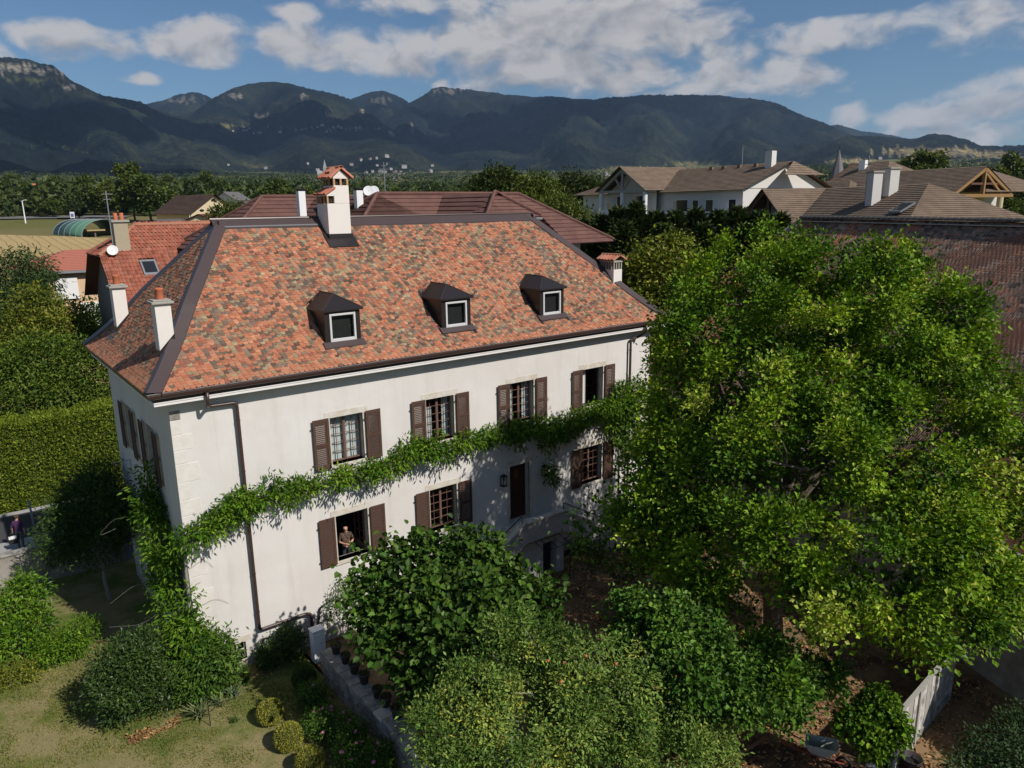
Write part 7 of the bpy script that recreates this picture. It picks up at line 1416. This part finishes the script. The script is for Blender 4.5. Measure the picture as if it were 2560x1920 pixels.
# ------------------------------------------------------------------ shed with white planks, barrow, bucket, stones
sd_o = empty('plank_wall', (13.95, -15.75, -.92)); tag(sd_o, 'peeling white plank wall below the maple near the black bucket', 'wall'); M['peel'] = mat('peeling_white', (.56, .55, .53), .9, .25, 3, .3, 12, .1, col2=(.26, .24, .21)); M['mossroof'] = mat('mossy_roof', (.17, .13, .085), .95, .3, 2, .5, 10, .1, col2=(.09, .08, .05))
rr3 = random.Random(3)
for k in range(12):
    x = k*.36; MB().box(x+.01, x+.35, -.02+rr3.uniform(-.01, .01), .02, .22, 1.72+rr3.uniform(-.03, .03)).obj('plank', M['peel'] if k % 4 != 2 else M['greytimber'], sd_o)
for x in (0, 1.44, 2.88, 4.32): MB().box(x-.06, x+.06, -.08, -.021, 0, 1.8).obj('post', M['peel'] if x != 1.44 else M['greytimber'], sd_o)
MB().box(-.05, 4.4, -.06, .1, 0, .22).obj('plinth', M['oldstone'], sd_o)
MB().bar((-.1, 0, 1.78), (4.45, 0, 1.78), .12, .05).obj('top_rail', M['greytimber'], sd_o); sd_o.rotation_euler = (0, 0, R(5))
wb = empty('wheelbarrow', (12.75, -14.35, -.92)); tag(wb, 'grey green wheelbarrow with red frame parked on the leaf litter', 'wheelbarrow'); M['barrow'] = mat('barrow_paint', (.42, .45, .40), .55, .2, 4); M['redpaint'] = mat('red_paint', (.28, .05, .035), .6, .2, 5)
ht = [(-.38, -.24), (.42, -.26), (.50, 0), (.42, .26), (-.38, .24)]; hb = [(-.2, -.15), (.18, -.17), (.22, 0), (.18, .17), (-.2, .15)]; mb = MB(); mb.add([(x, y, .62+(.05 if x > .3 else 0)) for x, y in ht]+[(x, y, .34) for x, y in hb], [(i, (i+1) % 5, 5+(i+1) % 5, 5+i) for i in range(5)]+[(5, 6, 7, 8, 9)]); o = mb.obj('tray', M['barrow'], wb); s_ = o.modifiers.new('s', 'SOLIDIFY'); s_.thickness = .012
MB().tube([(x, y, .63+(.05 if x > .3 else 0)) for x, y in ht+ht[:1]], .014, 6).obj('rim', M['barrow'], wb)
for s_ in (-1, 1):
    MB().tube(smooth_path([(-1.0, s_*.29, .58), (-.5, s_*.24, .40), (.1, s_*.16, .30), (.62, s_*.06, .2)], .2, 4), .018, 7).obj('handle', M['redpaint'], wb); MB().tube(smooth_path([(-.25, s_*.2, .33), (-.32, s_*.24, .02), (-.15, s_*.24, .02), (-.02, s_*.18, .3)], .06, 3), .014, 6).obj('leg', M['redpaint'], wb)
MB().tube([(.62+.17*math.cos(t_), 0, .19+.17*math.sin(t_)) for t_ in np.linspace(0, 2*math.pi, 21)], .042, 8, cap=False).obj('wheel', M['iron'], wb, True); MB().tube([(.62, -.08, .19), (.62, .08, .19)], .02, 8).obj('axle', M['redpaint'], wb); wb.rotation_euler = (0, 0, R(-62)); wb.location = (12.6, -14.35, -.92)
bk = empty('black_bucket', (14.35, -16.05, -.92)); tag(bk, 'black plastic builder bucket beside the stones', 'bucket'); MB().lathe([(0, .0), (.20, 0), (.27, .34), (.285, .34), (.285, .37), (.265, .37), (.19, .03), (0, .03)], (0, 0, 0), 24).obj('body', M['darkpot'], bk, True); MB().tube([(.285*math.cos(t_), .285*math.sin(t_), .32) for t_ in np.linspace(0, 2*math.pi, 25)], .012, 6, cap=False).obj('rim_ring', M['iron'], bk, True); MB().lathe([(0, .20), (.235, .2)], (0, 0, 0), 20).obj('water', M['darkglass'], bk)
def rock(p, s, label, seed):
    r = np.random.default_rng(seed); bm = bmesh.new(); bmesh.ops.create_icosphere(bm, subdivisions=2, radius=1)
    for v in bm.verts: v.co = Vector(np.array(v.co)*np.array(s)*(1+r.normal(0, .10)))
    me = bpy.data.meshes.new('stone'); bm.to_mesh(me); bm.free(); o = link('stone', me, None, M['stone']); o.location = p; o.rotation_euler = (0, 0, r.uniform(0, 3)); tag(o, label, 'stone', 'stones by the plank wall')
for i, (px, py, s, lb) in enumerate([(2195, 1905, (.28, .13, .08), 'flat pale stone left of the black bucket'), (2215, 1870, (.2, .12, .09), 'pale stone just above the flat stone'), (2250, 1885, (.17, .12, .09), 'small pale stone touching the black bucket'), (2262, 1862, (.2, .1, .08), 'pale stone at the foot of the plank wall'), (2180, 1915, (.16, .1, .06), 'leftmost small stone at the bottom edge')]): p = onZ(px, py, -.88); rock(tuple(p), s, lb, 200+i)
p0, p1 = onZ(1820, 1905, -.9), onZ(1915, 1848, -.9); o = MB().bar(tuple(p0+np.array([0, 0, .04])), tuple(p1+np.array([0, 0, .05])), .09, .05).obj('timber_batten', mat('batten', (.25, .12, .06), .8, .2, 5)); tag(o, 'reddish timber batten lying on the fallen leaves', 'batten')

# street furniture and people
pl = MB().tube([(-2.95, 16.2, -1.0), (-3.05, 16.2, 1.35)], .045, 8).obj('street_pole', M['grey_metal'], None, True); tag(pl, 'plain galvanised street pole beside the walking person', 'pole')
def person(name, label, loc, rz, arms, shirt, pants, skin, hair=None, h=1.76):
    k = h/1.76; J = [(0, 0, .95), (0, 0, 1.12), (0, .01, 1.32), (0, .01, 1.46), (0, -.005, 1.535), (0, -.02, 1.62), (0, -.015, 1.71), (0, -.125, 1.615)]; Rr = [(.16, .11), (.145, .105), (.18, .115), (.075, .07), (.056, .056), (.078, .092), (.066, .08), (.014, .016)]; E = [(0, 1), (1, 2), (2, 3), (3, 4), (4, 5), (5, 6), (5, 7)]
    def addv(p, r, par): J.append(p); Rr.append((r, r) if not isinstance(r, tuple) else r); E.append((par, len(J)-1)); return len(J)-1
    fore = []
    for s in (-1, 1):
        a = arms[0 if s < 0 else 1]; sh = addv((s*.185, .01, 1.41), .066, 2); el = addv(a[0], .047, sh); wr = addv(a[1], .031, el); pm = addv(a[2], (.04, .022), wr); fore.append((np.array(a[0]), np.array(a[2]))); d = unit(np.array(a[2])-np.array(a[1])); sx = unit(np.cross(d, [0.1, .2, 1]))
        for q, l in ((-.03, .062), (-.01, .075), (.011, .07), (.031, .055)): m_ = addv(tuple(np.array(a[2])+d*.045+sx*q), .0095, pm); m2 = addv(tuple(np.array(a[2])+d*(.045+l*.6)+sx*q-np.array([0, 0, .012])), .0085, m_); addv(tuple(np.array(a[2])+d*(.045+l)+sx*q-np.array([0, 0, .03])), .0075, m2)
        t1 = addv(tuple(np.array(a[2])+sx*-.045*s+d*.0), .011, pm); addv(tuple(np.array(a[2])+sx*-.06*s+d*.045), .009, t1)
        addv((s*.08, 0, 1.625), .016, 5); hp = addv((s*.095, 0, .90), .095, 0); kn = addv((s*.10, -.02, .50), .066, hp); an = addv((s*.10, .01, .10), .043, kn); addv((s*.115, -.17, .045), .038, an)
    me = bpy.data.meshes.new(name); me.from_pydata([tuple(np.array(j)*k) for j in J], E, []); o = bpy.data.objects.new(name+'_tmp', me); COL.objects.link(o); sk = o.modifiers.new('skin', 'SKIN'); sk.use_smooth_shade = True
    for v, r in zip(me.skin_vertices[0].data, Rr): v.radius = (r[0]*k, r[1]*k)
    me.skin_vertices[0].data[0].use_root = True
    sb = o.modifiers.new('sub', 'SUBSURF'); sb.levels = sb.render_levels = 2; dg = bpy.context.evaluated_depsgraph_get(); m2 = bpy.data.meshes.new_from_object(o.evaluated_get(dg)); bpy.data.objects.remove(o); m2.name = name
    for m_ in (skin, shirt, pants, M['iron']): m2.materials.append(m_)
    for pgn in m2.polygons:
        c = np.array(pgn.center)/k; dmin = 9
        for (e, w_) in fore:
            tt = np.clip((c-e)@(w_-e)/((w_-e)@(w_-e)), 0, 1.6); dmin = min(dmin, np.linalg.norm(c-(e+(w_-e)*tt))+(0 if tt > .12 else .2))
        pgn.material_index = 0 if c[2] > 1.475 or dmin < .068 else 3 if c[2] < .09 else 2 if c[2] < .93 and abs(c[0]) < .24 else 1
        pgn.use_smooth = True
    b = link(name, m2); b.location = loc; b.rotation_euler = (0, 0, rz); tag(b, label, 'person')
    ey = MB()
    for s in (-1, 1): ey.lathe([(0, -.01), (.010, -.004), (.010, .004), (0, .01)], (s*.032*k, -.106*k, 1.645*k), 8)
    for s in (-1, 1): MB().lathe([(0, -.008), (.010, -.003), (.010, .003), (0, .008)], (s*.032*k, -.104*k, 1.65*k), 8).obj('eye', M['iron'], b)
    MB().box(-.022*k, .022*k, -.108*k, -.09*k, 1.572*k, 1.58*k).obj('mouth', M['redpaint'], b)
    if hair: 
        r = np.random.default_rng(3); bm = bmesh.new(); bmesh.ops.create_uvsphere(bm, u_segments=16, v_segments=10, radius=1); 
        for v in bm.verts: v.co = Vector((v.co.x*.098*k, v.co.y*.115*k, v.co.z*.11*k)); 
        bmesh.ops.delete(bm, geom=[v for v in bm.verts if v.co.z < -.02*k and v.co.y < .0], context='VERTS'); me = bpy.data.meshes.new('hair'); bm.to_mesh(me); bm.free(); hh = link('hair', me, b, hair); hh.location = (0, .005, 1.69*k)
    return b
skn = mat('skin', (.52, .29, .20), .6, .05, 8); M['plaid'] = mat('dark_patterned_shirt', (.030, .022, .020), .9, .3, 18, col2=(.14, .09, .065)); M['jeans'] = mat('dark_jeans', (.03, .035, .05), .9, .15, 10); M['purple'] = mat('purple_top', (.075, .03, .085), .9, .15, 8); M['olive'] = mat('olive_trousers', (.10, .11, .09), .9, .1, 8); M['hairdark'] = mat('brown_hair', (.07, .04, .025), .8, .2, 20)
person('person', 'bald person in a dark patterned shirt standing at the open ground floor window', (5.62, .62, 1.28), R(-14), [((-.26, -.02, 1.15), (-.10, -.22, 1.12), (-.02, -.27, 1.12)), ((.27, .0, 1.15), (.10, -.20, 1.08), (.03, -.25, 1.07))], M['plaid'], M['jeans'], skn)
person('person', 'person in a purple top and grey trousers walking with a bag in the street', (-3.62, 16.35, -.95), R(150), [((-.27, .03, 1.14), (-.25, -.02, .90), (-.24, -.03, .83)), ((.30, .02, 1.14), (.34, -.10, .92), (.35, -.13, .86))], M['purple'], M['olive'], skn, M['hairdark'], 1.66)
bag = empty('shopping_bag', (-3.98, 16.25, -.5)); tag(bag, 'black and white shopping bag beside the person in the street', 'bag'); MB().box(-.16, .16, -.09, .09, 0, .24).obj('lower_panel', M['iron'], bag, bevel=.02); MB().box(-.158, .158, -.088, .088, .24, .36).obj('upper_panel', M['white'], bag, bevel=.02)
for s_ in (-.05, .05): MB().tube(smooth_path([(-.09, s_, .36), (-.07, s_, .52), (.07, s_, .52), (.09, s_, .36)], .04, 3), .008, 5).obj('handle', M['iron'], bag)
bag.location = (-3.90, 16.3, -.62)
# ------------------------------------------------------------------ air
hz_ = MB().box(CX-10500, CX+10500, CY-10500, CY+10500, -4, 1180).obj('haze', None); hz_.data.materials.clear()
hm_ = bpy.data.materials.new('haze'); hm_.use_nodes = True; t = NT(hm_.node_tree); t.n.clear(); ho = t.node('ShaderNodeOutputMaterial'); pv = t.node('ShaderNodeVolumePrincipled'); pv.inputs['Color'].default_value = (.44, .66, 1.0, 1); pv.inputs['Density'].default_value = 4.2e-5; pv.inputs['Anisotropy'].default_value = 0.1
t.l.new(pv.outputs[0], ho.inputs['Volume']); hz_.data.materials.append(hm_); tag(hz_, 'thin blue air haze over the valley', 'haze', kind='stuff')
